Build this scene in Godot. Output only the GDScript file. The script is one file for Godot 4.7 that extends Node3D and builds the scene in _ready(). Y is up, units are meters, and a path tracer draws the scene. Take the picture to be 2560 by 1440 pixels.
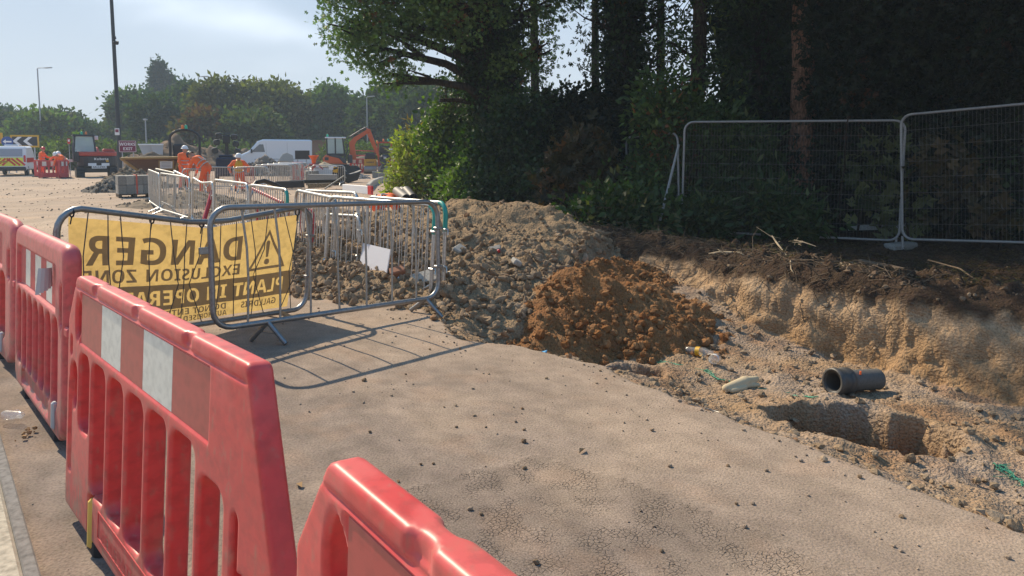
extends Node3D
# A road-works site beside a wood. y is up, metres, the photographer's eye stands over the origin and looks along -z.

const SUN_TO := Vector3(-0.524, 0.656, -0.543)

# ------------------------------------------------------------------ mesh building
class MB:
	var v := PackedVector3Array()
	var n := PackedVector3Array()
	var c := PackedColorArray()
	var ix := PackedInt32Array()
	var col := Color.WHITE
	var uv := PackedVector2Array()
	var has_uv := false

	func vert(p: Vector3, nn: Vector3) -> int:
		v.append(p)
		n.append(nn)
		c.append(col)
		if has_uv:
			uv.append(Vector2.ZERO)
		return v.size() - 1

	func tri(a: Vector3, b: Vector3, d: Vector3, out := Vector3.ZERO) -> void:
		var nn := (d - a).cross(b - a)
		if nn.length_squared() < 1e-18:
			return
		nn = nn.normalized()
		if out != Vector3.ZERO and nn.dot(out) < 0.0:
			nn = -nn
			var t := b
			b = d
			d = t
		var i := vert(a, nn)
		vert(b, nn)
		vert(d, nn)
		ix.append_array([i, i + 1, i + 2])

	func quad(a: Vector3, b: Vector3, d: Vector3, e: Vector3, out := Vector3.ZERO) -> void:
		tri(a, b, d, out)
		tri(a, d, e, out)

	# a ring of sides swept along points; smooth
	func tube(pts: Array, r, sides := 8, closed := false, caps := true) -> void:
		var m := pts.size()
		var up := Vector3.UP
		var base := v.size()
		var prev := Vector3.ZERO
		for i in m:
			var a: Vector3 = pts[(i - 1 + m) % m] if (closed or i > 0) else pts[i]
			var b: Vector3 = pts[(i + 1) % m] if (closed or i < m - 1) else pts[i]
			var t := (b - a).normalized()
			var s: Vector3
			if i == 0:
				s = t.cross(Vector3.UP if absf(t.y) < 0.9 else Vector3.RIGHT).normalized()
			else:
				s = (prev - t * prev.dot(t)).normalized()
			prev = s
			var w := t.cross(s)
			var rr: float = r[i] if r is Array else r
			for k in sides:
				var an := TAU * k / sides
				var d := s * cos(an) + w * sin(an)
				vert(pts[i] + d * rr, d)
		var segs := m if closed else m - 1
		for i in segs:
			var i2 := (i + 1) % m
			for k in sides:
				var k2 := (k + 1) % sides
				var a := base + i * sides + k
				var b := base + i * sides + k2
				var d := base + i2 * sides + k2
				var e := base + i2 * sides + k
				ix.append_array([a, b, d, a, d, e])
		if caps and not closed:
			for end in [0, m - 1]:
				var t: Vector3 = (pts[0] - pts[1]) if end == 0 else (pts[m - 1] - pts[m - 2])
				t = t.normalized()
				var ci := vert(pts[end], t)
				var st := v.size()
				for k in sides:
					vert(v[base + end * sides + k], t)
				for k in sides:
					ix.append_array([ci, st + k, st + (k + 1) % sides])

	# box with chamfered edges, oriented by basis
	func box(center: Vector3, size: Vector3, b := Basis.IDENTITY, ch := 0.0) -> void:
		var h := size * 0.5
		if ch <= 0.0:
			for ax in 3:
				for s in [-1.0, 1.0]:
					var nn := Vector3.ZERO
					nn[ax] = s
					var u := Vector3.ZERO
					u[(ax + 1) % 3] = h[(ax + 1) % 3]
					var w := Vector3.ZERO
					w[(ax + 2) % 3] = h[(ax + 2) % 3]
					var o: Vector3 = nn * h[ax]
					quad(center + b * (o - u - w), center + b * (o + u - w), center + b * (o + u + w), center + b * (o - u + w), b * nn)
			return
		ch = minf(ch, minf(h.x, minf(h.y, h.z)) * 0.95)
		var ids := {}
		var face := []
		for ax in 3:
			for s in [-1.0, 1.0]:
				var nn := Vector3.ZERO
				nn[ax] = s
				var a1 := (ax + 1) % 3
				var a2 := (ax + 2) % 3
				var q := []
				for sg in [[-1, -1], [1, -1], [1, 1], [-1, 1]]:
					var p := Vector3.ZERO
					p[ax] = s * h[ax]
					p[a1] = sg[0] * (h[a1] - ch)
					p[a2] = sg[1] * (h[a2] - ch)
					q.append(center + b * p)
					ids[[ax, s, signf(p.x), signf(p.y), signf(p.z)]] = center + b * p
				quad(q[0], q[1], q[2], q[3], b * nn)
		for ax in 3:
			var a1 := (ax + 1) % 3
			var a2 := (ax + 2) % 3
			for s1 in [-1.0, 1.0]:
				for s2 in [-1.0, 1.0]:
					var q := []
					for s in [-1.0, 1.0]:
						var sg := Vector3.ZERO
						sg[ax] = s
						sg[a1] = s1
						sg[a2] = s2
						q.append(ids[[a1, s1, sg.x, sg.y, sg.z]])
						q.append(ids[[a2, s2, sg.x, sg.y, sg.z]])
					var o := Vector3.ZERO
					o[a1] = s1
					o[a2] = s2
					quad(q[0], q[1], q[3], q[2], b * o)
		for sx in [-1.0, 1.0]:
			for sy in [-1.0, 1.0]:
				for sz in [-1.0, 1.0]:
					tri(ids[[0, sx, sx, sy, sz]], ids[[1, sy, sx, sy, sz]], ids[[2, sz, sx, sy, sz]], b * Vector3(sx, sy, sz))

	# outline in x,y extruded along z from z0 to z1, edges chamfered by ch
	func prism(poly: PackedVector2Array, z0: float, z1: float, xf := Transform3D(), ch := 0.0) -> void:
		if Geometry2D.is_polygon_clockwise(poly):
			poly = poly.duplicate()
			poly.reverse()
		var inner := poly
		if ch > 0.0:
			var off := Geometry2D.offset_polygon(poly, -ch, Geometry2D.JOIN_MITER)
			if off.size() == 1 and off[0].size() == poly.size():
				inner = PackedVector2Array()
				for p in poly:
					var bq: Vector2 = off[0][0]
					for q in off[0]:
						if q.distance_to(p) < bq.distance_to(p):
							bq = q
					inner.append(bq)
			else:
				ch = 0.0
		var t := Geometry2D.triangulate_polygon(inner)
		var bb := xf.basis
		var mx := Vector3.ZERO
		for i in range(0, t.size(), 3):
			for z in [[z0, -1.0], [z1, 1.0]]:
				tri(xf * Vector3(inner[t[i]].x, inner[t[i]].y, z[0]), xf * Vector3(inner[t[i + 1]].x, inner[t[i + 1]].y, z[0]), xf * Vector3(inner[t[i + 2]].x, inner[t[i + 2]].y, z[0]), bb * Vector3(0, 0, z[1]))
		var m := poly.size()
		for i in m:
			var a := poly[i]
			var b := poly[(i + 1) % m]
			var e := b - a
			var o := bb * Vector3(e.y, -e.x, 0)
			quad(xf * Vector3(a.x, a.y, z0 + ch), xf * Vector3(b.x, b.y, z0 + ch), xf * Vector3(b.x, b.y, z1 - ch), xf * Vector3(a.x, a.y, z1 - ch), o)
			if ch > 0.0:
				var ia := inner[i]
				var ib := inner[(i + 1) % m]
				var zz := bb * Vector3(0, 0, 1)
				quad(xf * Vector3(a.x, a.y, z0 + ch), xf * Vector3(b.x, b.y, z0 + ch), xf * Vector3(ib.x, ib.y, z0), xf * Vector3(ia.x, ia.y, z0), o.normalized() - zz)
				quad(xf * Vector3(a.x, a.y, z1 - ch), xf * Vector3(b.x, b.y, z1 - ch), xf * Vector3(ib.x, ib.y, z1), xf * Vector3(ia.x, ia.y, z1), o.normalized() + zz)

	# profile of (radius, height) turned about y
	func lathe(prof: Array, sides := 16, xf := Transform3D()) -> void:
		var base := v.size()
		var m := prof.size()
		for i in m:
			var a: Vector2 = prof[maxi(i - 1, 0)]
			var b: Vector2 = prof[mini(i + 1, m - 1)]
			var d := b - a
			for k in sides:
				var an := TAU * k / sides
				var nn := Vector3(d.y * cos(an), -d.x, d.y * sin(an)).normalized()
				vert(xf * Vector3(prof[i].x * cos(an), prof[i].y, prof[i].x * sin(an)), (xf.basis * nn).normalized())
		for i in m - 1:
			for k in sides:
				var k2 := (k + 1) % sides
				ix.append_array([base + i * sides + k, base + i * sides + k2, base + (i + 1) * sides + k2, base + i * sides + k, base + (i + 1) * sides + k2, base + (i + 1) * sides + k])

	func ball(p: Vector3, r: Vector3, sides := 12, rings := 8) -> void:
		var base := v.size()
		for i in rings + 1:
			var th := PI * i / rings
			for k in sides:
				var an := TAU * k / sides
				var d := Vector3(sin(th) * cos(an), cos(th), sin(th) * sin(an))
				vert(p + d * r, (d / r).normalized())
		for i in rings:
			for k in sides:
				var k2 := (k + 1) % sides
				ix.append_array([base + i * sides + k, base + i * sides + k2, base + (i + 1) * sides + k2, base + i * sides + k, base + (i + 1) * sides + k2, base + (i + 1) * sides + k])

	func add(m: MB, xf := Transform3D()) -> void:
		var o := v.size()
		var nb := xf.basis.inverse().transposed()
		for i in m.v.size():
			v.append(xf * m.v[i])
			n.append((nb * m.n[i]).normalized())
		c.append_array(m.c)
		for i in m.ix:
			ix.append(i + o)

	# bumps smooth shading away: every face gets its own normal
	func commit(fix := true) -> ArrayMesh:
		if fix:
			for i in range(0, ix.size(), 3):
				var a := v[ix[i]]
				var g := (v[ix[i + 2]] - a).cross(v[ix[i + 1]] - a)
				if g.dot(n[ix[i]] + n[ix[i + 1]] + n[ix[i + 2]]) < 0.0:
					var t := ix[i + 1]
					ix[i + 1] = ix[i + 2]
					ix[i + 2] = t
		var arr := []
		arr.resize(Mesh.ARRAY_MAX)
		arr[Mesh.ARRAY_VERTEX] = v
		arr[Mesh.ARRAY_NORMAL] = n
		arr[Mesh.ARRAY_COLOR] = c
		arr[Mesh.ARRAY_INDEX] = ix
		if has_uv:
			arr[Mesh.ARRAY_TEX_UV] = uv
		var am := ArrayMesh.new()
		am.add_surface_from_arrays(Mesh.PRIMITIVE_TRIANGLES, arr)
		return am

# ------------------------------------------------------------------ surface nets over a field (negative inside)
func nets(f: PackedFloat32Array, nx: int, ny: int, nz: int, lo: Vector3, cell: float) -> MB:
	var mb := MB.new()
	var id := {}
	var sy := nx
	var sz := nx * ny
	var off := PackedInt32Array([0, 1, sy, sy + 1, sz, sz + 1, sz + sy, sz + sy + 1])
	var edges := [[0, 1], [2, 3], [4, 5], [6, 7], [0, 2], [1, 3], [4, 6], [5, 7], [0, 4], [1, 5], [2, 6], [3, 7]]
	for z in nz - 1:
		for y in ny - 1:
			var row := z * sz + y * sy
			for x in nx - 1:
				var i := row + x
				var f0 := f[i]
				if absf(f0) > cell * 2.5:
					continue
				var m := 0
				for k in 8:
					if f[i + off[k]] < 0.0:
						m |= 1 << k
				if m == 0 or m == 255:
					continue
				var p := Vector3.ZERO
				var cnt := 0
				for e in edges:
					var a: int = e[0]
					var b: int = e[1]
					if ((m >> a) & 1) != ((m >> b) & 1):
						var fa := f[i + off[a]]
						var fb := f[i + off[b]]
						var t := fa / (fa - fb)
						var pa := Vector3(a & 1, (a >> 1) & 1, (a >> 2) & 1)
						var pb := Vector3(b & 1, (b >> 1) & 1, (b >> 2) & 1)
						p += pa.lerp(pb, t)
						cnt += 1
				p /= cnt
				var g := Vector3(
					(f[i + 1] - f0) + (f[i + sy + 1] - f[i + sy]) + (f[i + sz + 1] - f[i + sz]) + (f[i + sz + sy + 1] - f[i + sz + sy]),
					(f[i + sy] - f0) + (f[i + sy + 1] - f[i + 1]) + (f[i + sz + sy] - f[i + sz]) + (f[i + sz + sy + 1] - f[i + sz + 1]),
					(f[i + sz] - f0) + (f[i + sz + 1] - f[i + 1]) + (f[i + sz + sy] - f[i + sy]) + (f[i + sz + sy + 1] - f[i + sy + 1]))
				id[i] = mb.vert(lo + (Vector3(x, y, z) + p) * cell, g.normalized())
	for i in id:
		var x: int = i % nx
		var y: int = (i / sy) % ny
		var z: int = i / sz
		var ins := f[i] < 0.0
		if y > 0 and z > 0 and ins != (f[i + 1] < 0.0):
			net_quad(mb, id, i, i - sy, i - sy - sz, i - sz)
		if x > 0 and z > 0 and ins != (f[i + sy] < 0.0):
			net_quad(mb, id, i, i - 1, i - 1 - sz, i - sz)
		if x > 0 and y > 0 and ins != (f[i + sz] < 0.0):
			net_quad(mb, id, i, i - 1, i - 1 - sy, i - sy)
	return mb

func net_quad(mb: MB, id: Dictionary, a: int, b: int, c: int, d: int) -> void:
	if id.has(a) and id.has(b) and id.has(c) and id.has(d):
		mb.ix.append_array([id[a], id[b], id[c], id[a], id[c], id[d]])

# tapered capsules joined smoothly: caps = [[a, b, ra, rb], ...]
func flesh(caps: Array, cell: float, k := 0.03) -> MB:
	var lo := Vector3(1e9, 1e9, 1e9)
	var hi := -lo
	for c in caps:
		var r: float = maxf(c[2], c[3]) + cell * 3.0 + k
		for p in [c[0], c[1]]:
			lo = lo.min(p - Vector3(r, r, r))
			hi = hi.max(p + Vector3(r, r, r))
	var nx := int((hi.x - lo.x) / cell) + 2
	var ny := int((hi.y - lo.y) / cell) + 2
	var nz := int((hi.z - lo.z) / cell) + 2
	var f := PackedFloat32Array()
	f.resize(nx * ny * nz)
	f.fill(10.0)
	for c in caps:
		var a: Vector3 = c[0]
		var b: Vector3 = c[1]
		var ra: float = c[2]
		var rb: float = c[3]
		var r := maxf(ra, rb) + cell * 3.0 + k
		var l := a.min(b) - Vector3(r, r, r)
		var h := a.max(b) + Vector3(r, r, r)
		var ab := b - a
		var dd := maxf(ab.length_squared(), 1e-9)
		for z in range(maxi(int((l.z - lo.z) / cell), 0), mini(int((h.z - lo.z) / cell) + 1, nz)):
			for y in range(maxi(int((l.y - lo.y) / cell), 0), mini(int((h.y - lo.y) / cell) + 1, ny)):
				for x in range(maxi(int((l.x - lo.x) / cell), 0), mini(int((h.x - lo.x) / cell) + 1, nx)):
					var p := lo + Vector3(x, y, z) * cell
					var t := clampf((p - a).dot(ab) / dd, 0.0, 1.0)
					var d := p.distance_to(a + ab * t) - lerpf(ra, rb, t)
					var i := (z * ny + y) * nx + x
					var o := f[i]
					var q := clampf(0.5 + 0.5 * (o - d) / k, 0.0, 1.0)
					f[i] = lerpf(o, d, q) - k * q * (1.0 - q)
	return nets(f, nx, ny, nz, lo, cell)

# ------------------------------------------------------------------ nodes
func tag(o: Node, label := "", category := "", group := "", kind := "") -> void:
	if label:
		o.set_meta("label", label)
	if category:
		o.set_meta("category", category)
	if group:
		o.set_meta("group", group)
	if kind:
		o.set_meta("kind", kind)

var taken := {}
func numbered(called: String) -> String:
	taken[called] = taken.get(called, 0) + 1
	return called if taken[called] == 1 else "%s_%03d" % [called, taken[called] - 1]

func thing(called: String, label: String, category: String, at := Vector3.ZERO, turn := 0.0, group := "") -> Node3D:
	var o := Node3D.new()
	o.name = numbered(called)
	add_child(o)
	o.position = at
	o.rotation.y = turn
	tag(o, label, category, group)
	return o

func obj(called: String, mesh, mat: Material, parent: Node = null, xf := Transform3D()) -> MeshInstance3D:
	var o := MeshInstance3D.new()
	var am: Mesh = mesh.commit() if mesh is MB else mesh
	o.mesh = am
	o.material_override = mat
	o.transform = xf
	if parent == null:
		o.name = numbered(called)
		add_child(o)
	else:
		var k := 0
		var nm := called
		while parent.has_node(NodePath(nm)):
			k += 1
			nm = "%s_%03d" % [called, k]
		o.name = nm
		parent.add_child(o, true)
	return o

# many alike pieces: quick numbering without searching
func piece(called: String, num: int, mesh: Mesh, mat: Material, parent: Node, xf: Transform3D) -> MeshInstance3D:
	var o := MeshInstance3D.new()
	o.mesh = mesh
	o.material_override = mat
	o.transform = xf
	o.name = called if num == 0 else "%s_%03d" % [called, num]
	parent.add_child(o)
	return o

func swarm(called: String, mesh: Mesh, mat: Material, xfs: Array, cols: Array, parent: Node = null) -> MultiMeshInstance3D:
	var mm := MultiMesh.new()
	mm.transform_format = MultiMesh.TRANSFORM_3D
	mm.use_colors = true
	mm.mesh = mesh
	mm.instance_count = xfs.size()
	for i in xfs.size():
		mm.set_instance_transform(i, xfs[i])
		mm.set_instance_color(i, cols[i])
	var o := MultiMeshInstance3D.new()
	o.multimesh = mm
	o.material_override = mat
	if parent == null:
		o.name = numbered(called)
		add_child(o)
	else:
		o.name = called
		parent.add_child(o, true)
		o.set_meta("kind", "stuff")
	return o

func boxes(list: Array, ch := 0.01) -> MB:   # [[center, size], ...] joined
	var m := MB.new()
	for b in list:
		m.box(b[0], b[1], b[2] if b.size() > 2 else Basis.IDENTITY, ch)
	return m

func tubes(list: Array, r: float, sides := 8) -> MB:
	var m := MB.new()
	for p in list:
		m.tube(p, r, sides)
	return m

func facing(p: Vector3) -> float:   # the turn that points a thing's +z at the place where the photographer stands
	return atan2(-p.x, -p.z)

func rot_rand(r: RandomNumberGenerator) -> Basis:
	return Basis(Quaternion(r.randfn(), r.randfn(), r.randfn(), r.randfn()).normalized())

# lettering laid over a surface: map(u, v) -> point, u, v in metres of the text's own plane
func lettering(text: String, height: float, bold := true, mirrored := false) -> MB:
	var tm := TextMesh.new()
	var f := SystemFont.new()
	f.font_names = PackedStringArray(["Droid Sans"])
	f.font_weight = 700 if bold else 400
	tm.font = f
	tm.text = text
	tm.font_size = 64
	tm.pixel_size = height / 64.0 / 0.72
	tm.depth = 0.0
	tm.curve_step = 2.0
	var a := tm.get_mesh_arrays()
	var m := MB.new()
	var vv: PackedVector3Array = a[Mesh.ARRAY_VERTEX]
	var ii = a[Mesh.ARRAY_INDEX]
	for p in vv:
		m.vert(Vector3(-p.x if mirrored else p.x, p.y, 0.0), Vector3(0, 0, 1))
	if ii == null:
		for i in vv.size():
			m.ix.append(i)
	else:
		m.ix = ii
	return m

# ------------------------------------------------------------------ materials
var M := {}

func lin(r: float, g: float, b: float) -> Color:
	return Color(r, g, b).linear_to_srgb()

func mat(called: String, r: float, g: float, b: float, rough := 0.8, metal := 0.0, spec := 0.5) -> StandardMaterial3D:
	var m := StandardMaterial3D.new()
	m.resource_name = called
	m.albedo_color = lin(r, g, b)
	m.roughness = rough
	m.metallic = metal
	m.metallic_specular = spec
	M[called] = m
	return m

func noise_tex(kind: int, freq: float, oct: int, ramp: Array, seed_: int, size := 512, ret := -1) -> NoiseTexture2D:
	var n := FastNoiseLite.new()
	n.noise_type = kind
	n.frequency = freq
	n.fractal_octaves = oct
	n.fractal_type = FastNoiseLite.FRACTAL_FBM if oct > 1 else FastNoiseLite.FRACTAL_NONE
	n.seed = seed_
	if ret >= 0:
		n.cellular_return_type = ret
	var t := NoiseTexture2D.new()
	t.width = size
	t.height = size
	t.seamless = true
	t.noise = n
	if ramp.size():
		var g := Gradient.new()
		var offs := PackedFloat32Array()
		var cols := PackedColorArray()
		for k in ramp:
			offs.append(k[0])
			cols.append(k[1] if k[1] is Color else Color(k[1], k[1], k[1]))
		g.offsets = offs
		g.colors = cols
		t.color_ramp = g
	return t

func world_tex(m: StandardMaterial3D, t: Texture2D, scale: float, bump: Texture2D = null, cm := 0.0) -> void:
	m.uv1_triplanar = true
	m.uv1_world_triplanar = true
	m.uv1_scale = Vector3(scale, scale, scale)
	m.albedo_texture = t
	if bump:
		m.heightmap_enabled = true
		m.heightmap_texture = bump
		m.heightmap_scale = cm

func sstep(a: float, b: float, x: float) -> float:
	return smoothstep(a, b, x)

func _ready() -> void:
	# camera: eye 1.58 m up, tipped 5.5 degrees down, lens shifted down
	var cam := Camera3D.new()
	cam.name = "camera"
	cam.projection = Camera3D.PROJECTION_FRUSTUM
	cam.near = 0.05
	cam.far = 900.0
	cam.size = 2.0 * 0.05 * 720.0 / 1850.0
	cam.frustum_offset = Vector2(0.0, -0.05 * 167.0 / 1850.0)
	cam.position = Vector3(0, 1.58, 0)
	cam.rotation_degrees = Vector3(-5.5, 0, 0)
	add_child(cam)
	cam.current = true
	# sky
	var we := WorldEnvironment.new()
	we.name = "environment"
	var env := Environment.new()
	env.background_mode = Environment.BG_SKY
	env.tonemap_mode = Environment.TONE_MAPPER_LINEAR
	env.tonemap_exposure = 1.28
	env.sdfgi_enabled = true
	env.ssao_enabled = true
	env.ssil_enabled = true
	env.fog_enabled = true
	env.fog_density = 0.0015
	env.fog_light_color = Color(0.86, 0.92, 0.97)
	var sm := ProceduralSkyMaterial.new()
	sm.sky_top_color = lin(0.07, 0.26, 0.56)
	sm.sky_horizon_color = lin(0.67, 0.73, 0.765)
	sm.sky_curve = 0.28
	sm.ground_bottom_color = lin(0.22, 0.18, 0.14)
	sm.ground_horizon_color = lin(0.5, 0.5, 0.48)
	sm.sun_angle_max = 60.0
	sm.sun_curve = 0.25
	sm.sky_cover = cirrus()
	sm.sky_cover_modulate = Color(1, 1, 1, 1)
	var sky := Sky.new()
	sky.sky_material = sm
	env.sky = sky
	we.environment = env
	add_child(we)
	# sun, ahead and to the left, 41 degrees up
	var sun := DirectionalLight3D.new()
	sun.name = "sun"
	sun.light_energy = 1.6
	sun.light_color = Color(1.0, 0.93, 0.82)
	sun.light_angular_distance = 0.5
	sun.shadow_enabled = true
	add_child(sun)
	sun.look_at_from_position(SUN_TO * 50.0, Vector3.ZERO)

	make_materials()
	build_ground()
	build_heaps()
	build_green()
	build_red_barriers()
	build_steel_barriers()
	build_fence()
	build_plant()
	build_people()
	build_small()

func cirrus() -> ImageTexture:
	var im := Image.create(1024, 512, false, Image.FORMAT_RGBA8)
	im.fill(Color(0, 0, 0, 0))
	var n := FastNoiseLite.new()
	n.seed = 11
	n.frequency = 0.011
	n.fractal_octaves = 5
	var w := FastNoiseLite.new()
	w.seed = 4
	w.frequency = 0.004
	for y in range(0, 256):
		var el := (0.5 - (y + 0.5) / 512.0) * PI
		for x in 1024:
			var az := wrapf((x + 0.5) / 1024.0 * TAU, -PI, PI)
			# wind-drawn streaks on a layer far above: its own plane coordinates
			var r := 1.0 / (tan(el) + 0.12)
			var px := sin(az) * r * 90.0
			var pz := -cos(az) * r * 90.0
			var u := px * 0.93 + pz * 0.36
			var q := -px * 0.36 + pz * 0.93
			var d := n.get_noise_2d(u * 0.35 + w.get_noise_2d(px, pz) * 60.0, q * 1.6)
			var broad := w.get_noise_2d(u * 0.5 + 300.0, q * 0.9)
			var a := clampf(d * 1.5 + broad * 0.9 + 0.02, 0.0, 1.0) * sstep(0.02, 0.12, el)
			# one broad wisp
			var e := rad_to_deg(el)
			var g := rad_to_deg(az)
			var line := 10.6 - (g + 24.0) * 0.27
			var width := lerpf(2.4, 0.7, clampf((g + 26.0) / 12.0, 0.0, 1.0))
			var wisp := exp(-pow((e - line) / width, 2.0)) * sstep(-34.0, -24.0, g) * (1.0 - sstep(-15.0, -12.5, g))
			a = maxf(a * 0.10, wisp * (0.5 + 0.45 * n.get_noise_2d(u * 1.2, q * 2.4)))
			im.set_pixel(x, y, Color(1, 1, 1, a * 0.42))
	return ImageTexture.create_from_image(im)

# crazed surfacing: cracks that come and go, on gritty ground
func crack_maps() -> Array:
	var n := FastNoiseLite.new()
	n.noise_type = FastNoiseLite.TYPE_CELLULAR
	n.cellular_return_type = FastNoiseLite.RETURN_DISTANCE2_SUB
	n.frequency = 0.058
	n.fractal_type = FastNoiseLite.FRACTAL_NONE
	n.domain_warp_enabled = true
	n.domain_warp_amplitude = 14.0
	n.domain_warp_frequency = 0.03
	n.seed = 13
	var a := n.get_seamless_image(1024, 1024)
	var m := FastNoiseLite.new()
	m.frequency = 0.006
	m.fractal_octaves = 4
	m.seed = 5
	var b := m.get_seamless_image(1024, 1024)
	m.frequency = 0.11
	m.seed = 6
	var g := m.get_seamless_image(1024, 1024)
	var ad := a.get_data()
	var bd := b.get_data()
	var gd := g.get_data()
	var c := PackedByteArray()
	var h := PackedByteArray()
	c.resize(1024 * 1024)
	h.resize(1024 * 1024)
	for i in 1024 * 1024:
		var k := minf(ad[i] / 30.0, 1.0)
		var on := clampf((bd[i] - 80.0) / 90.0, 0.0, 1.0)
		k = 1.0 - (1.0 - k) * on
		var gr := gd[i] / 255.0
		c[i] = int(clampf((0.72 + 0.28 * k) * (0.74 + 0.34 * gr), 0.0, 1.0) * 255.0)
		h[i] = int(clampf(0.75 * k + 0.25 * gr, 0.0, 1.0) * 255.0)
	return [ImageTexture.create_from_image(Image.create_from_data(1024, 1024, false, Image.FORMAT_L8, c)), ImageTexture.create_from_image(Image.create_from_data(1024, 1024, false, Image.FORMAT_L8, h))]

func make_materials() -> void:
	var SIM := FastNoiseLite.TYPE_SIMPLEX_SMOOTH
	var CEL := FastNoiseLite.TYPE_CELLULAR
	var grain := noise_tex(SIM, 0.09, 5, [[0.0, 0.72], [0.3, 0.87], [0.55, 0.95], [1.0, 1.0]], 3, 512)
	var soft := noise_tex(SIM, 0.02, 5, [[0.0, 0.72], [0.5, 0.9], [1.0, 1.0]], 5, 512)
	var grit := noise_tex(CEL, 0.06, 2, [[0.0, 1.0], [0.5, 0.6], [1.0, 0.1]], 7, 512, FastNoiseLite.RETURN_DISTANCE)
	var lump := noise_tex(SIM, 0.025, 6, [], 9, 512)
	var cr := crack_maps()
	var fine_b := noise_tex(SIM, 0.12, 4, [], 19, 512)
	var bark := noise_tex(SIM, 0.03, 4, [[0.0, 0.35], [0.5, 0.7], [1.0, 1.0]], 17, 256)
	var scuff := noise_tex(SIM, 0.012, 5, [[0.0, 0.84], [0.36, 0.93], [0.5, 0.985], [1.0, 1.0]], 21, 512)
	for nm in ["tarmac", "cracked_tarmac", "soil", "slab", "far_ground"]:
		var m := mat(nm, 1, 1, 1, 0.93, 0.0, 0.3)
		m.vertex_color_use_as_albedo = true
	world_tex(M.tarmac, grain, 1.1, fine_b, 0.30)
	world_tex(M.cracked_tarmac, cr[0], 0.75, cr[1], 0.6)
	M.cracked_tarmac.detail_enabled = true
	M.cracked_tarmac.detail_blend_mode = BaseMaterial3D.BLEND_MODE_MUL
	M.cracked_tarmac.detail_albedo = grain
	M.cracked_tarmac.uv2_triplanar = true
	M.cracked_tarmac.uv2_world_triplanar = true
	M.cracked_tarmac.uv2_scale = Vector3(1.7, 1.7, 1.7)
	M.cracked_tarmac.detail_uv_layer = BaseMaterial3D.DETAIL_UV_2
	world_tex(M.soil, noise_tex(SIM, 0.05, 6, [[0.0, 0.45], [0.3, 0.74], [0.5, 0.92], [1.0, 1.0]], 23, 1024), 0.9, noise_tex(SIM, 0.03, 7, [], 29, 1024), 2.2)
	world_tex(M.far_ground, grain, 0.35, fine_b, 0.8)
	world_tex(M.slab, soft, 2.0, grit, 0.12)
	var st := mat("stone", 1, 1, 1, 0.9, 0.0, 0.3)
	st.vertex_color_use_as_albedo = true
	world_tex(st, soft, 6.0, lump, 0.25)
	for i in 6:
		var cl: Array = [[0.32, 0.21, 0.12], [0.26, 0.18, 0.11], [0.38, 0.265, 0.16], [0.22, 0.155, 0.10], [0.33, 0.19, 0.10], [0.42, 0.31, 0.205]][i]
		world_tex(mat("stone_%d" % i, cl[0], cl[1], cl[2], 0.9, 0.0, 0.3), soft, 6.0, lump, 0.25)
	for i in 3:
		var cl: Array = [[0.29, 0.13, 0.047], [0.24, 0.105, 0.04], [0.33, 0.165, 0.07]][i]
		world_tex(mat("clod_%d" % i, cl[0], cl[1], cl[2], 0.95, 0.0, 0.2), grain, 4.0, lump, 0.6)
	# plants
	var lf := mat("leaf", 1, 1, 1, 0.48, 0.0, 0.36)
	lf.vertex_color_use_as_albedo = true
	lf.backlight_enabled = true
	lf.backlight = Color(0.72, 0.86, 0.30)
	lf.cull_mode = BaseMaterial3D.CULL_DISABLED
	var lf2: StandardMaterial3D = lf.duplicate()
	lf2.roughness = 0.75
	lf2.metallic_specular = 0.2
	M["leaf_far"] = lf2
	world_tex(mat("bark", 0.095, 0.072, 0.052, 0.95, 0.0, 0.2), bark, 1.4, bark, 3.0)
	M.bark.uv1_scale = Vector3(2.2, 0.5, 2.2)
	world_tex(mat("bark_red", 0.48, 0.26, 0.165, 0.95, 0.0, 0.2), bark, 1.6, bark, 2.5)
	M.bark_red.uv1_scale = Vector3(3.0, 1.1, 3.0)
	mat("root", 0.42, 0.32, 0.2, 0.9)
	mat("dead_wood", 0.26, 0.18, 0.11, 0.95)
	M.dead_wood.albedo_texture = bark
	M.dead_wood.uv1_triplanar = true
	M.dead_wood.uv1_scale = Vector3(2, 6, 6)
	# plastics and metals
	var rp := mat("red_plastic", 0.76, 0.075, 0.068, 0.38, 0.0, 0.55)
	rp.backlight_enabled = true
	rp.backlight = Color(0.7, 0.62, 0.62)
	world_tex(rp, scuff, 2.6, lump, 0.02)
	rp.rim_enabled = true
	rp.rim = 0.25
	world_tex(mat("red_plastic_faded", 0.72, 0.11, 0.11, 0.48, 0.0, 0.5), scuff, 2.6)
	M.red_plastic_faded.backlight_enabled = true
	M.red_plastic_faded.backlight = Color(0.7, 0.62, 0.62)
	for nm in ["red_plastic_worn", "red_plastic_old"]:
		var wm: StandardMaterial3D = rp.duplicate()
		wm.resource_name = nm
		wm.albedo_color = Color.WHITE
		wm.vertex_color_use_as_albedo = true
		wm.roughness = 0.42
		M[nm] = wm
	world_tex(mat("film_white", 0.72, 0.71, 0.64, 0.35, 0.0, 0.5), scuff, 3.0)
	world_tex(mat("film_red", 0.44, 0.06, 0.055, 0.35, 0.0, 0.5), scuff, 3.0)
	mat("film_grey", 0.46, 0.45, 0.44, 0.4)
	world_tex(mat("zinc", 0.56, 0.56, 0.54, 0.38, 0.85), scuff, 4.0)
	world_tex(mat("zinc_dull", 0.40, 0.39, 0.36, 0.5, 0.7), scuff, 4.0)
	world_tex(mat("zinc_dark", 0.30, 0.30, 0.30, 0.42, 0.8), scuff, 4.0)
	world_tex(mat("zinc_fence", 0.34, 0.32, 0.30, 0.6, 0.4), scuff, 4.0)
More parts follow.
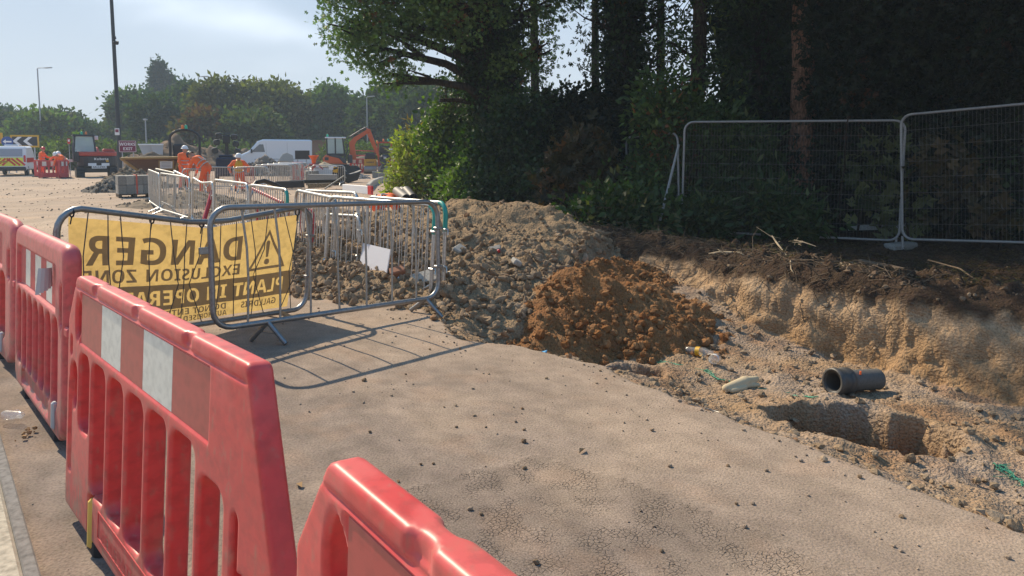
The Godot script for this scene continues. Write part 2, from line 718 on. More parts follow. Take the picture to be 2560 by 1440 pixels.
	mat("fence_wire", 0.17, 0.16, 0.145, 0.7, 0.2)
	mat("teal_tape", 0.02, 0.30, 0.24, 0.45)
	mat("red_paint", 0.42, 0.025, 0.04, 0.5)
	mat("wire", 0.10, 0.10, 0.10, 0.6, 0.4)
	mat("tie", 0.012, 0.012, 0.012, 0.6)
	var by := mat("banner_yellow", 0.66, 0.47, 0.17, 0.55)
	world_tex(by, scuff, 2.0)
	by.backlight_enabled = true
	by.backlight = Color(1.0, 1.0, 1.0)
	by.cull_mode = BaseMaterial3D.CULL_DISABLED
	var bg := mat("banner_grey", 0.125, 0.10, 0.078, 0.6)
	bg.backlight_enabled = true
	bg.backlight = Color(0.62, 0.6, 0.58)
	bg.cull_mode = BaseMaterial3D.CULL_DISABLED
	mat("white_board", 0.78, 0.76, 0.76, 0.5)
	mat("white_paint", 0.72, 0.73, 0.74, 0.35)
	mat("grey_paint", 0.38, 0.39, 0.40, 0.5)
	mat("black_paint", 0.018, 0.02, 0.024, 0.45)
	mat("rubber", 0.022, 0.022, 0.024, 0.85)
	mat("dark_metal", 0.05, 0.055, 0.06, 0.5, 0.4)
	mat("orange_paint", 0.55, 0.10, 0.025, 0.45)
	mat("digger_red", 0.42, 0.045, 0.025, 0.45)
	mat("yellow_paint", 0.62, 0.38, 0.03, 0.5)
	mat("dumper_tan", 0.40, 0.24, 0.08, 0.6)
	mat("dumper_brown", 0.17, 0.085, 0.045, 0.7)
	mat("sign_maroon", 0.20, 0.02, 0.06, 0.5)
	mat("sign_blue", 0.02, 0.07, 0.26, 0.5)
	mat("sign_white", 0.75, 0.75, 0.75, 0.5)
	mat("sign_black", 0.02, 0.022, 0.03, 0.5)
	mat("sign_yellow", 0.60, 0.34, 0.02, 0.5)
	mat("hi_vis_orange", 0.95, 0.16, 0.035, 0.8)
	mat("hi_vis_trousers", 0.88, 0.14, 0.04, 0.85)
	mat("hi_vis_yellow", 0.75, 0.80, 0.10, 0.8)
	mat("band_grey", 0.45, 0.45, 0.44, 0.4)
	mat("skin", 0.42, 0.24, 0.17, 0.6)
	mat("hair", 0.03, 0.02, 0.015, 0.8)
	mat("boot", 0.05, 0.035, 0.025, 0.8)
	mat("navy", 0.02, 0.025, 0.05, 0.85)
	mat("lamp_green", 0.02, 0.45, 0.25, 0.3)
	mat("lamp_orange", 0.85, 0.20, 0.03, 0.3)
	mat("lamp_red", 0.6, 0.02, 0.02, 0.3)
	world_tex(mat("concrete", 0.44, 0.41, 0.36, 0.9), soft, 3.0, grit, 0.1)
	world_tex(mat("concrete_grey", 0.30, 0.285, 0.255, 0.9), soft, 3.0, grit, 0.1)
	world_tex(mat("brick_red", 0.36, 0.16, 0.09, 0.9), soft, 9.0, grit, 0.1)
	mat("strap_red", 0.60, 0.10, 0.06, 0.6)
	world_tex(mat("timber", 0.45, 0.34, 0.20, 0.8), bark, 3.0)
	world_tex(mat("fence_white", 0.50, 0.50, 0.46, 0.8), soft, 3.0)
	mat("pipe_black", 0.055, 0.053, 0.05, 0.5)
	mat("pipe_grey", 0.20, 0.19, 0.17, 0.6)
	mat("net_green", 0.04, 0.26, 0.16, 0.6)
	mat("cloth", 0.50, 0.40, 0.25, 0.9)
	mat("blue_film", 0.10, 0.36, 0.62, 0.4)
	mat("food_brown", 0.34, 0.20, 0.09, 0.9)
	mat("foam_yellow", 0.70, 0.45, 0.10, 0.9)
	world_tex(mat("twin_wall", 0.13, 0.122, 0.11, 0.75), soft, 5.0)
	mat("litter", 0.30, 0.19, 0.09, 0.9)
	var gl := mat("glass_dark", 0.5, 0.62, 0.62, 0.08)
	gl.albedo_color.a = 0.45
	gl.transparency = BaseMaterial3D.TRANSPARENCY_ALPHA
	var gt := mat("clear_plastic", 0.85, 0.9, 0.9, 0.12)
	gt.albedo_color.a = 0.12
	gt.transparency = BaseMaterial3D.TRANSPARENCY_ALPHA
	mat("van_glass", 0.10, 0.115, 0.125, 0.08, 0.0, 0.7)
	mat("van_glass_pale", 0.30, 0.30, 0.32, 0.2, 0.0, 0.7)

# ------------------------------------------------------------------ ground
var N1 := FastNoiseLite.new()
var N2 := FastNoiseLite.new()
var N3 := FastNoiseLite.new()
var NC := FastNoiseLite.new()

# broken edge of the tarmac, from beyond the heaps towards the photographer and past
var EDGE := [Vector2(-4.5, -200.0), Vector2(-3.2, -15.0), Vector2(-2.7, -12.0), Vector2(-1.75, -9.2), Vector2(-1.0, -7.6), Vector2(-0.43, -6.06), Vector2(0.06, -5.87), Vector2(0.65, -5.31), Vector2(1.1, -4.49), Vector2(1.42, -4.09), Vector2(1.75, -3.58), Vector2(1.94, -3.22), Vector2(2.12, -2.92), Vector2(2.8, -1.7), Vector2(3.6, 0.0), Vector2(6.0, 5.0)]
# upper edge of the cut bank
var CREST := [Vector2(-5.0, -200.0), Vector2(-4.0, -40.0), Vector2(-3.3, -24.0), Vector2(-2.6, -16.5), Vector2(-0.5, -12.8), Vector2(1.1, -10.6), Vector2(1.75, -9.5), Vector2(2.28, -8.7), Vector2(2.62, -7.75), Vector2(3.13, -7.1), Vector2(3.62, -6.5), Vector2(4.2, -5.85), Vector2(5.3, -4.8), Vector2(7.0, -3.0), Vector2(9.0, -0.5), Vector2(12.0, 4.0)]

func side(line: Array, p: Vector2) -> float:   # distance to a line, positive on its right-hand side seen along it from far to near (the wood's side)
	var best := 1e9
	var sg := 1.0
	for i in line.size() - 1:
		var a: Vector2 = line[i]
		var ab: Vector2 = line[i + 1] - a
		var ap := p - a
		var t := clampf(ap.dot(ab) / ab.length_squared(), 0.0, 1.0)
		var d := ap.distance_squared_to(ab * t)
		if d < best:
			best = d
			sg = 1.0 if ab.cross(ap) < 0.0 else -1.0
	return sqrt(best) * sg

var HOLES := [[Vector2(0.95, -6.2), Vector2(0.42, 0.27), 0.5, 0.32], [Vector2(2.34, -5.0), Vector2(0.52, 0.42), -0.75, 0.60], [Vector2(1.6, -4.75), Vector2(0.22, 0.14), -0.6, 0.08], [Vector2(2.66, -4.82), Vector2(0.36, 0.36), 0.3, 0.52], [Vector2(2.05, -5.2), Vector2(0.24, 0.16), -0.4, 0.16], [Vector2(-0.10, -6.98), Vector2(0.38, 0.22), 0.15, 0.0]]

func seg_d(p: Vector2, a: Vector2, b: Vector2) -> Vector2:   # distance, share along
	var ab := b - a
	var t := clampf((p - a).dot(ab) / ab.length_squared(), 0.0, 1.0)
	return Vector2(p.distance_to(a + ab * t), t)

# stone heap: a ridge with loose flanks
var RIDGE := [Vector3(-2.1, 0.62, -11.3), Vector3(-0.9, 0.84, -10.4), Vector3(-0.35, 0.93, -10.0), Vector3(0.15, 0.86, -9.8), Vector3(0.50, 0.90, -9.6), Vector3(1.0, 0.45, -10.0)]
func grey_heap(p: Vector2) -> float:
	var best := -9.0
	for i in RIDGE.size() - 1:
		var a: Vector3 = RIDGE[i]
		var b: Vector3 = RIDGE[i + 1]
		var q := seg_d(p, Vector2(a.x, a.z), Vector2(b.x, b.z))
		var h := lerpf(a.y, b.y, q.y)
		var w := lerpf(2.8, 1.9, clampf(i - 2.0 + q.y, 0.0, 2.0) * 0.5) if p.y > lerpf(a.z, b.z, q.y) else 1.7
		var t := q.x / w
		best = maxf(best, h * (1.0 - t) * (1.0 - 0.18 * sin(t * PI)) + 0.02 * sin(q.x * 9.0))
	return best

func red_heap(p: Vector2) -> float:
	var a := Vector2(0.80, -7.8)
	var q := seg_d(p, a, Vector2(1.45, -8.9))
	var d := q.x
	var dir := (p - a).angle()
	var w := 1.20 + 0.14 * sin(dir * 3.0 + 1.0) - 0.22 * maxf(0.0, sin(dir)) + 0.25 * maxf(0.0, -cos(dir))
	return (0.60 - 0.16 * q.y) * (1.0 - d / w) * (1.0 - 0.12 * sin(clampf(d / w, 0, 1) * PI)) - 0.20

# height and kind of surface at a spot: x = height, y = 0 road 1 soil floor 2 face 3 top 4 grey heap 5 red heap
func land(x: float, z: float) -> Vector2:
	var p := Vector2(x, z)
	var s := side(EDGE, p) + 0.05 * N1.get_noise_2d(x * 2.2, z * 2.2) + 0.025 * N1.get_noise_2d(x * 9.0, z * 9.0)
	var road := 0.006 * N1.get_noise_2d(x * 0.7, z * 0.7)
	if s < 0.0 and z > -5.4:
		return Vector2(road, 0)
	var dig := sstep(-8.6, -6.6, z) * (1.0 - sstep(6.0, 14.0, x))
	var n := N2.get_noise_2d(x * 1.3, z * 1.3)
	var fine := N3.get_noise_2d(x * 5.0, z * 5.0)
	var fl := road
	var kind := 0.0
	if s > 0.0:
		kind = 1.0
		fl = dig * (-0.055 * sstep(0.0, 0.05, s) - 0.13 * sstep(0.02, 0.45, s) - 0.20 * sstep(0.3, 1.0, s)) + 0.045 * n * sstep(0.0, 0.4, s) + 0.02 * fine * sstep(0.0, 0.1, s)
		var dug := 0.0
		var rim := 0.0
		for h in HOLES:
			var q: Vector2 = (p - h[0]).rotated(h[2]) / h[1]
			var r := q.length() + 0.30 * N2.get_noise_2d(x * 2.5 + 7.0, z * 2.5) + 0.12 * fine
			dug = maxf(dug, h[3] * (1.0 - sstep(0.70, 1.0, r)))
			rim = maxf(rim, 0.09 * sstep(0.85, 1.05, r) * (1.0 - sstep(1.1, 1.7, r)) * (h[3] + 0.1))
		fl += rim * (1.0 - sstep(0.0, 0.1, dug)) - dug
	var k := side(CREST, p) + 0.035 * n + 0.012 * fine + 0.02 * N2.get_noise_2d(x * 3.1 + 40.0, z * 3.1)
	var w := lerpf(0.24, 0.6, sstep(3.2, 4.4, x))
	var out := fl
	if k > -w:
		var top := lerpf(0.30, 0.02, sstep(0.3, 3.2, k)) + 0.10 * N2.get_noise_2d(x * 1.1 + 90.0, z * 1.1) * sstep(0.0, 0.5, k) + 0.045 * fine * sstep(0.0, 0.4, k)
		# thrown-up topsoil and clods lie along the crest
		top += (0.07 + 0.10 * n + 0.09 * maxf(0.0, fine)) * sstep(-0.02, 0.10, k) * (1.0 - sstep(0.55, 1.5, k)) * (1.0 - sstep(4.4, 5.4, x))
		var t := clampf((k + w) / w, 0.0, 1.0)
		t = sstep(0.0, 1.0, t) * 0.6 + t * 0.4
		var ledge := 0.05 * sin(t * 14.0 + n * 3.0) * sin(t * PI)
		out = lerpf(fl, top, t) + ledge * 0.6
		kind = 2.0 if t < 0.97 else 3.0
	if z < -5.6 and x < 3.0:
		var g := grey_heap(p)
		# a bite dug out of the heap's foot
		var bite := ((p - Vector2(0.02, -7.1)) / Vector2(0.42, 0.30)).length()
		g += 0.05 * N1.get_noise_2d(x * 1.6, z * 1.6) + 0.05 * n - 0.9 * maxf(0.0, x - 0.25 - (-z - 7.4) * 0.42)
		g = minf(g, lerpf(0.02, 9.0, sstep(0.75, 1.05, bite + 0.1 * n)))
		if g > out:
			out = g + 0.03 * fine
			kind = 4.0
		var rr := red_heap(p) + 0.09 * N1.get_noise_2d(x * 2.2 + 9.0, z * 2.2) + 0.045 * N2.get_noise_2d(x * 3.0, z * 3.0)
		if rr > out:
			out = rr + 0.03 * fine
			kind = 5.0
	return Vector2(out, kind)

func land_color(x: float, z: float, l: Vector2) -> Color:
	var a := NC.get_noise_2d(x * 1.0, z * 1.0)
	var b := N1.get_noise_2d(x * 3.0 + 50.0, z * 3.0)
	var dust := Color(0.415, 0.318, 0.238)
	var sand := Color(0.43, 0.285, 0.165)
	var red := Color(0.30, 0.135, 0.05)
	match int(l.y):
		0:
			var p := Vector2(x, z)
			var tar := Color(0.25, 0.198, 0.162).lerp(Color(0.335, 0.263, 0.21), 0.5 + 0.5 * b)
			# wheel-spread dust thickest along the excavation, a newer patch stays darker
			var e := side(EDGE, p)
			var d := sstep(-2.2, -0.1, e + 0.7 * a) * 0.85 + 0.35 * sstep(0.0, 0.5, a)
			var patch_ := sstep(-0.15, 0.15, -0.75 - x * 0.55 - (z + 4.6) * 0.0 + 0.4 * a) * sstep(-5.2, -4.2, z) 
			d = clampf(d - 0.55 * patch_, 0.0, 1.0)
			if z < -5.0:
				d = clampf(d + 0.55 * sstep(-5.0, -7.5, z), 0.0, 0.9)
			var c := tar.lerp(dust, d)
			c = c.lerp(Color(0.42, 0.28, 0.19), 0.28 * sstep(0.15, 0.5, NC.get_noise_2d(x * 1.7 + 31.0, z * 1.7)))
			# faint tracks along the road, trodden mottling, a few darker stains
			var u := x * 0.55 + z * 0.83
			var v := x * 0.83 - z * 0.55
			var tr := N2.get_noise_2d(u * 0.5, v * 3.2)
			var mo := N3.get_noise_2d(x * 7.0, z * 7.0)
			var stain := sstep(0.22, 0.45, N1.get_noise_2d(x * 0.9 + 120.0, z * 0.9))
			return c * (0.88 + 0.13 * b + 0.10 * tr + 0.15 * mo) * (1.0 - 0.09 * stain)
		1:
			if l.x < -0.42:
				sand = sand.lerp(Color(0.30, 0.165, 0.08), sstep(-0.42, -0.62, l.x))
				dust = sand
			return sand.lerp(dust, clampf(0.5 + a, 0, 1)).lerp(red, 0.45 * sstep(0.0, 0.5, NC.get_noise_2d(x * 1.2 + 9.0, z * 1.2 + 5.0))) * (0.95 + 0.2 * b)
		2, 3:
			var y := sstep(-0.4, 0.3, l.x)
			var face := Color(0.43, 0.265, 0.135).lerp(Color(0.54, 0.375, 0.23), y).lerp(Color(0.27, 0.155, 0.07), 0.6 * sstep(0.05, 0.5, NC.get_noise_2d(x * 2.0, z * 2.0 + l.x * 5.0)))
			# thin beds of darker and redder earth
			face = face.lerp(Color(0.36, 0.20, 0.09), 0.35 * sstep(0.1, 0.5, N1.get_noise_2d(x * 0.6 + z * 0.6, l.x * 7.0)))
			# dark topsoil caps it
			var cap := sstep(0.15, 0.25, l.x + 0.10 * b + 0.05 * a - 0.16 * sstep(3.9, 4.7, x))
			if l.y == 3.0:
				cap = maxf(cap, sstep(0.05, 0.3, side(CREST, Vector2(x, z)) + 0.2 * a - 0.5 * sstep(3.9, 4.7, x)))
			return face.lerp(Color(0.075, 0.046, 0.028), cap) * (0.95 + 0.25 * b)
		4:
			return Color(0.345, 0.24, 0.145).lerp(Color(0.39, 0.265, 0.15), 0.5 + a) * (0.95 + 0.2 * b)
		_:
			return red.lerp(Color(0.36, 0.185, 0.078), clampf(0.5 + a * 1.2, 0, 1)) * (0.95 + 0.3 * b)

const GX0 := -4.2
const GX1 := 9.1
const GZ0 := -14.0
const GZ1 := -1.05
const GS := 0.027
var GH := PackedFloat32Array()
var GW := 0

func height(x: float, z: float) -> float:
	if x <= GX0 or x >= GX1 or z <= GZ0 or z >= GZ1:
		return far_height(x, z)
	var fx := (x - GX0) / GS
	var fz := (z - GZ0) / GS
	var i := int(fx)
	var j := int(fz)
	if (j + 1) * GW + i + 1 >= GH.size() or i + 1 >= GW:
		return far_height(x, z)
	var u := fx - i
	var w := fz - j
	return lerpf(lerpf(GH[j * GW + i], GH[j * GW + i + 1], u), lerpf(GH[(j + 1) * GW + i], GH[(j + 1) * GW + i + 1], u), w)

func far_height(x: float, z: float) -> float:
	if z > -5.4 and x < 3.0:
		return 0.006 * N1.get_noise_2d(x * 0.7, z * 0.7)
	var l := land(x, z)
	return l.x if z > -15.0 and x < 14.0 else lerpf(0.0, 0.13, sstep(-1.0, 2.5, side(CREST, Vector2(x, z)))) + 0.02 * N1.get_noise_2d(x * 0.7, z * 0.7)

func crazed(x: float, z: float) -> bool:
	var q := 0.05 * N1.get_noise_2d(x * 4.0, z * 4.0)
	var lines := [[Vector3(-0.751, 0.000, -3.173), Vector3(0.104, 0.000, -3.724)], [Vector3(0.104, 0.000, -3.724), Vector3(0.539, 0.000, -3.423)], [Vector3(0.539, 0.000, -3.423), Vector3(1.030, 0.000, -2.937)], [Vector3(1.030, 0.000, -2.937), Vector3(1.222, 0.000, -2.618)]]
	for l in lines:
		var a: Vector3 = l[0]
		var b: Vector3 = l[1]
		if x >= a.x and x < b.x:
			return z > lerpf(a.z, b.z, (x - a.x) / (b.x - a.x)) + q
	var e: Vector3 = lines[3][1]
	return x > -0.75 and z > e.z + q and x < e.x + 0.3

func build_ground() -> void:
	N1.seed = 1
	N1.frequency = 1.0
	N1.fractal_octaves = 3
	N2.seed = 2
	N2.frequency = 1.0
	N2.fractal_octaves = 4
	N3.seed = 3
	N3.frequency = 1.0
	N3.fractal_octaves = 3
	NC.seed = 4
	NC.frequency = 0.9
	NC.fractal_octaves = 4
	GW = int((GX1 - GX0) / GS) + 1
	var gh := int((GZ1 - GZ0) / GS) + 1
	GH.resize(GW * gh)
	var kinds := PackedByteArray()
	kinds.resize(GW * gh)
	var cols := PackedColorArray()
	cols.resize(GW * gh)
	for j in gh:
		var z := GZ0 + j * GS
		for i in GW:
			var x := GX0 + i * GS
			var l := land(x, z)
			GH[j * GW + i] = l.x
			var kk := int(l.y)
			if kk == 0:
				# older, crazed surfacing nearest the photographer
				if crazed(x, z):
					kk = 6
			kinds[j * GW + i] = kk
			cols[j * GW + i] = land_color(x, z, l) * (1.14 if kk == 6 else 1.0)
	var sets := {"road": [0], "crazed_road": [6], "excavated_ground": [1, 2, 3, 4, 5]}
	for nm in sets:
		var m := MB.new()
		var at := PackedInt32Array()
		at.resize(GW * gh)
		at.fill(-1)
		for j in gh - 1:
			for i in GW - 1:
				var q := j * GW + i
				if not (int(kinds[q]) in sets[nm]):
					continue
				for o in [q, q + 1, q + GW, q + GW + 1]:
					if at[o] < 0:
						var ii: int = o % GW
						var jj: int = o / GW
						var hx: float = GH[jj * GW + mini(ii + 1, GW - 1)] - GH[jj * GW + maxi(ii - 1, 0)]
						var hz: float = GH[mini(jj + 1, gh - 1) * GW + ii] - GH[maxi(jj - 1, 0) * GW + ii]
						m.col = cols[o]
						var nn := Vector3(-hx, 2.0 * GS, -hz).normalized()
						var pp := Vector3(GX0 + ii * GS, GH[o], GZ0 + jj * GS)
						if nm == "excavated_ground":
							var amt := 1.0 if kinds[o] == 2 else 0.45
							# clumps and tool marks stand out from the surface whichever way it leans
							var q3 := N2.get_noise_3dv(pp * Vector3(1.8, 3.0, 1.8)) * 0.07 + N2.get_noise_3dv(pp * Vector3(4.0, 7.0, 4.0) + Vector3(5, 0, 0)) * 0.035 + N3.get_noise_3dv(pp * 10.0) * 0.030 + N3.get_noise_3dv(pp * Vector3(4.0, 26.0, 4.0)) * 0.012
							q3 += 0.07 * maxf(0.0, N1.get_noise_3dv(pp * Vector3(6.0, 7.0, 6.0) + Vector3(9, 0, 0)) - 0.2)
							pp += nn * q3 * amt * sstep(0.0, 0.15, side(EDGE, Vector2(pp.x, pp.z)))
						at[o] = m.vert(pp, nn)
				m.ix.append_array([at[q], at[q + 1], at[q + GW + 1], at[q], at[q + GW + 1], at[q + GW]])
		if nm == "excavated_ground":
			var acc := PackedVector3Array()
			acc.resize(m.v.size())
			for t in range(0, m.ix.size(), 3):
				var g3 := (m.v[m.ix[t + 2]] - m.v[m.ix[t]]).cross(m.v[m.ix[t + 1]] - m.v[m.ix[t]])
				for e in 3:
					acc[m.ix[t + e]] += g3
			for t in acc.size():
				m.n[t] = acc[t].normalized() * signf(acc[t].dot(m.n[t]) + 1e-12)
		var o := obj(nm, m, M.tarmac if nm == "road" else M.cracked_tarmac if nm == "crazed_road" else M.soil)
		tag(o, {"road": "dusty tarmac road through the works", "crazed_road": "older tarmac crazed all over with fine cracks", "excavated_ground": "sandy dug-out ground and cut bank beside the road"}[nm], "", "", "structure")
	# the rest of the site to the horizon
	var xs := []
	var zs := []
	for q in [-500, -300, -180, -110, -75, -50, -36, -26, -19, -14, -10.5, -8, -6, GX0, -2, 0, 2, 4, 6.5, GX1, 11, 14, 18, 24, 34, 50, 80, 130, 220, 500]:
		xs.append(float(q))
	for q in [-700, -400, -250, -160, -120, -90, -75, -62, -54, -48, -42, -37, -33, -29.5, -26.5, -24, -21.5, -19.5, -17.5, -15.7, GZ0, -11.5, -9, -7, -5.2, -3.8, -2.4, GZ1, 0.5, 3, 7, 15, 40, 120]:
		zs.append(float(q))
	var g := MB.new()
	for j in zs.size() - 1:
		for i in xs.size() - 1:
			if xs[i] >= GX0 - 0.01 and xs[i + 1] <= GX1 + 0.01 and zs[j] >= GZ0 - 0.01 and zs[j + 1] <= GZ1 + 0.01:
				continue
			# sub-divided near the site
			var sub := 10 if absf(xs[i]) < 40.0 and zs[j] > -80.0 and zs[j] < 1.0 else 1
			for b in sub:
				for a in sub:
					var pts := []
					for o in [[0, 0], [1, 0], [1, 1], [0, 1]]:
						var x := lerpf(xs[i], xs[i + 1], (a + o[0]) / float(sub))
						var z := lerpf(zs[j], zs[j + 1], (b + o[1]) / float(sub))
						pts.append(Vector3(x, far_height(x, z), z))
					var st := g.v.size()
					for p in pts:
						var c := NC.get_noise_2d(p.x * 0.16, p.z * 0.16)
						var d := NC.get_noise_2d(p.x * 0.5 + 20.0, p.z * 0.9)
						var cc := Color(0.46, 0.35, 0.255).lerp(Color(0.38, 0.29, 0.215), clampf(0.5 + c * 1.2, 0, 1)).lerp(Color(0.48, 0.345, 0.235), clampf(d * 1.4, 0, 1))
						var tk := N2.get_noise_2d((p.x * 0.8 + p.z * 0.25) * 1.3, p.z * 0.10)
						cc *= 1.0 + 0.22 * tk + 0.12 * N1.get_noise_2d(p.x * 1.1, p.z * 0.8)
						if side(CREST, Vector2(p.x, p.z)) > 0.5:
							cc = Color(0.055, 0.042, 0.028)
						if p.z < -75.0:
							cc = Color(0.11, 0.12, 0.05)
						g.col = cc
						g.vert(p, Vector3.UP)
					g.ix.append_array([st, st + 1, st + 2, st, st + 2, st + 3])
	tag(obj("ground", g, M.far_ground), "pale dusty ground of the works site", "", "", "structure")
	# raised footway slab at the photographer's feet
	var sl := MB.new()
	sl.col = Color(0.52, 0.47, 0.37)
	var a0 := Vector3(-2.772, 0.060, -3.879)
	var a1 := Vector3(-1.686, 0.060, -2.518)
	var dirr := (a1 - a0).normalized()
	var nrm := Vector3(dirr.z, 0, -dirr.x)
	if nrm.x > 0.0:
		nrm = -nrm
	var p0 := a0 - dirr * 6.0
	var p1 := a1 + dirr * 4.0
	var bas := Basis(dirr, Vector3.UP, dirr.cross(Vector3.UP))
	sl.box((p0 + p1) * 0.5 + nrm * 1.55 - Vector3(0, 0.10, 0), Vector3(p0.distance_to(p1), 0.20, 3.0), bas, 0.012)
	tag(obj("footpath", sl, M.slab), "pale concrete footway slab beside the red barriers", "", "", "structure")
	var kb := MB.new()
	kb.col = Color(0.26, 0.245, 0.225)
	kb.box((p0 + p1) * 0.5 + nrm * 0.024 - Vector3(0, 0.105, 0), Vector3(p0.distance_to(p1), 0.20, 0.05), bas, 0.006)
	tag(obj("kerb", kb, M.slab), "grey kerb edge along the pale footway slab", "", "", "structure")

# ------------------------------------------------------------------ stones
var STONES := []
var CLODS := []
func stone_mesh(seed_: int, rough: float, cuts: int) -> ArrayMesh:
	var r := RandomNumberGenerator.new()
	r.seed = seed_
	var m := MB.new()
	m.ball(Vector3.ZERO, Vector3.ONE, 8, 5)
	var planes := []
	for i in cuts:
		planes.append([Vector3(r.randfn(), r.randfn(), r.randfn()).normalized(), r.randf_range(0.48, 0.82)])
	var nz := FastNoiseLite.new()
	nz.seed = seed_
	nz.frequency = 0.9
	var st := MB.new()
	var pts := PackedVector3Array()
	for p in m.v:
		var q := p * (1.0 + rough * nz.get_noise_3dv(p * 1.6))
		for pl in planes:
			var over: float = q.dot(pl[0]) - pl[1]
			if over > 0.0:
				q -= pl[0] * over
		pts.append(q * Vector3(1.0, 0.72, 0.85))
	for i in range(0, m.ix.size(), 3):
		var a := pts[m.ix[i]]
		var b := pts[m.ix[i + 1]]
		var d := pts[m.ix[i + 2]]
		st.tri(a, b, d, (a + b + d))
	return st.commit(false)

func build_heaps() -> void:
	for i in 5:
		STONES.append(stone_mesh(20 + i, 0.4, 8))
	for i in 3:
		CLODS.append(stone_mesh(40 + i, 0.75, 1))
	var r := RandomNumberGenerator.new()
	r.seed = 77
	# heap of stones, its largest ones as pieces
	var heap := thing("stone_heap", "long grey-brown heap of loose stones and earth behind the steel barriers", "rubble heap")
	var red := thing("clay_heap", "rust-coloured heap of clay and clods at the end of the cut bank", "soil heap")
	var sx := []
	var sc := []
	var rx := []
	var rc := []
	var big := 0
	var bigr := 0
	for i in 34000:
		var x := r.randf_range(-3.2, 2.6)
		var z := r.randf_range(-11.6, -5.7)
		var l := land(x, z)
		if l.y == 4.0 and sx.size() < 10000 and (l.x < 0.55 or r.randf() < 0.45):
			var s := 0.006 + 0.047 * pow(r.randf(), 4.6)
			# coarse stones roll to the foot of a heap, fines stay along the top
			s *= lerpf(1.25, 0.65, sstep(0.25, 0.9, l.x))
			var b := rot_rand(r) * Basis().scaled(Vector3(s * r.randf_range(0.9, 1.6), s * r.randf_range(0.6, 1.0), s * r.randf_range(0.8, 1.2)))
			var t := Transform3D(b, Vector3(x, l.x + s * 0.3, z))
			if s > 0.028 and big < 300 and z > -10.6:
				piece("stone", big, STONES[r.randi() % 5], M["stone_%d" % (r.randi() % 6)], heap, t)
				big += 1
			else:
				sx.append(t)
				sc.append(Color(0.28, 0.19, 0.115).lerp(Color(0.40, 0.285, 0.18), r.randf()) * r.randf_range(0.7, 1.15))
		elif l.y == 5.0 and rx.size() < 4000:
			var s := 0.005 + 0.042 * pow(r.randf(), 9.0)
			s *= lerpf(1.25, 0.8, sstep(-0.1, 0.4, l.x))
			var t := Transform3D(rot_rand(r).scaled(Vector3(s, s, s)), Vector3(x, l.x + s * 0.25, z))
			if s > 0.02 and bigr < 200:
				piece("clod", bigr, CLODS[r.randi() % 3], M["clod_%d" % (r.randi() % 3)], red, t)
				bigr += 1
			else:
				rx.append(t)
				rc.append(Color(0.27, 0.125, 0.045).lerp(Color(0.35, 0.185, 0.08), r.randf()) * r.randf_range(0.75, 1.15))
	tag(swarm("loose_stones", STONES[1], M.stone, sx, sc, heap), "", "", "", "stuff")
	tag(swarm("loose_clods", CLODS[0], M.stone, rx, rc, red), "", "", "", "stuff")
	# a few special pieces lying on the stones
	var at_heap := func(x: float, z: float) -> Vector3: return Vector3(x, height(x, z), z)
	var sl := [[-0.93, -7.9, Vector3(0.30, 0.05, 0.20), "concrete", 0.5], [-1.25, -8.0, Vector3(0.17, 0.09, 0.11), "brick_red", 0.3], [-0.62, -8.6, Vector3(0.16, 0.07, 0.11), "concrete", 1.2], [0.05, -8.2, Vector3(0.12, 0.06, 0.10), "concrete", 2.0], [-0.2, -8.7, Vector3(0.15, 0.08, 0.09), "concrete_grey", 0.2]]
	for q in sl:
		var m := MB.new()
		m.box(Vector3.ZERO, q[2], Basis.IDENTITY, 0.012)
		obj("broken_slab" if q[3] != "brick_red" else "brick", m, M[q[3]], heap, Transform3D(Basis.from_euler(Vector3(0.5, q[4], 0.25)), at_heap.call(q[0], q[1]) + Vector3(0, 0.05, 0)))
	# stones strewn over floor, edge and road
	var ex := []
	var ec := []
	var px := []
	var pc := []
	var ground_soil := get_node("excavated_ground")
	var road := get_node("crazed_road")
	var nb := 0
	var nr := 0
	for i in 26000:
		var x := r.randf_range(-2.6, 6.0)
		var z := r.randf_range(-9.0, -1.3)
		var l := land(x, z)
		var e := side(EDGE, Vector2(x, z))
		if l.y == 1.0 or l.y == 2.0 or l.y == 3.0:
			if l.y == 2.0 and r.randf() < 0.4 or l.y == 3.0 and side(CREST, Vector2(x, z)) > 2.0:
				continue
			if r.randf() > 0.55 * exp(-absf(e) * 1.2) + 0.25:
				continue
			var s := 0.006 + 0.035 * pow(r.randf(), 5.0)
			var t := Transform3D(rot_rand(r).scaled(Vector3(s, s * 0.8, s)), Vector3(x, l.x + s * 0.3, z))
			if s > 0.021 and nb < 150:
				piece("stone", nb, STONES[r.randi() % 5], M["stone_%d" % (r.randi() % 6)], ground_soil, t)
				nb += 1
			elif ex.size() < 6000:
				ex.append(t)
				ec.append((Color(0.33, 0.23, 0.14) if l.y < 3.0 else Color(0.16, 0.10, 0.06)).lerp(Color(0.44, 0.34, 0.23), r.randf() * 0.6) * r.randf_range(0.7, 1.1))
		elif l.y == 0.0:
			if r.randf() > (0.10 + 0.9 * exp(-absf(e) * 2.6)) * (0.35 + 1.6 * maxf(0.0, N1.get_noise_2d(x * 1.1 + 70.0, z * 1.1))):
				continue
			var s := 0.003 + 0.014 * pow(r.randf(), 6.0)
			var t := Transform3D(rot_rand(r).scaled(Vector3(s, s * 0.75, s)), Vector3(x, l.x + s * 0.4, z))
			if s > 0.0105 and nr < 45:
				piece("stone", nr, STONES[r.randi() % 5], M["stone_%d" % (r.randi() % 6)], road, t)
				nr += 1
			elif px.size() < 2500:
				px.append(t)
				pc.append(Color(0.34, 0.26, 0.19).lerp(Color(0.48, 0.37, 0.27), r.randf()) * r.randf_range(0.7, 1.1))
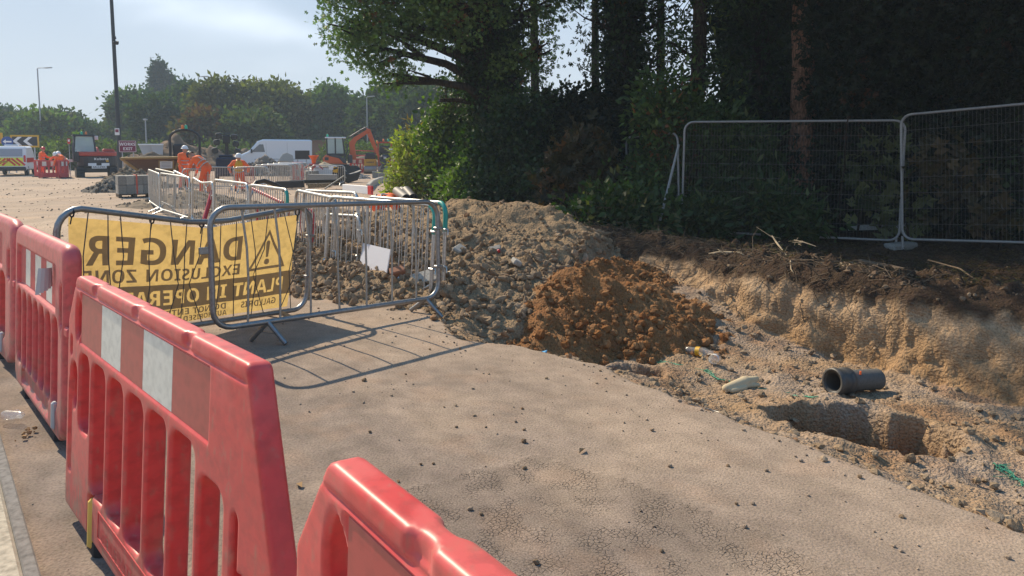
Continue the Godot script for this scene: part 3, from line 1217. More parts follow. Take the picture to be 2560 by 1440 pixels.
	tag(swarm("loose_earth_crumbs", CLODS[1], M.stone, ex, ec), "crumbs of earth and gravel strewn over the excavation floor", "gravel", "", "stuff")
	tag(swarm("road_grit", STONES[2], M.stone, px, pc), "small grit and pebbles strewn on the dusty tarmac", "grit", "", "stuff")
	# coarser grit trodden into the site's far surface
	var gx := []
	var gc := []
	for i in 4200:
		var z := -9.0 - 34.0 * pow(r.randf(), 1.6)
		var x := r.randf_range(-0.72, -0.08) * -z
		if side(EDGE, Vector2(x, z)) > -0.3 or N1.get_noise_2d(x * 0.35, z * 0.35) < -0.15:
			continue
		var s := 0.010 + 0.035 * pow(r.randf(), 4.0)
		gx.append(Transform3D(rot_rand(r).scaled(Vector3(s, s * 0.7, s)), Vector3(x, height(x, z) + s * 0.3, z)))
		gc.append(Color(0.26, 0.20, 0.15).lerp(Color(0.46, 0.36, 0.26), r.randf()))
	tag(swarm("site_grit", STONES[3], M.stone, gx, gc), "stones and grit trodden into the far part of the site", "grit", "", "stuff")
	# chips of stone that stand out on the bare tarmac
	var chips := [[Vector3(0.065, 0.000, -3.883), 0.022, 3], [Vector3(-1.016, 0.000, -4.951), 0.024, -1], [Vector3(1.593, 0.000, -3.644), 0.026, 5], [Vector3(1.684, 0.000, -3.445), 0.017, -1], [Vector3(-0.134, 0.000, -3.079), 0.012, -1], [Vector3(-0.796, 0.000, -4.014), 0.014, -1], [Vector3(-0.460, 0.000, -3.596), 0.011, 3], [Vector3(-0.149, 0.000, -4.104), 0.010, 3], [Vector3(-0.420, 0.000, -4.435), 0.010, 5], [Vector3(-0.347, 0.000, -4.456), 0.012, 5], [Vector3(0.092, 0.000, -2.698), 0.018, -1], [Vector3(0.592, 0.000, -2.783), 0.012, 3], [Vector3(2.041, -0.020, -3.458), 0.022, 5], [Vector3(2.174, -0.030, -3.185), 0.05, 5], [Vector3(-0.304, 0.000, -6.123), 0.06, 1], [Vector3(-0.728, 0.000, -6.787), 0.05, 4]]
	var k := 0
	for q in chips:
		var p: Vector3 = q[0]
		var s: float = q[1]
		obj("stone", STONES[k % 5], M.stone_1 if q[2] < 0 else M["stone_%d" % q[2]], road, Transform3D(rot_rand(r).scaled(Vector3(s, s * 0.8, s)), Vector3(p.x, height(p.x, p.z) + s * 0.45, p.z)))
		k += 1

# ------------------------------------------------------------------ trees, shrubs, ivy
var LEAF := {}
func leaf_spray(seed_: int, n: int, radius: float, ll: float, lw: float, lobed := false, hang := 0.0) -> ArrayMesh:
	var r := RandomNumberGenerator.new()
	r.seed = seed_
	var m := MB.new()
	for i in n:
		var p := Vector3(r.randfn(), r.randfn() * 0.8, r.randfn()) * radius * 0.5
		var d := (Vector3(r.randfn(), r.randfn() * 0.5 - hang, r.randfn()) + p * (1.2 / radius)).normalized()
		var s := d.cross(Vector3(r.randfn() * 0.6, 1.0, r.randfn() * 0.6)).normalized()
		var up := s.cross(d).normalized()
		var l := ll * r.randf_range(0.7, 1.25)
		var w := lw * r.randf_range(0.75, 1.2) * 0.5
		var g := r.randf_range(0.7, 1.25)
		m.col = Color(g, g, g * r.randf_range(0.8, 1.1))
		var tip := p + d * l - up * l * 0.12
		var f := -up * w * 0.25
		if lobed:
			var mid := p + d * l * 0.45
			for sg in [-1.0, 1.0]:
				var a: Vector3 = p + d * l * 0.18 + s * sg * w * 0.9 + f
				var b: Vector3 = p + d * l * 0.62 + s * sg * w * 1.15 + f
				var c: Vector3 = p + d * l * 0.72 + s * sg * w * 0.38
				m.tri(p, a, mid)
				m.tri(p + d * l * 0.3, b, c)
				m.tri(mid, c, tip)
		else:
			for sg in [-1.0, 1.0]:
				var a: Vector3 = p + d * l * 0.35 + s * sg * w + f
				m.tri(p, a, tip)
	return m.commit(false)

var GN := FastNoiseLite.new()
# fills uneven lobes with sprays; lobes = [[centre, radii, count], ...]
func sprays(lobes: Array, r: RandomNumberGenerator, lo: float, hi: float, tones: Array, gap := 0.12, hollow := 0.3) -> Array:
	var xf := []
	var cl := []
	for b in lobes:
		var c: Vector3 = b[0]
		var rad: Vector3 = b[1]
		var n: int = b[2]
		var f: float = 1.3 / ((rad.x + rad.y + rad.z) / 3.0)
		var k := 0
		var tries := 0
		while k < n and tries < n * 4:
			tries += 1
			var d := Vector3(r.randfn(), r.randfn(), r.randfn()).normalized()
			var q := pow(lerpf(hollow * hollow * hollow, 1.0, r.randf()), 0.3333)
			q *= 1.0 + 0.28 * GN.get_noise_3dv(d * 1.7 + c)
			var p := c + d * rad * q
			if GN.get_noise_3dv(p * f * 1.7) < gap - 0.35 - r.randf() * 0.12:
				continue
			if p.y < 0.05:
				continue
			var s := r.randf_range(lo, hi)
			xf.append(Transform3D(rot_rand(r).scaled(Vector3(s, s, s)), p))
			var t: Color = tones[0]
			var a := clampf(0.5 + 0.9 * GN.get_noise_3dv(p * f * 0.9 + Vector3(30, 0, 0)) + 0.35 * r.randfn(), 0, 1)
			t = t.lerp(tones[1], a)
			if tones.size() > 2 and r.randf() < (tones[3] if tones.size() > 3 else 0.04):
				t = tones[2]
			cl.append(t * r.randf_range(0.8, 1.2))
			k += 1
	return [xf, cl]

func trunk_mesh(pts: Array, r0: float, r1: float, sides: int, seed_: int) -> MB:
	var nz := FastNoiseLite.new()
	nz.seed = seed_
	nz.frequency = 1.0
	# finer rings
	var fine := []
	var rr := []
	for i in pts.size() - 1:
		for k in 4:
			fine.append((pts[i] as Vector3).lerp(pts[i + 1], k / 4.0))
	fine.append(pts[pts.size() - 1])
	for i in fine.size():
		var t := float(i) / (fine.size() - 1)
		rr.append(lerpf(r0, r1, t) * (1.0 + 0.35 * exp(-t * 14.0)))
	var m := MB.new()
	m.tube(fine, rr, sides)
	for i in m.v.size():
		m.v[i] += m.n[i] * r0 * 0.16 * nz.get_noise_3d(m.v[i].x * 5.0, m.v[i].y * 0.8, m.v[i].z * 5.0)
	return m

func tree(called: String, label: String, at: Vector3, trunk: Array, r0: float, r1: float, lobes: Array, spray: String, lo: float, hi: float, tones: Array, seed_: int, group := "", gap := 0.12, bark := "bark") -> Node3D:
	var r := RandomNumberGenerator.new()
	r.seed = seed_
	var t := thing(called, label, "tree", at, 0.0, group)
	var m := trunk_mesh(trunk, r0, r1, 14, seed_)
	obj("trunk", m, M[bark], t)
	var lm := MB.new()
	for b in lobes:
		# a limb from the trunk to each lobe, with twigs
		var c: Vector3 = b[0]
		var best: Vector3 = trunk[0]
		for i in trunk.size() - 1:
			for k in 5:
				var p: Vector3 = (trunk[i] as Vector3).lerp(trunk[i + 1], k / 5.0)
				if p.y < c.y - 0.25 * p.distance_to(c) * 0.8 and p.y > best.y:
					best = p
		var mid := best.lerp(c, 0.5) + Vector3(r.randfn(), r.randf(), r.randfn()) * 0.08 * best.distance_to(c)
		var w := clampf(r0 * 0.28, 0.02, 0.2)
		lm.tube([best, best.lerp(mid, 0.5) + Vector3(0, 0.05, 0), mid, mid.lerp(c, 0.6), c], [w, w * 0.8, w * 0.6, w * 0.45, w * 0.25], 7)
		for k in 5:
			var d := Vector3(r.randfn(), r.randfn() * 0.7, r.randfn()).normalized()
			var e: Vector3 = c + d * b[1] * 0.85
			var s := mid.lerp(c, r.randf_range(0.2, 1.0))
			lm.tube([s, s.lerp(e, 0.5) + Vector3(r.randfn(), r.randfn(), r.randfn()) * 0.1, e], [w * 0.35, w * 0.22, w * 0.08], 5)
	if lobes.size():
		obj("limbs", lm, M[bark], t)
		var s := sprays(lobes, r, lo, hi, tones, gap)
		swarm("crown", LEAF[spray], M.leaf_far if spray == "far" else M.leaf, s[0], s[1], t)
	return t

func shrub(called: String, label: String, at: Vector3, lobes: Array, spray: String, lo: float, hi: float, tones: Array, seed_: int, group := "", gap := 0.05, stems := 5) -> Node3D:
	var r := RandomNumberGenerator.new()
	r.seed = seed_
	var t := thing(called, label, "shrub", at, 0.0, group)
	var m := MB.new()
	for i in stems:
		var b: Array = lobes[r.randi() % lobes.size()]
		var c: Vector3 = b[0]
		var e: Vector3 = c + Vector3(r.randfn() * 0.4, r.randf_range(0.1, 0.8), r.randfn() * 0.4) * b[1]
		var s := Vector3(c.x + r.randfn() * 0.2, 0.0, c.z + r.randfn() * 0.2)
		m.tube([s, s.lerp(e, 0.5) + Vector3(r.randfn(), 0, r.randfn()) * 0.08, e], [0.025, 0.018, 0.008], 5)
	obj("stems", m, M.bark, t)
	var s := sprays(lobes, r, lo, hi, tones, gap, 0.2)
	swarm("foliage", LEAF[spray], M.leaf_far if spray == "far" else M.leaf, s[0], s[1], t)
	return t

func far_tree(label: String, px: float, d: float, w: float, h: float, tones: Array, seed_: int, shape := "round", gap := 0.1) -> void:
	var x := (px - 1280.0) / 1850.0 * d
	var at := Vector3(x, 0, -d)
	var r := RandomNumberGenerator.new()
	r.seed = seed_
	var lobes := []
	var rad := w * 0.5
	var tone := r.randf_range(0.75, 1.35)
	tones = [(tones[0] as Color) * tone, (tones[1] as Color) * tone]
	if shape == "column":
		for i in 5:
			var f := i / 4.0
			lobes.append([Vector3(r.randfn() * 0.15, h * (0.22 + 0.7 * f), r.randfn() * 0.15), Vector3(rad * (1.0 - 0.62 * f), h * 0.16, rad * (1.0 - 0.62 * f)), 150])
	else:
		lobes.append([Vector3(0, h * 0.62, 0), Vector3(rad * 0.72, h * 0.36, rad * 0.72), 420])
		lobes.append([Vector3(0, h * 0.3, 0), Vector3(rad * 0.8, h * 0.3, rad * 0.8), 320])
		for i in 7:
			var a := TAU * i / 7.0 + r.randf() * 0.5
			var y := r.randf_range(0.32, 0.82)
			var q := rad * 0.62 * sqrt(maxf(0.1, 1.0 - pow((y - 0.5) * 1.7, 2.0)))
			lobes.append([Vector3(cos(a) * q, h * y, sin(a) * q), Vector3(rad * 0.42, h * 0.16, rad * 0.42), 150])
	tree("far_tree", label, at, [Vector3.ZERO, Vector3(0.1, h * 0.3, 0), Vector3(0, h * 0.7, 0.1)], 0.22, 0.08, lobes, "far", 0.8, 1.5, tones, seed_, "trees at the far end of the site", gap)

func build_green() -> void:
	GN.seed = 8
	GN.frequency = 0.5
	GN.fractal_octaves = 2
	LEAF["maple"] = leaf_spray(1, 13, 0.36, 0.15, 0.15, true)
	LEAF["small"] = leaf_spray(2, 18, 0.28, 0.10, 0.055)
	LEAF["ivy"] = leaf_spray(3, 20, 0.26, 0.085, 0.075, false, 0.3)
	LEAF["long"] = leaf_spray(4, 16, 0.28, 0.15, 0.05, false, 0.6)
	LEAF["far"] = leaf_spray(5, 16, 0.75, 0.42, 0.30)
	LEAF["broad"] = leaf_spray(6, 9, 0.25, 0.17, 0.16, true, 0.4)
	var mid := Color(0.060, 0.105, 0.036)
	var sun := Color(0.125, 0.185, 0.055)
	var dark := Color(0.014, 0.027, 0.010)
	var ivy := Color(0.038, 0.070, 0.024)
	var brown := Color(0.22, 0.085, 0.03)
	var pale := Color(0.20, 0.24, 0.06)

	# --- far belt, from left to right
	var fg := Color(0.052, 0.088, 0.036)
	var fg2 := Color(0.105, 0.14, 0.055)
	var olive := Color(0.10, 0.10, 0.034)
	var olive2 := Color(0.21, 0.19, 0.065)
	far_tree("dark tree cut by the picture's left edge, behind the chevron board", 2, 92, 6.0, 6.0, [fg, fg2], 101)
	far_tree("small pointed conifer top showing over the left hedge line", 18, 112, 2.2, 7.0, [fg, fg], 102, "column")
	far_tree("rounded tree behind the chevron board's left half", 62, 96, 7.0, 6.2, [fg, fg2], 103)
	far_tree("round yellow-green bushy tree behind the tall thin lamp post", 108, 84, 6.0, 5.6, [olive, sun], 104)
	far_tree("dark broad tree just right of the thin lamp post", 165, 98, 8.0, 6.6, [fg, fg2], 105)
	far_tree("low dark tree over the black digger's cab", 212, 88, 5.0, 4.3, [fg, fg2], 106)
	far_tree("low straggling tree between the digger and the dark pole", 265, 92, 5.5, 4.0, [fg, olive], 107, "round", 0.2)
	far_tree("thin pale half-bare tree just right of the dark pole", 322, 96, 4.0, 7.0, [olive, olive2], 108, "round", 0.28)
	far_tree("tall round-topped tree left of the twin poplars", 362, 96, 7.5, 9.2, [fg, fg2], 109)
	far_tree("taller of the twin poplars rising above the tree line", 406, 124, 3.6, 15.0, [fg, fg], 110, "column")
	far_tree("shorter of the twin poplars, at the right of the taller", 427, 124, 3.0, 13.2, [fg, fg], 111, "column")
	far_tree("broad dark tree in front of the poplars", 408, 84, 7.0, 7.2, [fg, fg2], 112)
	far_tree("dense round tree right of the poplars", 470, 92, 8.0, 9.6, [fg, fg2], 113)
	far_tree("reddish-brown thin tree above the dumper's hoop", 505, 74, 3.5, 5.0, [brown * 0.6, olive], 114, "round", 0.2)
	far_tree("big olive-brown tree left of the white van's roof", 585, 82, 8.5, 9.2, [olive, olive2], 115)
	far_tree("olive tree whose crown touches the big olive-brown one", 690, 84, 8.0, 9.0, [olive * 0.9, olive2], 116)
	far_tree("lower olive bush in front of the two olive trees", 640, 76, 6.5, 5.2, [olive, fg2], 117)
	far_tree("dark gap-filling tree above the white van's rear", 740, 90, 6.0, 7.0, [fg, olive], 118)
	far_tree("pale green tree with open crown above the rubble", 812, 88, 6.0, 9.0, [fg2, sun], 119, "round", 0.22)
	far_tree("low dense tree behind the orange digger's cab", 870, 92, 6.5, 7.6, [fg, fg2], 120)
	far_tree("open tree behind the orange digger's boom", 905, 86, 5.0, 7.0, [fg, fg2], 121, "round", 0.2)
	far_tree("tree right of the slim lamp post by the rollers", 962, 82, 6.5, 8.4, [fg, fg2], 122, "round", 0.16)
	far_tree("tree whose crown meets the big sycamore's branches", 1015, 80, 6.5, 8.6, [fg, fg2], 123, "round", 0.16)
	far_tree("tree behind the bright bush at the road's end", 1065, 76, 6.0, 7.8, [fg, fg2], 124)
	far_tree("last tree of the far belt, glimpsed past the ivy trunk", 1130, 78, 7.0, 8.0, [fg, sun], 125)
	for q in [[15, 66, 5.0, 2.6], [75, 62, 4.0, 2.4], [140, 64, 4.5, 2.4], [205, 60, 4.5, 2.7], [262, 62, 4.0, 2.3], [330, 68, 5.0, 2.4], [395, 66, 5.0, 2.2], [560, 68, 5.0, 2.6], [860, 66, 4.0, 2.2], [915, 64, 4.0, 2.0], [965, 62, 4.0, 2.1], [1020, 60, 4.5, 2.6]]:
		var x: float = (q[0] - 1280.0) / 1850.0 * q[1]
		shrub("hedge_bush", {15: "weedy bush behind the blue arrow sign", 75: "weedy bush under the chevron board", 140: "tall weeds behind the first worker in orange", 205: "pale willow-like bush behind the black digger's cab", 262: "tangle of weeds behind the dark pole's foot", 330: "light green weeds behind the WORKS EXIT sign", 395: "weeds above the tipped skip of the dumper", 560: "olive bush behind the black floodlights", 860: "bush behind the orange digger", 915: "hedge bush under the orange digger's arm", 965: "hedge bush behind the red roller", 1020: "bush behind the right-hand kerb, beside the bright bush"}[q[0]], Vector3(x, 0, -q[1]), [[Vector3(0, q[3] * 0.45, 0), Vector3(q[2] * 0.5, q[3] * 0.5, 1.5), 260], [Vector3(q[2] * 0.35, q[3] * 0.35, 0.3), Vector3(q[2] * 0.4, q[3] * 0.4, 1.3), 160]], "far", 0.35, 0.8, [olive, sun, pale, 0.1], 300 + q[0], "bushes along the far edge of the site", -0.1)

	# --- the wood
	var ta := Vector3(-0.454, 0.448, -20.000)
	ta.y = 0.1
	var L := func(px: float, py: float, d: float) -> Vector3: return Vector3((px - 1280.0) / 1850.0 * d, 1.58 + (375.0 - py) / 1850.0 * d, -d)
	var rel := func(list: Array, o: Vector3) -> Array:
		var out := []
		for q in list:
			out.append([L.call(q[0], q[1], q[2]) - o, Vector3(q[3], q[4], q[5]), q[6]])
		return out
	tree("sycamore_tree", "huge ivy-clad sycamore whose branches reach out over the road", ta, [Vector3(0, -0.3, 0), Vector3(0.05, 2.0, 0), Vector3(-0.15, 4.5, 0), Vector3(-0.1, 8.0, 0.1), Vector3(0.2, 12.0, 0)], 0.62, 0.3,
		rel.call([[880, 60, 18.5, 0.75, 0.75, 1.0, 74], [930, 120, 18.8, 0.9, 0.75, 1.1, 96], [985, 60, 19, 1.1, 1.0, 1.3, 142], [930, -20, 18.6, 1.2, 0.8, 1.3, 131], [1090, 60, 19.4, 0.8, 0.6, 1.0, 108], [985, 190, 19, 0.6, 0.45, 0.8, 45], [1060, -10, 19, 1.2, 1.0, 1.4, 148],
			[1150, 20, 18.2, 1.3, 1.0, 1.0, 136], [1000, -130, 19, 1.9, 1.1, 1.8, 357], [1130, -180, 19, 2.2, 1.4, 2.2, 450], [1330, 30, 19.6, 0.9, 0.7, 1.0, 64], [1400, -40, 19.4, 1.3, 0.9, 1.4, 114], [1300, -220, 19.5, 2.4, 1.6, 2.4, 589], [1180, -420, 19.5, 3.4, 2.2, 3.2, 907], [1400, -420, 20, 3.0, 2.0, 3.0, 793], [1290, 200, 19.2, 0.9, 0.9, 0.8, 85], [1345, 130, 18.6, 0.5, 0.5, 0.6, 22]], ta) + [[Vector3(-4.4, 8.8, -17.4) - ta, Vector3(1.4, 0.9, 1.4), 150], [Vector3(-3.8, 10.6, -18.2) - ta, Vector3(1.5, 0.9, 1.5), 150], [Vector3(-2.4, 8.0, -11.9) - ta, Vector3(0.9, 0.4, 0.8), 34], [Vector3(-1.6, 8.4, -11.2) - ta, Vector3(0.8, 0.4, 0.8), 30], [Vector3(-0.9, 8.2, -12.9) - ta, Vector3(0.9, 0.4, 0.9), 34]],
		"maple", 0.5, 0.85, [mid * 1.4, sun * 1.4, brown, 0.02], 201, "", 0.30)
	# ivy round the trunk
	var r := RandomNumberGenerator.new()
	r.seed = 31
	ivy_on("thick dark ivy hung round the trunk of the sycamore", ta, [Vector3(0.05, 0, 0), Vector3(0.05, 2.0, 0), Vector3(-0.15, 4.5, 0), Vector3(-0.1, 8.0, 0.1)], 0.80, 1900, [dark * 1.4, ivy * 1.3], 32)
	# dead branch stub and hanging stems
	var stub := thing("dead_branch", "dead broken branch stub sticking out of the ivy trunk", "branch", ta)
	var sm := MB.new()
	sm.tube([Vector3(-0.5, 2.7, 0.3), Vector3(-1.0, 2.78, 0.5), Vector3(-1.42, 2.76, 0.6)], [0.07, 0.055, 0.045], 8)
	obj("stub", sm, M.bark, stub)
	var tw := MB.new()
	for i in 14:
		var s := Vector3(-0.9 - 0.4 * r.randf(), 2.75, 0.5)
		var e := s + Vector3(r.randf_range(-0.5, 0.3), r.randf_range(-0.55, 0.6), r.randfn() * 0.3)
		tw.tube([s, s.lerp(e, 0.5) + Vector3(r.randfn(), r.randfn(), 0) * 0.06, e], [0.012, 0.008, 0.003], 4)
	obj("twigs", tw, M.bark, stub)
	# slimmer stem beside it
	var tb := L.call(1147, 430, 21.5) as Vector3
	tb.y = 0.1
	tree("slim_tree", "slim pale stem standing just left of the ivy-clad sycamore", tb, [Vector3(0, -0.2, 0), Vector3(0.02, 3, 0), Vector3(0, 6.0, 0), Vector3(0.1, 9.0, 0)], 0.10, 0.06, rel.call([[1125, 210, 21.5, 0.35, 0.4, 0.5, 18], [1150, 320, 21.5, 0.4, 0.5, 0.5, 50], [1130, 60, 21.5, 0.5, 0.5, 0.6, 24]], tb), "ivy", 0.9, 1.3, [ivy, mid], 202, "", 0.1)
	# second dark trunk
	var tc := L.call(1562, 470, 17.5) as Vector3
	tc.y = 0.15
	tree("dark_tree", "dark ivy-covered tree in the middle of the wood's edge, right of the sycamore", tc, [Vector3(0, -0.2, 0), Vector3(-0.05, 2.5, 0), Vector3(-0.12, 5.0, 0), Vector3(0.0, 10.0, 0)], 0.30, 0.16,
		rel.call([[1480, 60, 17, 1.0, 0.9, 1.0, 23], [1560, -40, 17, 1.6, 1.1, 1.6, 41], [1650, 60, 17.2, 0.9, 0.9, 1.0, 23], [1440, -140, 17, 1.8, 1.1, 1.8, 62], [1680, -160, 17, 1.9, 1.2, 1.9, 69], [1560, -420, 17.5, 3.2, 2.2, 3.0, 360], [1500, 170, 17.5, 0.8, 0.6, 0.8, 12], [1620, 170, 17.0, 0.7, 0.7, 0.8, 14]], tc),
		"maple", 0.7, 1.1, [dark, mid, brown, 0.05], 203, "", 0.30)
	ivy_on("dark ivy wrapped round the middle trunk of the wood's edge", tc, [Vector3(0, 0, 0), Vector3(-0.05, 2.5, 0), Vector3(-0.12, 5.5, 0)], 0.42, 900, [dark, ivy], 33)
	var td := L.call(1740, 430, 15.5) as Vector3
	td.y = 0.15
	tree("leafy_tree", "tree with trailing pale green leaves behind the leaning fence panel", td, [Vector3(0, -0.2, 0), Vector3(-0.02, 2.5, 0), Vector3(0.02, 6.0, 0), Vector3(0.0, 10.0, 0)], 0.17, 0.11,
		rel.call([[1670, 110, 15.4, 0.55, 0.4, 0.6, 18], [1700, 200, 15.6, 0.8, 0.7, 0.7, 38], [1650, 260, 15.4, 0.6, 0.6, 0.6, 26], [1790, -20, 15.5, 1.0, 0.9, 1.2, 42], [1740, -200, 15.5, 2.0, 1.3, 2.0, 277], [1780, 250, 15.5, 0.7, 0.9, 0.7, 34], [1650, -60, 15.0, 0.7, 0.6, 0.8, 24]], td),
		"long", 0.85, 1.2, [ivy, mid, pale, 0.07], 204, "", 0.25)
	var te := L.call(1885, 430, 16.5) as Vector3
	te.y = 0.15
	tree("hollow_tree", "old dark trunk with a split, left of the reddish trunk", te, [Vector3(-0.05, -0.2, 0), Vector3(0.0, 2.0, 0), Vector3(0.08, 4.0, 0), Vector3(-0.1, 9.0, 0)], 0.27, 0.18,
		rel.call([[1900, 120, 16, 0.9, 0.9, 0.9, 60], [1950, -60, 16, 1.5, 1.1, 1.5, 99], [1860, -240, 16, 2.2, 1.5, 2.2, 450], [1830, 60, 16.5, 0.8, 1.1, 0.9, 60]], te),
		"maple", 0.7, 1.1, [dark, ivy], 205, "", 0.0)
	var tf := L.call(2003, 470, 14.8) as Vector3
	tf.y = 0.15
	tree("red_trunk_tree", "straight bare reddish-brown trunk rising behind the wire fence", tf, [Vector3(0.0, -0.2, 0), Vector3(-0.02, 2.5, 0), Vector3(-0.04, 5.0, 0), Vector3(0, 10.0, 0)], 0.26, 0.23,
		rel.call([[2080, -120, 14.5, 1.6, 1.1, 1.6, 380], [2000, -330, 14.5, 2.6, 1.8, 2.6, 650], [2200, -250, 14, 2.2, 1.5, 2.2, 500]], tf) + [[Vector3(4.6, 7.4, -10.6) - tf, Vector3(2.4, 1.0, 2.4), 650], [Vector3(7.4, 7.0, -9.6) - tf, Vector3(2.6, 1.2, 2.8), 750], [Vector3(9.8, 6.6, -7.4) - tf, Vector3(2.6, 1.4, 2.8), 650], [Vector3(3.6, 8.2, -13.4) - tf, Vector3(2.2, 1.2, 2.2), 500], [Vector3(6.6, 7.6, -13.0) - tf, Vector3(2.4, 1.3, 2.4), 600], [Vector3(10.5, 6.0, -11.0) - tf, Vector3(2.8, 2.2, 2.6), 600]],
		"maple", 0.7, 1.1, [dark, ivy], 206, "", 0.0, "bark_red")
	var tg := L.call(2330, 430, 14.0) as Vector3
	tg.y = 0.15
	tree("shade_tree", "densely leaved dark tree filling the right of the wood", tg, [Vector3(0, -0.2, 0), Vector3(0.1, 2.5, 0), Vector3(0.0, 6.0, 0), Vector3(0.2, 9.0, 0)], 0.18, 0.1,
		rel.call([[2150, 60, 13.5, 1.1, 1.0, 1.2, 260], [2300, 80, 13.5, 1.2, 1.1, 1.2, 300], [2450, 60, 13.0, 1.2, 1.2, 1.3, 300], [2250, -60, 13, 1.5, 1.0, 1.5, 340], [2420, -100, 12.8, 1.6, 1.1, 1.6, 360], [2560, 120, 13.0, 1.2, 1.5, 1.2, 300], [2560, -60, 12.5, 1.7, 1.3, 1.6, 380], [2140, 220, 14.0, 1.0, 0.9, 1.0, 220], [2300, 230, 14.0, 1.2, 0.9, 1.0, 240], [2480, 230, 13.6, 1.2, 0.9, 1.1, 240], [2700, 0, 12.5, 2.2, 2.2, 2.0, 450], [2420, -330, 13, 2.8, 1.8, 2.8, 650]], tg),
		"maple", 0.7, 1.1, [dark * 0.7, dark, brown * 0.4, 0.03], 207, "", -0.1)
	# deep wood: trees behind that close the view
	var deep := [[1330, 26, 300], [1480, 27, 301], [1640, 25, 302], [1800, 24, 303], [1960, 22, 304], [2120, 21, 305], [2290, 20, 306], [2460, 19, 307], [2640, 18, 308]]
	var dl := ["far trunk of the deep wood, seen through the gap beside the sycamore", "deep-wood tree behind the middle trunk's left side", "deep-wood tree behind the middle trunk's right side", "deep-wood tree behind the trailing pale leaves", "deep-wood tree behind the reddish trunk", "deep-wood tree right of the reddish trunk", "deep-wood tree above the fence's middle joint", "deep-wood tree above the right wire panel", "deep-wood tree at the picture's right edge"]
	for i in deep.size():
		var q: Array = deep[i]
		var o := L.call(q[0], 430, q[1]) as Vector3
		o.y = 0.1
		var sc: float = 1.0 if i < 4 else 1.25
		var n: int = 260 if i < 4 else 460
		var lobes := [[Vector3(0.6, 9.8, 0), Vector3(2.6, 2.0, 2.2) * sc, n + 100], [Vector3(-0.8, 1.2, 0), Vector3(1.7, 1.5, 1.4) * sc, n]]
		if i >= 4:
			lobes.append([Vector3(0, 6.5, 0), Vector3(2.2, 1.6, 1.8) * sc, n])
		if i >= 4:
			lobes.append([Vector3(0.2, 3.9, 0), Vector3(1.9, 1.7, 1.5) * sc, n])
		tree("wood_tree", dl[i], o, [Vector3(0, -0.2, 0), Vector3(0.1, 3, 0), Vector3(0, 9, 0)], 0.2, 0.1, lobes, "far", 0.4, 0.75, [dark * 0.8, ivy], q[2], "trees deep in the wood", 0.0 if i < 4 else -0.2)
	# --- undergrowth along the wood's edge
	var bush := func(nm: String, label: String, px: float, d: float, list: Array, spray: String, tones: Array, sd: int, gap: float) -> void:
		var o := L.call(px, 430, d) as Vector3
		o.y = 0.0
		shrub(nm, label, o, rel.call(list, o), spray, 0.95, 1.7, tones, sd, "undergrowth along the wood's edge", gap)
	bush.call("bright_bush", "bright yellow-green sunlit bush at the corner of the wood", 1045, 22.5, [[1020, 440, 22.4, 0.55, 0.75, 0.6, 93], [1055, 400, 22.6, 0.6, 0.8, 0.6, 105], [1035, 365, 22.8, 0.5, 0.5, 0.5, 62], [1085, 450, 22.2, 0.6, 0.6, 0.6, 86], [1010, 470, 22.4, 0.35, 0.35, 0.4, 43]], "long", [Color(0.24, 0.27, 0.07), Color(0.50, 0.49, 0.15), Color(0.36, 0.22, 0.08), 0.10], 401, 0.05)
	bush.call("green_bush", "green bush under the sycamore, right of the bright one", 1125, 21.0, [[1110, 420, 21.2, 0.7, 0.9, 0.6, 142], [1150, 350, 21.4, 0.8, 0.9, 0.6, 142], [1120, 300, 21.6, 0.6, 0.6, 0.6, 80], [1165, 450, 20.6, 0.7, 0.7, 0.6, 117], [1090, 340, 21.8, 0.5, 0.6, 0.5, 68]], "ivy", [mid, sun * 1.2, pale, 0.14], 402, 0.0)
	bush.call("leafy_sapling", "leafy sapling with pale drooping leaves above the heap's left end", 1180, 18.6, [[1170, 445, 18.8, 0.35, 0.35, 0.35, 37], [1195, 420, 18.6, 0.35, 0.3, 0.3, 31], [1150, 470, 18.4, 0.5, 0.3, 0.4, 43], [1240, 470, 18.4, 0.35, 0.3, 0.3, 27]], "long", [sun, Color(0.2, 0.26, 0.09)], 403, 0.0)
	bush.call("bramble", "dark dense bramble at the foot of the ivy trunk", 1300, 17.5, [[1260, 400, 18, 0.9, 1.0, 0.6, 247], [1330, 420, 17.6, 0.9, 1.0, 0.7, 247], [1400, 390, 17.6, 0.8, 0.9, 0.6, 195], [1310, 330, 18, 0.9, 0.7, 0.6, 180], [1390, 300, 18, 0.8, 0.7, 0.6, 150], [1240, 480, 17.2, 0.7, 0.45, 0.5, 120], [1370, 480, 16.6, 0.8, 0.5, 0.5, 142]], "ivy", [dark * 1.5, ivy * 1.4, Color(0.09, 0.13, 0.06), 0.12], 404, -0.1)
	bush.call("withered_bush", "withered bush with hanging rust-brown leaves", 1450, 14.5, [[1420, 440, 14.6, 0.35, 0.45, 0.35, 45], [1450, 390, 14.8, 0.4, 0.35, 0.4, 45], [1500, 430, 14.6, 0.35, 0.35, 0.35, 37], [1395, 480, 14.2, 0.3, 0.35, 0.3, 33]], "broad", [Color(0.045, 0.045, 0.022), Color(0.10, 0.065, 0.03), brown * 0.8, 0.10], 405, 0.0)
	bush.call("dark_thicket", "black-green thicket between withered bush and fence", 1500, 17.0, [[1470, 380, 17, 0.9, 1.0, 0.6, 247], [1540, 350, 16.8, 0.8, 1.1, 0.6, 247], [1480, 470, 16.4, 0.8, 0.7, 0.5, 195], [1580, 460, 16, 0.8, 0.8, 0.5, 195], [1450, 300, 17.4, 0.8, 0.7, 0.6, 165], [1620, 380, 16, 0.8, 1.0, 0.5, 210]], "ivy", [dark * 0.7, dark], 406, -0.15)
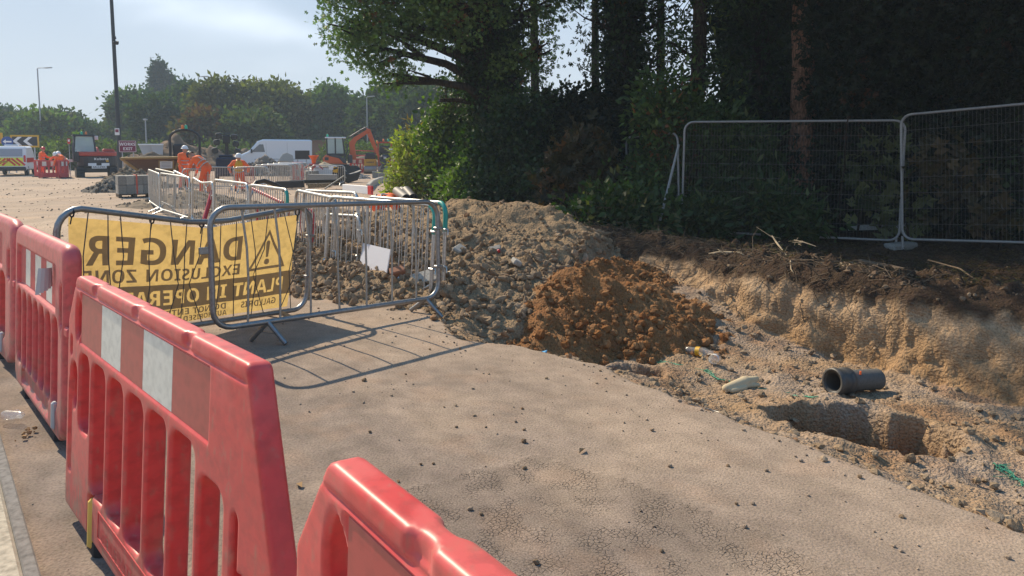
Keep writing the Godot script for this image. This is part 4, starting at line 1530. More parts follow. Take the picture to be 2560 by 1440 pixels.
	bush.call("fence_creeper", "green creeper climbing over the top of the leaning fence panel", 1660, 13.8, [[1640, 400, 14.3, 0.35, 0.6, 0.25, 90], [1690, 320, 14.2, 0.45, 0.45, 0.3, 90], [1620, 470, 14.2, 0.3, 0.4, 0.25, 60], [1745, 305, 13.9, 0.35, 0.2, 0.25, 30], [1660, 270, 14.2, 0.5, 0.5, 0.4, 90], [1600, 540, 13.2, 0.35, 0.25, 0.3, 45], [1790, 325, 14.2, 0.35, 0.25, 0.25, 34]], "small", [mid, sun, brown, 0.06], 407, -0.05)
	bush.call("fern_clump", "clump of low broad leaves at the leaning panel's foot", 1560, 12.6, [[1540, 530, 12.4, 0.5, 0.3, 0.4, 60], [1600, 560, 12.2, 0.4, 0.22, 0.3, 45], [1480, 545, 12.2, 0.4, 0.22, 0.3, 37]], "small", [ivy, mid, Color(0.16, 0.15, 0.06), 0.12], 408, 0.0)
	bush.call("fence_ivy", "dark ivy growing through the middle wire panel", 1790, 13.2, [[1770, 420, 14.3, 0.5, 0.6, 0.3, 142], [1820, 500, 13.9, 0.5, 0.4, 0.3, 112], [1760, 555, 12.9, 0.45, 0.25, 0.3, 90], [1860, 400, 14.2, 0.5, 0.7, 0.3, 135], [1930, 520, 13.0, 0.4, 0.4, 0.3, 82], [1990, 560, 12.6, 0.5, 0.25, 0.3, 75]], "long", [ivy, mid, Color(0.14, 0.16, 0.07), 0.14], 409, 0.0)
	bush.call("maple_sapling", "young sycamore with big pale leaves behind the middle wire panel", 2180, 12.9, [[2170, 420, 13, 0.3, 0.4, 0.25, 6], [2200, 500, 12.8, 0.35, 0.35, 0.25, 6], [2220, 400, 12.8, 0.3, 0.4, 0.3, 6], [2250, 540, 12.6, 0.25, 0.2, 0.2, 6]], "broad", [Color(0.06, 0.08, 0.03), Color(0.17, 0.18, 0.08)], 410, 0.0)
	bush.call("brown_sapling", "browning sycamore sapling behind the right wire panel", 2420, 11.5, [[2390, 430, 11.6, 0.35, 0.35, 0.3, 5], [2440, 480, 11.4, 0.3, 0.3, 0.25, 5], [2330, 390, 11.8, 0.35, 0.3, 0.3, 5], [2500, 540, 11.0, 0.2, 0.2, 0.2, 5]], "broad", [Color(0.06, 0.05, 0.024), Color(0.11, 0.07, 0.034)], 411, 0.0)
	for q in [[1960, 15.0, "shadowy thicket behind the fence, under the reddish trunk"], [2120, 14.6, "shadowy thicket behind the fence, right of the reddish trunk"], [2290, 13.8, "shadowy thicket behind the joint of the two wire panels"], [2460, 13.0, "shadowy thicket behind the right wire panel"], [2620, 12.4, "shadowy thicket at the picture's right edge"]]:
		var px: float = q[0]
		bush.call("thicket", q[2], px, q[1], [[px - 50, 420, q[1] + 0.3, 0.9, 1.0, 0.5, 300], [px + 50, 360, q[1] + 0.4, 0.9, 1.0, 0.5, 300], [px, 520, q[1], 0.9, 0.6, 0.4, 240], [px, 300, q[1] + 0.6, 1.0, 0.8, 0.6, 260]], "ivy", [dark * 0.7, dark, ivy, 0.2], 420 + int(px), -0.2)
	# orange autumn spray and a leaning pale stem inside the shade
	var stem := thing("leaning_stem", "thin pale stem leaning in the dark above the fence", "branch", L.call(2080, 250, 13.6))
	var st := MB.new()
	st.tube([Vector3(-0.2, 1.0, 0), Vector3(0.0, 0.45, 0.02), Vector3(0.13, 0.0, 0)], 0.012, 6)
	obj("stem", st, M.dead_wood, stem)
	var bough := thing("bough", "thick pale bough crossing the top right corner", "branch", L.call(2560, 5, 12.5))
	var bm := MB.new()
	bm.tube([Vector3(-1.6, -0.12, 0), Vector3(-0.6, 0.0, 0), Vector3(0.6, 0.14, 0.1), Vector3(2.2, 0.2, -0.6)], [0.04, 0.075, 0.10, 0.12], 10)
	obj("limb", bm, M.bark_red, bough)
	var vine := thing("hanging_vine", "thin dry vine hanging down the front of the middle wire panel", "vine", L.call(2105, 300, 12.15))
	var vm := MB.new()
	vm.tube([Vector3(0.03, 0.05, 0.05), Vector3(0.0, -0.3, 0.05), Vector3(0.01, -0.8, 0.05), Vector3(-0.06, -1.2, 0.06), Vector3(-0.02, -1.8, 0.05)], [0.012, 0.010, 0.008, 0.008, 0.006], 6)
	obj("stem", vm, M.bark, vine)
	# litter of leaves and twigs on the bank top
	var lx := []
	var lc := []
	for i in 5000:
		var x := r.randf_range(0.8, 8.5)
		var z := r.randf_range(-13.5, -3.6)
		var k := side(CREST, Vector2(x, z))
		if k < 0.35 or k > 5.5:
			continue
		var s := r.randf_range(0.25, 0.6)
		lx.append(Transform3D(Basis.from_euler(Vector3(r.randfn() * 0.35, r.randf() * TAU, r.randfn() * 0.35)).scaled(Vector3(s, s * 0.25, s)), Vector3(x, height(x, z) + 0.015, z)))
		lc.append([Color(0.13, 0.085, 0.04), Color(0.09, 0.055, 0.03), Color(0.18, 0.12, 0.05), Color(0.06, 0.07, 0.025)][r.randi() % 4] * r.randf_range(0.7, 1.2))
	tag(swarm("leaf_litter", LEAF["small"], M.leaf, lx, lc), "dry leaf litter covering the dark top of the bank", "leaf litter", "", "stuff")

func ivy_on(label: String, at: Vector3, line: Array, rad: float, n: int, tones: Array, sd: int) -> void:
	var r := RandomNumberGenerator.new()
	r.seed = sd
	var t := thing("ivy", label, "ivy", at)
	var xf := []
	var cl := []
	for i in n:
		var f := r.randf() * (line.size() - 1)
		var k := int(f)
		var p: Vector3 = (line[k] as Vector3).lerp(line[k + 1], f - k)
		var a := r.randf() * TAU
		var nse := GN.get_noise_3d(a * 0.8, p.y * 1.2, 3.0)
		var q := rad * (0.78 + 0.35 * nse + 0.12 * r.randfn())
		var s := r.randf_range(0.8, 1.3)
		xf.append(Transform3D(rot_rand(r).scaled(Vector3(s, s, s)), p + Vector3(cos(a), 0, sin(a)) * q))
		cl.append((tones[0] as Color).lerp(tones[1], clampf(0.5 + nse + 0.3 * r.randfn(), 0, 1)))
	swarm("foliage", LEAF["ivy"], M.leaf, xf, cl, t)
	var m := MB.new()
	for i in 9:
		var a := TAU * i / 9.0 + r.randf()
		var pts := []
		for p in line:
			a += r.randfn() * 0.25
			pts.append(p + Vector3(cos(a), 0, sin(a)) * rad * 0.72)
		m.tube(pts, 0.035, 6)
	obj("stems", m, M.bark, t)

# ------------------------------------------------------------------ red plastic barriers
func rbox(p: Vector2, c: Vector2, h: Vector2, r: float) -> float:
	var q := (p - c).abs() - h + Vector2(r, r)
	return Vector2(maxf(q.x, 0), maxf(q.y, 0)).length() + minf(maxf(q.x, q.y), 0.0) - r

func poly_sd(p: Vector2, poly: Array) -> float:
	var d := 1e9
	var ins := false
	var n := poly.size()
	for i in n:
		var a: Vector2 = poly[i]
		var b: Vector2 = poly[(i + 1) % n]
		d = minf(d, seg_d(p, a, b).x)
		if (a.y > p.y) != (b.y > p.y) and p.x < (b.x - a.x) * (p.y - a.y) / (b.y - a.y) + a.x:
			ins = not ins
	return -d if ins else d

# outline and wall thickness of the two mouldings: (distance to outline, half thickness)
func mould_a(u: float, v: float) -> Vector2:
	var p := Vector2(u, v)
	var d := poly_sd(p, [Vector2(0.025, 0.03), Vector2(2.06, 0.03), Vector2(2.06, 0.47), Vector2(1.86, 0.97), Vector2(0.14, 0.97), Vector2(0.025, 0.79)]) - 0.03
	var lefts := [0.055, 0.20, 0.40, 0.635, 0.87, 1.10, 1.335, 1.575]
	var rights := [0.165, 0.362, 0.598, 0.832, 1.063, 1.298, 1.537, 1.75]
	for k in 8:
		var top := 0.695
		if k == 0 or k == 7:
			top = 0.635
		var bot := 0.44 if k == 0 else 0.38 if k == 1 else 0.175
		var s := rbox(p, Vector2((lefts[k] + rights[k]) * 0.5, (top + bot) * 0.5), Vector2((rights[k] - lefts[k]) * 0.5, (top - bot) * 0.5), 0.05)
		d = maxf(d, -s)
	# finger hole at the far end, lock slot and hook recesses at the near end
	var e := (p - Vector2(0.160, 0.83)) / Vector2(0.036, 0.085)
	d = maxf(d, -(e.length() - 1.0) * 0.036)
	d = maxf(d, -rbox(p, Vector2(0.062, 0.70), Vector2(0.012, 0.04), 0.015))
	d = maxf(d, -rbox(p, Vector2(1.83, 0.47), Vector2(0.016, 0.14), 0.02))
	d = maxf(d, -rbox(p, Vector2(1.91, 0.18), Vector2(0.05, 0.11), 0.04))
	d = maxf(d, -rbox(p, Vector2(0.42, 0.06), Vector2(0.03, 0.11), 0.02))
	d = maxf(d, -rbox(p, Vector2(1.66, 0.06), Vector2(0.03, 0.11), 0.02))
	d = maxf(d, -(p.distance_to(Vector2(1.80, 0.26)) - 0.022))
	var t := 0.034
	var pan := rbox(p, Vector2(0.915, 0.835), Vector2(0.722, 0.105), 0.006)
	t -= 0.009 * (1.0 - sstep(-0.004, 0.004, pan))
	# rolled rim along the top with two moulded notches
	t -= 0.008 * exp(-pow((v - 0.952) / 0.006, 2.0)) * sstep(0.08, 0.16, u) * (1.0 - sstep(1.84, 1.9, u))
	for nu in [0.42, 0.95, 1.45]:
		t -= 0.012 * exp(-pow((u - nu) / 0.03, 4.0)) * sstep(0.955, 0.965, v)
	# hook tongue: a step in thickness near the ends
	t -= 0.014 * (1.0 - sstep(-0.006, 0.006, rbox(p, Vector2(1.92, 0.27), Vector2(0.10, 0.20), 0.06)))
	t -= 0.010 * (1.0 - sstep(-0.006, 0.006, rbox(p, Vector2(0.07, 0.36), Vector2(0.03, 0.20), 0.02)))
	return Vector2(d, t)

func mould_b(u: float, v: float) -> Vector2:
	var p := Vector2(u, v)
	var d := rbox(p, Vector2(0.75, 0.52), Vector2(0.75, 0.52), 0.10)
	for k in 7:
		var c := 0.17 + 0.185 * k
		var s := rbox(p, Vector2(c, 0.39), Vector2(0.077, 0.245), 0.07)
		d = maxf(d, -s)
	d = maxf(d, -rbox(p, Vector2(1.415, 0.72), Vector2(0.012, 0.10), 0.01))
	var t := 0.046
	t -= 0.024 * (1.0 - sstep(-0.01, 0.01, rbox(p, Vector2(0.69, 0.79), Vector2(0.60, 0.125), 0.02)))
	t -= 0.020 * (1.0 - sstep(-0.012, 0.012, rbox(p, Vector2(0.70, 0.09), Vector2(0.42, 0.045), 0.03)))
	return Vector2(d, t)

func mould(which: int, w: float, h: float, cell: float) -> ArrayMesh:
	var pad := 3
	var nx := int(w / cell) + 2 * pad + 1
	var ny := int(h / cell) + 2 * pad + 1
	var nz := int(0.12 / cell) + 2 * pad
	var lo := Vector3(-pad * cell, -pad * cell, -(nz - 1) * 0.5 * cell)
	var f := PackedFloat32Array()
	f.resize(nx * ny * nz)
	var R := 0.014
	for y in ny:
		for x in nx:
			var u := lo.x + x * cell
			var v := lo.y + y * cell
			var q := mould_a(u, v) if which == 0 else mould_b(u, v)
			var rr := R if which == 0 else (0.045 if v > 0.90 or u > 1.42 or u < 0.08 else 0.018)
			var qx := q.x + rr
			for z in nz:
				var qz := absf(lo.z + z * cell) - q.y + rr
				f[(z * ny + y) * nx + x] = Vector2(maxf(qx, 0), maxf(qz, 0)).length() + minf(maxf(qx, qz), 0.0) - rr
	var m := nets(f, nx, ny, nz, lo, cell)
	# sun-bleached tops, rubbed edges, dust and splashes low down
	var a := FastNoiseLite.new()
	a.seed = 60 + which
	a.frequency = 1.0
	a.fractal_octaves = 4
	var base := Color(0.78, 0.060, 0.055) if which == 0 else Color(0.72, 0.095, 0.095)
	for i in m.v.size():
		var p := m.v[i]
		var n1 := a.get_noise_3dv(p * 5.0)
		var n2 := a.get_noise_3dv(p * Vector3(30.0, 9.0, 30.0))
		var c := base * (1.0 + 0.10 * n1)
		c = c.lerp(Color(0.80, 0.21, 0.19), clampf(sstep(0.80, 1.0, p.y) * (0.35 + 0.8 * n1) + 0.15 * maxf(0.0, n2), 0.0, 0.4))
		c = c.lerp(Color(0.36, 0.22, 0.14), clampf((sstep(0.42, 0.0, p.y) * 0.75 + n1 * 0.9 - 0.22) * (0.7 + n2), 0.0, 0.75))
		c = c.lerp(Color(0.40, 0.25, 0.17), clampf((n2 - 0.36) * 3.0, 0.0, 0.25))
		c.a = 1.0
		m.c[i] = c
	return m.commit()

func red_barrier(label: String, a: Vector3, b: Vector3, top_u0: float, top_u1: float, hgt: float, lean: float, mesh: ArrayMesh, mm: Material) -> Node3D:
	# a, b: two points on the top edge at moulding positions top_u0, top_u1
	var x := b - a
	x.y = 0.0
	var s := x.length() / (top_u1 - top_u0)
	x = x.normalized()
	var z := Vector3.UP.cross(x).normalized() * -1.0
	z = x.cross(Vector3.UP)   # towards the photographer's side
	var y := (Vector3.UP - z * lean).normalized()
	z = x.cross(y).normalized()
	var t := thing("road_barrier", label, "barrier", Vector3.ZERO, 0.0, "red plastic barriers along the footway")
	t.transform = Transform3D(Basis(x, y, z), a - x * top_u0 * s - y * hgt - z * 0.02)
	obj("moulding", mesh, mm, t, Transform3D(Basis().scaled(Vector3(s, 1, 1)), Vector3.ZERO))
	t.set_meta("s", s)
	return t

func build_red_barriers() -> void:
	var am := mould(0, 2.1, 1.0, 0.008)
	var bm := mould(1, 1.5, 1.04, 0.011)
	var ends := [[Vector3(-1.785, 1.060, -3.031), Vector3(-0.646, 1.060, -1.781), 0.06, "red plastic barrier with worn red and white panel, in front of the banner", 0.07], [Vector3(-0.291, 1.060, -1.194), Vector3(-0.044, 1.060, -0.861), 0.0, "red barrier closest to the lens, cut off by the bottom edge", 0.05]]
	for k in 2:
		var e: Array = ends[k]
		var a: Vector3 = e[0]
		var b: Vector3 = e[1]
		var u1 := 1.86
		if k == 1:
			b = a + (b - a).normalized() * 1.80
		var t := red_barrier(e[3], a, b, 0.14, u1, 1.0, e[4], am, M.red_plastic_worn)
		var s: float = t.get_meta("s")
		t.remove_meta("s")
		# five stripes of reflective film in the recess
		var edges := [0.20, 0.51, 0.77, 1.03, 1.32, 1.63]
		for i in 5:
			var m := MB.new()
			m.box(Vector3((edges[i] + edges[i + 1]) * 0.5 * s, 0.835, 0.0262), Vector3((edges[i + 1] - edges[i]) * s - 0.001, 0.200, 0.003), Basis.IDENTITY, 0.001)
			obj("white_stripe" if i % 2 == 1 else "red_stripe", m, M.film_white if i % 2 == 1 else M.film_red, t)
		var tx := lettering("GENERATION", 0.045)
		obj("raised_lettering", tx, M.red_plastic_faded, t, Transform3D(Basis().scaled(Vector3(1.35, 1.0, 1.0)), Vector3(0.86 * s, 0.085, 0.0355)))
		var lb := boxes([[Vector3(0.86 * s, 0.155, 0.0342), Vector3(0.60, 0.006, 0.004)], [Vector3(0.86 * s, 0.055, 0.0342), Vector3(0.60, 0.006, 0.004)], [Vector3(0.86 * s - 0.30, 0.105, 0.0342), Vector3(0.006, 0.10, 0.004)], [Vector3(0.86 * s + 0.30, 0.105, 0.0342), Vector3(0.006, 0.10, 0.004)]], 0.001)
		obj("lettering_frame", lb, M.red_plastic, t)
		for u in [0.42, 1.66]:
			obj("rubber_foot", boxes([[Vector3(u * s, -0.035, 0), Vector3(0.14, 0.085, 0.055)]], 0.02), M.rubber, t)
		if k == 0:
			obj("yellow_foam_strip", boxes([[Vector3(0.425 * s, 0.06, 0.01), Vector3(0.035, 0.20, 0.06)]], 0.012), M.foam_yellow, t)
	# the older kind farther along
	var far := [[Vector3(-3.251, 1.100, -4.874), Vector3(-2.286, 1.100, -3.782), "older red barrier with rounded top and its striped film torn at one end"], [Vector3(-5.429, 1.100, -7.292), Vector3(-3.505, 1.100, -5.191), "red barrier cut by the left edge, beyond the one with torn film"]]
	for k in 2:
		var e: Array = far[k]
		var t := red_barrier(e[2], e[0], e[1], 0.04, 1.46, 1.05, 0.06, bm, M.red_plastic_old)
		var s: float = t.get_meta("s")
		t.remove_meta("s")
		var edges := [0.12, 0.28, 0.44, 0.60, 0.78, 0.94, 1.10, 1.24]
		for i in 7:
			var m := MB.new()
			m.box(Vector3((edges[i] + edges[i + 1]) * 0.5 * s, 0.79, 0.0240), Vector3((edges[i + 1] - edges[i]) * s - 0.001, 0.225, 0.003), Basis.IDENTITY, 0.001)
			obj("white_stripe" if i % 2 == 1 else "red_stripe", m, M.film_white if i % 2 == 1 else M.red_plastic_faded, t)
		if k == 0:
			# the film peels off and curls over
			var c := MB.new()
			for i in 6:
				var a0 := -0.2 + i * 0.42
				var a1 := a0 + 0.42
				c.quad(Vector3(1.17 * s + 0.03 * sin(a0), 0.80 - 0.01 * i, 0.036 + 0.05 * (1.0 - cos(a0))), Vector3(1.17 * s + 0.03 * sin(a1), 0.80 - 0.01 * i, 0.036 + 0.05 * (1.0 - cos(a1))), Vector3(1.15 * s + 0.03 * sin(a1), 0.89, 0.036 + 0.04 * (1.0 - cos(a1))), Vector3(1.15 * s + 0.03 * sin(a0), 0.89, 0.036 + 0.04 * (1.0 - cos(a0))))
			obj("curled_film", c, M.film_grey, t)
		for u in [0.3, 1.2]:
			obj("rubber_foot", boxes([[Vector3(u * s, -0.03, 0), Vector3(0.14, 0.09, 0.07)]], 0.02), M.rubber, t)
		obj("grey_clip", boxes([[Vector3(1.30 * s, 0.11, 0.045), Vector3(0.04, 0.15, 0.03)]], 0.01), M.grey_paint, t)
		obj("joint_block", boxes([[Vector3(1.5 * s + 0.03, 0.60, 0.0), Vector3(0.085, 0.055, 0.085)], [Vector3(1.5 * s + 0.025, 0.50, 0.0), Vector3(0.05, 0.22, 0.05)]], 0.012), M.red_plastic_faded, t)

# ------------------------------------------------------------------ steel pedestrian barriers
func ring_path(l: float, h: float, r: float, dent := 0.0) -> Array:
	var p := []
	for q in [[r, r, PI, 1.5 * PI], [l - r, r, 1.5 * PI, TAU], [l - r, h - r, 0.0, 0.5 * PI], [r, h - r, 0.5 * PI, PI]]:
		for i in 6:
			var a := lerpf(q[2], q[3], i / 5.0)
			p.append(Vector3(q[0] + cos(a) * r, q[1] + sin(a) * r, 0))
		if q[1] > h * 0.5 and q[0] > l * 0.5 and dent > 0.0:
			p.append(Vector3(l * 0.60, h - dent * 0.93, 0.01))
			p.append(Vector3(l * 0.52, h - dent, 0.015))
			p.append(Vector3(l * 0.44, h - dent * 0.98, 0.01))
	return p

func steel(label: String, tl: Vector3, bl: Vector3, tr: Vector3, br: Vector3, o := {}) -> Node3D:
	var x := br - bl
	var l := x.length()
	x = x.normalized()
	var up := ((tl - bl) + (tr - br)) * 0.5
	var y := (up - x * up.dot(x)).normalized()
	var h := up.length()
	var z := x.cross(y).normalized()
	var rr: float = o.get("r", 0.021)
	var br_: float = o.get("bar_r", 0.007)
	var nb: int = o.get("bars", 17)
	var m: Material = o.get("mat", M.zinc)
	var t := thing("steel_barrier", label, "barrier", Vector3.ZERO, 0.0, o.get("group", "steel pedestrian barriers round the works"))
	t.transform = Transform3D(Basis(x, y, z), bl)
	var f := MB.new()
	f.tube(ring_path(l, h, o.get("corner", 0.13), o.get("dent", 0.0)), rr, 10, true)
	obj("frame", f, m, t)
	var r := RandomNumberGenerator.new()
	r.seed = hash(label)
	var k: float = o.get("kink", 0.0)
	for i in nb:
		var u := l * (i + 1.0) / (nb + 1.0)
		var b := MB.new()
		var ht := h
		if o.has("dent"):
			ht = h - o.dent * (1.0 - absf(u / l - 0.52) / 0.52)
		var w := r.randfn() * k
		b.tube([Vector3(u + o.get("shift", 0.0) + r.randfn() * k * 0.4, ht, 0), Vector3(u + w * 0.5, ht * 0.66, 0.3 * absf(w)), Vector3(u + w, ht * 0.40, 0.2 * w), Vector3(u + r.randfn() * k * 0.3, 0, 0)], br_, 6)
		obj("bar", b, o.get("bar_mat", m), t)
	# feet: a splayed pair under each end
	for e in o.get("legs", [0.13, 0.87]):
		var wp: Vector3 = t.transform * Vector3(l * e, 0, 0)
		var side_: Vector3 = (o.get("leg_dir", Vector3(z.x, 0, z.z)) as Vector3).normalized()
		for s in [-1.0, 1.0]:
			var fp: Vector3 = wp + side_ * s * o.get("spread", 0.24)
			fp.y = height(fp.x, fp.z) + rr * 0.6
			var lg := MB.new()
			lg.tube([t.transform.affine_inverse() * wp, t.transform.affine_inverse() * fp], rr * 0.9, 8)
			obj("leg", lg, m, t)
		if o.get("leg_tie", true):
			var q0: Vector3 = wp + side_ * 0.12
			var q1: Vector3 = wp - side_ * 0.12
			q0.y = wp.y * 0.5
			q1.y = wp.y * 0.5
			var lt := MB.new()
			lt.tube([t.transform.affine_inverse() * q0, t.transform.affine_inverse() * q1], 0.005, 5)
			obj("leg_tie", lt, m, t)
	# hook loops at one end
	for v in [0.32, 0.72]:
		var lp := MB.new()
		lp.tube([Vector3(l, h * v, 0), Vector3(l + 0.06, h * v, 0), Vector3(l + 0.06, h * v - 0.06, 0)], 0.008, 6)
		lp.box(Vector3(l, h * v, 0), Vector3(0.075, 0.028, 0.05), Basis.IDENTITY, 0.006)
		obj("hook", lp, m, t)
	if o.has("tape"):
		var tp := MB.new()
		var pts := ring_path(l, h, o.get("corner", 0.13))
		var some := []
		for i in range(12, 18):
			some.append(pts[i])
		some.push_front(Vector3(l, h - 0.30, 0))
		some.resize(o.get("tape"))
		tp.tube(some, rr + 0.004, 10)
		obj("teal_tape", tp, M.teal_tape, t)
	if o.has("tape_top"):
		var tp := MB.new()
		tp.tube([Vector3(0.14, h, 0), Vector3(0.30, h, 0)], rr + 0.003, 10)
		obj("teal_tape", tp, M.teal_tape, t)
	return t

func build_steel_barriers() -> void:
	var front := steel("front steel barrier with only seven uprights, standing before the stone heap", Vector3(-2.339, 1.158, -5.620), Vector3(-2.312, 0.196, -5.620), Vector3(-0.811, 1.055, -7.200), Vector3(-0.723, 0.137, -7.200), {"bars": 7, "bar_r": 0.0095, "r": 0.023, "corner": 0.15, "mat": M.zinc_dark, "bar_mat": M.zinc_dull, "legs": [0.20, 0.93], "leg_dir": Vector3(1.0, 0, 0.35), "spread": 0.17, "kink": 0.008, "shift": -0.03})
	var tab := boxes([[Vector3(-0.055, 0.615, 0), Vector3(0.075, 0.055, 0.02)]], 0.004)
	obj("side_tab", tab, M.zinc_dark, front)
	var ban := steel("steel barrier with dented top rail that carries the yellow banner", Vector3(-3.247, 1.178, -5.200), Vector3(-3.287, 0.177, -5.200), Vector3(-1.969, 1.012, -7.150), Vector3(-2.019, 0.035, -7.150), {"bars": 13, "bar_r": 0.0042, "r": 0.024, "corner": 0.16, "mat": M.zinc_dark, "bar_mat": M.wire, "dent": 0.115, "kink": 0.05, "legs": [0.86], "spread": 0.22})
	banner(ban)
	var zz := {"tape": 6}
	steel("steel barrier with teal tape on its corner, leaning on the front barrier's end", Vector3(-2.246, 1.004, -9.200), Vector3(-2.354, 0.022, -9.200), Vector3(-0.733, 0.993, -7.600), Vector3(-0.851, 0.031, -7.600), {"tape": 6, "leg_dir": Vector3(1, 0, 0.8), "kink": 0.01})
	steel("steel barrier with bright teal tape, against the stone heap behind the white board", Vector3(-1.807, 0.993, -9.300), Vector3(-1.861, -0.005, -9.300), Vector3(-0.642, 1.015, -7.750), Vector3(-0.735, 0.027, -7.750), {"tape": 7, "kink": 0.01, "bars": 15})
	steel("steel barrier joining the taped ones, its left corner behind the banner's edge", Vector3(-3.119, 1.003, -10.600), Vector3(-3.163, 0.036, -10.600), Vector3(-2.130, 0.978, -9.150), Vector3(-2.242, 0.010, -9.150), {"leg_dir": Vector3(1, 0, 0.8), "bars": 14, "kink": 0.01})
	steel("steel barrier behind the banner's edge, in the inner of two rows", Vector3(-3.180, 0.988, -11.200), Vector3(-3.177, -0.020, -11.200), Vector3(-1.963, 0.991, -9.750), Vector3(-2.056, 0.026, -9.750), {"bars": 15, "kink": 0.012})
	steel("steel barrier with green corner, next left of the doubled rows", Vector3(-4.360, 1.023, -12.300), Vector3(-4.407, 0.046, -12.300), Vector3(-3.199, 0.991, -10.600), Vector3(-3.261, 0.054, -10.600), {"tape": 5, "bars": 16, "kink": 0.01})
	steel("steel barrier in front of the worker with the white helmet", Vector3(-5.747, 1.002, -14.300), Vector3(-5.799, 0.055, -14.300), Vector3(-4.452, 1.014, -12.500), Vector3(-4.505, 0.055, -12.500), {"bars": 16, "kink": 0.01})
	steel("short steel barrier with sagging top rail beside the red tube", Vector3(-6.913, 0.951, -16.000), Vector3(-6.950, 0.066, -16.000), Vector3(-5.884, 0.967, -14.600), Vector3(-5.936, 0.023, -14.600), {"bars": 10, "dent": 0.05, "kink": 0.02})
	steel("steel barrier in front of the bending workers, its bars bunched to one end", Vector3(-8.749, 0.995, -18.400), Vector3(-8.779, 0.119, -18.400), Vector3(-7.033, 0.987, -16.200), Vector3(-7.088, 0.091, -16.200), {"bars": 22, "kink": 0.03})
	steel("leftmost steel barrier, next to the pallet of blocks", Vector3(-10.125, 1.003, -20.600), Vector3(-10.109, 0.157, -20.600), Vector3(-8.842, 1.019, -18.600), Vector3(-8.864, 0.103, -18.600), {"bars": 18, "kink": 0.02})
	steel("steel barrier lying folded against the leftmost row, seen edge on", Vector3(-9.752, 1.047, -20.200), Vector3(-9.735, 0.239, -20.200), Vector3(-7.977, 1.059, -17.600), Vector3(-8.034, 0.202, -17.600), {"bars": 14, "mat": M.zinc_dull, "kink": 0.04, "legs": [0.5]})
	steel("lone low steel barrier at the left end of the stone heap", Vector3(-2.691, 0.675, -10.600), Vector3(-2.708, -0.004, -10.600), Vector3(-1.929, 0.707, -9.500), Vector3(-1.972, 0.066, -9.500), {"bars": 6, "kink": 0.01})
	steel("red-painted steel barrier frame with a bent end behind the banner", Vector3(-4.090, 0.784, -11.800), Vector3(-4.115, 0.011, -11.800), Vector3(-2.657, 0.670, -10.200), Vector3(-2.784, 0.055, -10.200), {"bars": 4, "mat": M.red_paint, "kink": 0.04, "r": 0.016, "legs": [0.5]})
	# farther ring round the dig
	steel("far steel barrier in front of the black floodlight tower", Vector3(-10.262, 0.943, -27.500), Vector3(-10.287, 0.231, -27.500), Vector3(-9.016, 0.958, -27.500), Vector3(-9.038, 0.261, -27.500), {"bars": 16})
	steel("far steel barrier between the bending worker and the floodlights", Vector3(-11.022, 0.955, -27.000), Vector3(-11.049, 0.256, -27.000), Vector3(-10.306, 0.943, -27.500), Vector3(-10.332, 0.231, -27.500), {"bars": 14})
	steel("far steel barrier at the bent worker's back, half hidden by him", Vector3(-11.570, 0.908, -26.000), Vector3(-11.584, 0.249, -26.000), Vector3(-10.863, 0.909, -26.500), Vector3(-10.890, 0.223, -26.500), {"bars": 12})
	steel("far steel barrier at the near side of the black box, with paper signs on it", Vector3(-8.896, 0.887, -33.000), Vector3(-8.915, 0.158, -33.000), Vector3(-7.437, 0.905, -33.000), Vector3(-7.453, 0.140, -33.000), {"bars": 15})
	for q in [0, 1, 2, 3, 4]:
		var ll := ["front barrier of the upright stack by the red one", "second barrier of the upright stack by the red one", "middle barrier of the upright stack by the red one", "fourth barrier of the upright stack by the red one", "rear barrier of the upright stack by the red one"]
		steel(ll[q], Vector3(-10.400, 0.950, -30.000) + Vector3(q * 0.16, 0.02 * q, -q * 0.22), Vector3(-10.425, 0.206, -30.000) + Vector3(q * 0.16, 0, -q * 0.22), Vector3(-8.927, 0.982, -30.000) + Vector3(q * 0.12, 0.02 * q, -q * 0.22), Vector3(-8.949, 0.206, -30.000) + Vector3(q * 0.12, 0, -q * 0.22), {"bars": 18, "legs": [0.2, 0.8], "group": "steel barriers stacked upright"})
	steel("red steel barrier left of the upright stack", Vector3(-10.986, 0.907, -30.500), Vector3(-11.009, 0.216, -30.500), Vector3(-10.591, 0.907, -30.500), Vector3(-10.614, 0.216, -30.500), {"bars": 6, "mat": M.red_paint})
	# loose steel: tubes and a barrier lying in the dig
	var heap := [["long tube lying slanted in the dig behind the sagging barrier", Vector3(-4.681, 0.894, -13.400), Vector3(-4.730, 0.289, -12.900), 0.02, "zinc"], ["red tube leaning against the sagging steel barrier", Vector3(-6.037, 0.753, -14.900), Vector3(-6.039, 0.138, -14.400), 0.045, "red_paint"], ["long red tube slanting down behind the steel barrier with green corner", Vector3(-4.415, 0.921, -12.600), Vector3(-3.613, 0.760, -11.600), 0.03, "red_paint"], ["thin tube slanting across the dig by the brown plank", Vector3(-4.648, 0.862, -20.500), Vector3(-4.935, 0.560, -19.500), 0.02, "zinc_dull"], ["white tube leaning on the barrier in front of the bending workers", Vector3(-8.379, 1.055, -18.400), Vector3(-7.392, 0.943, -16.900), 0.03, "zinc"]]
	for q in heap:
		var t := thing("steel_tube", q[0], "tube", (q[1] + q[2]) * 0.5)
		var c: Vector3 = (q[1] + q[2]) * 0.5
		obj("tube", tubes([[q[1] - c, q[2] - c]], q[3], 8), M[q[4]], t)

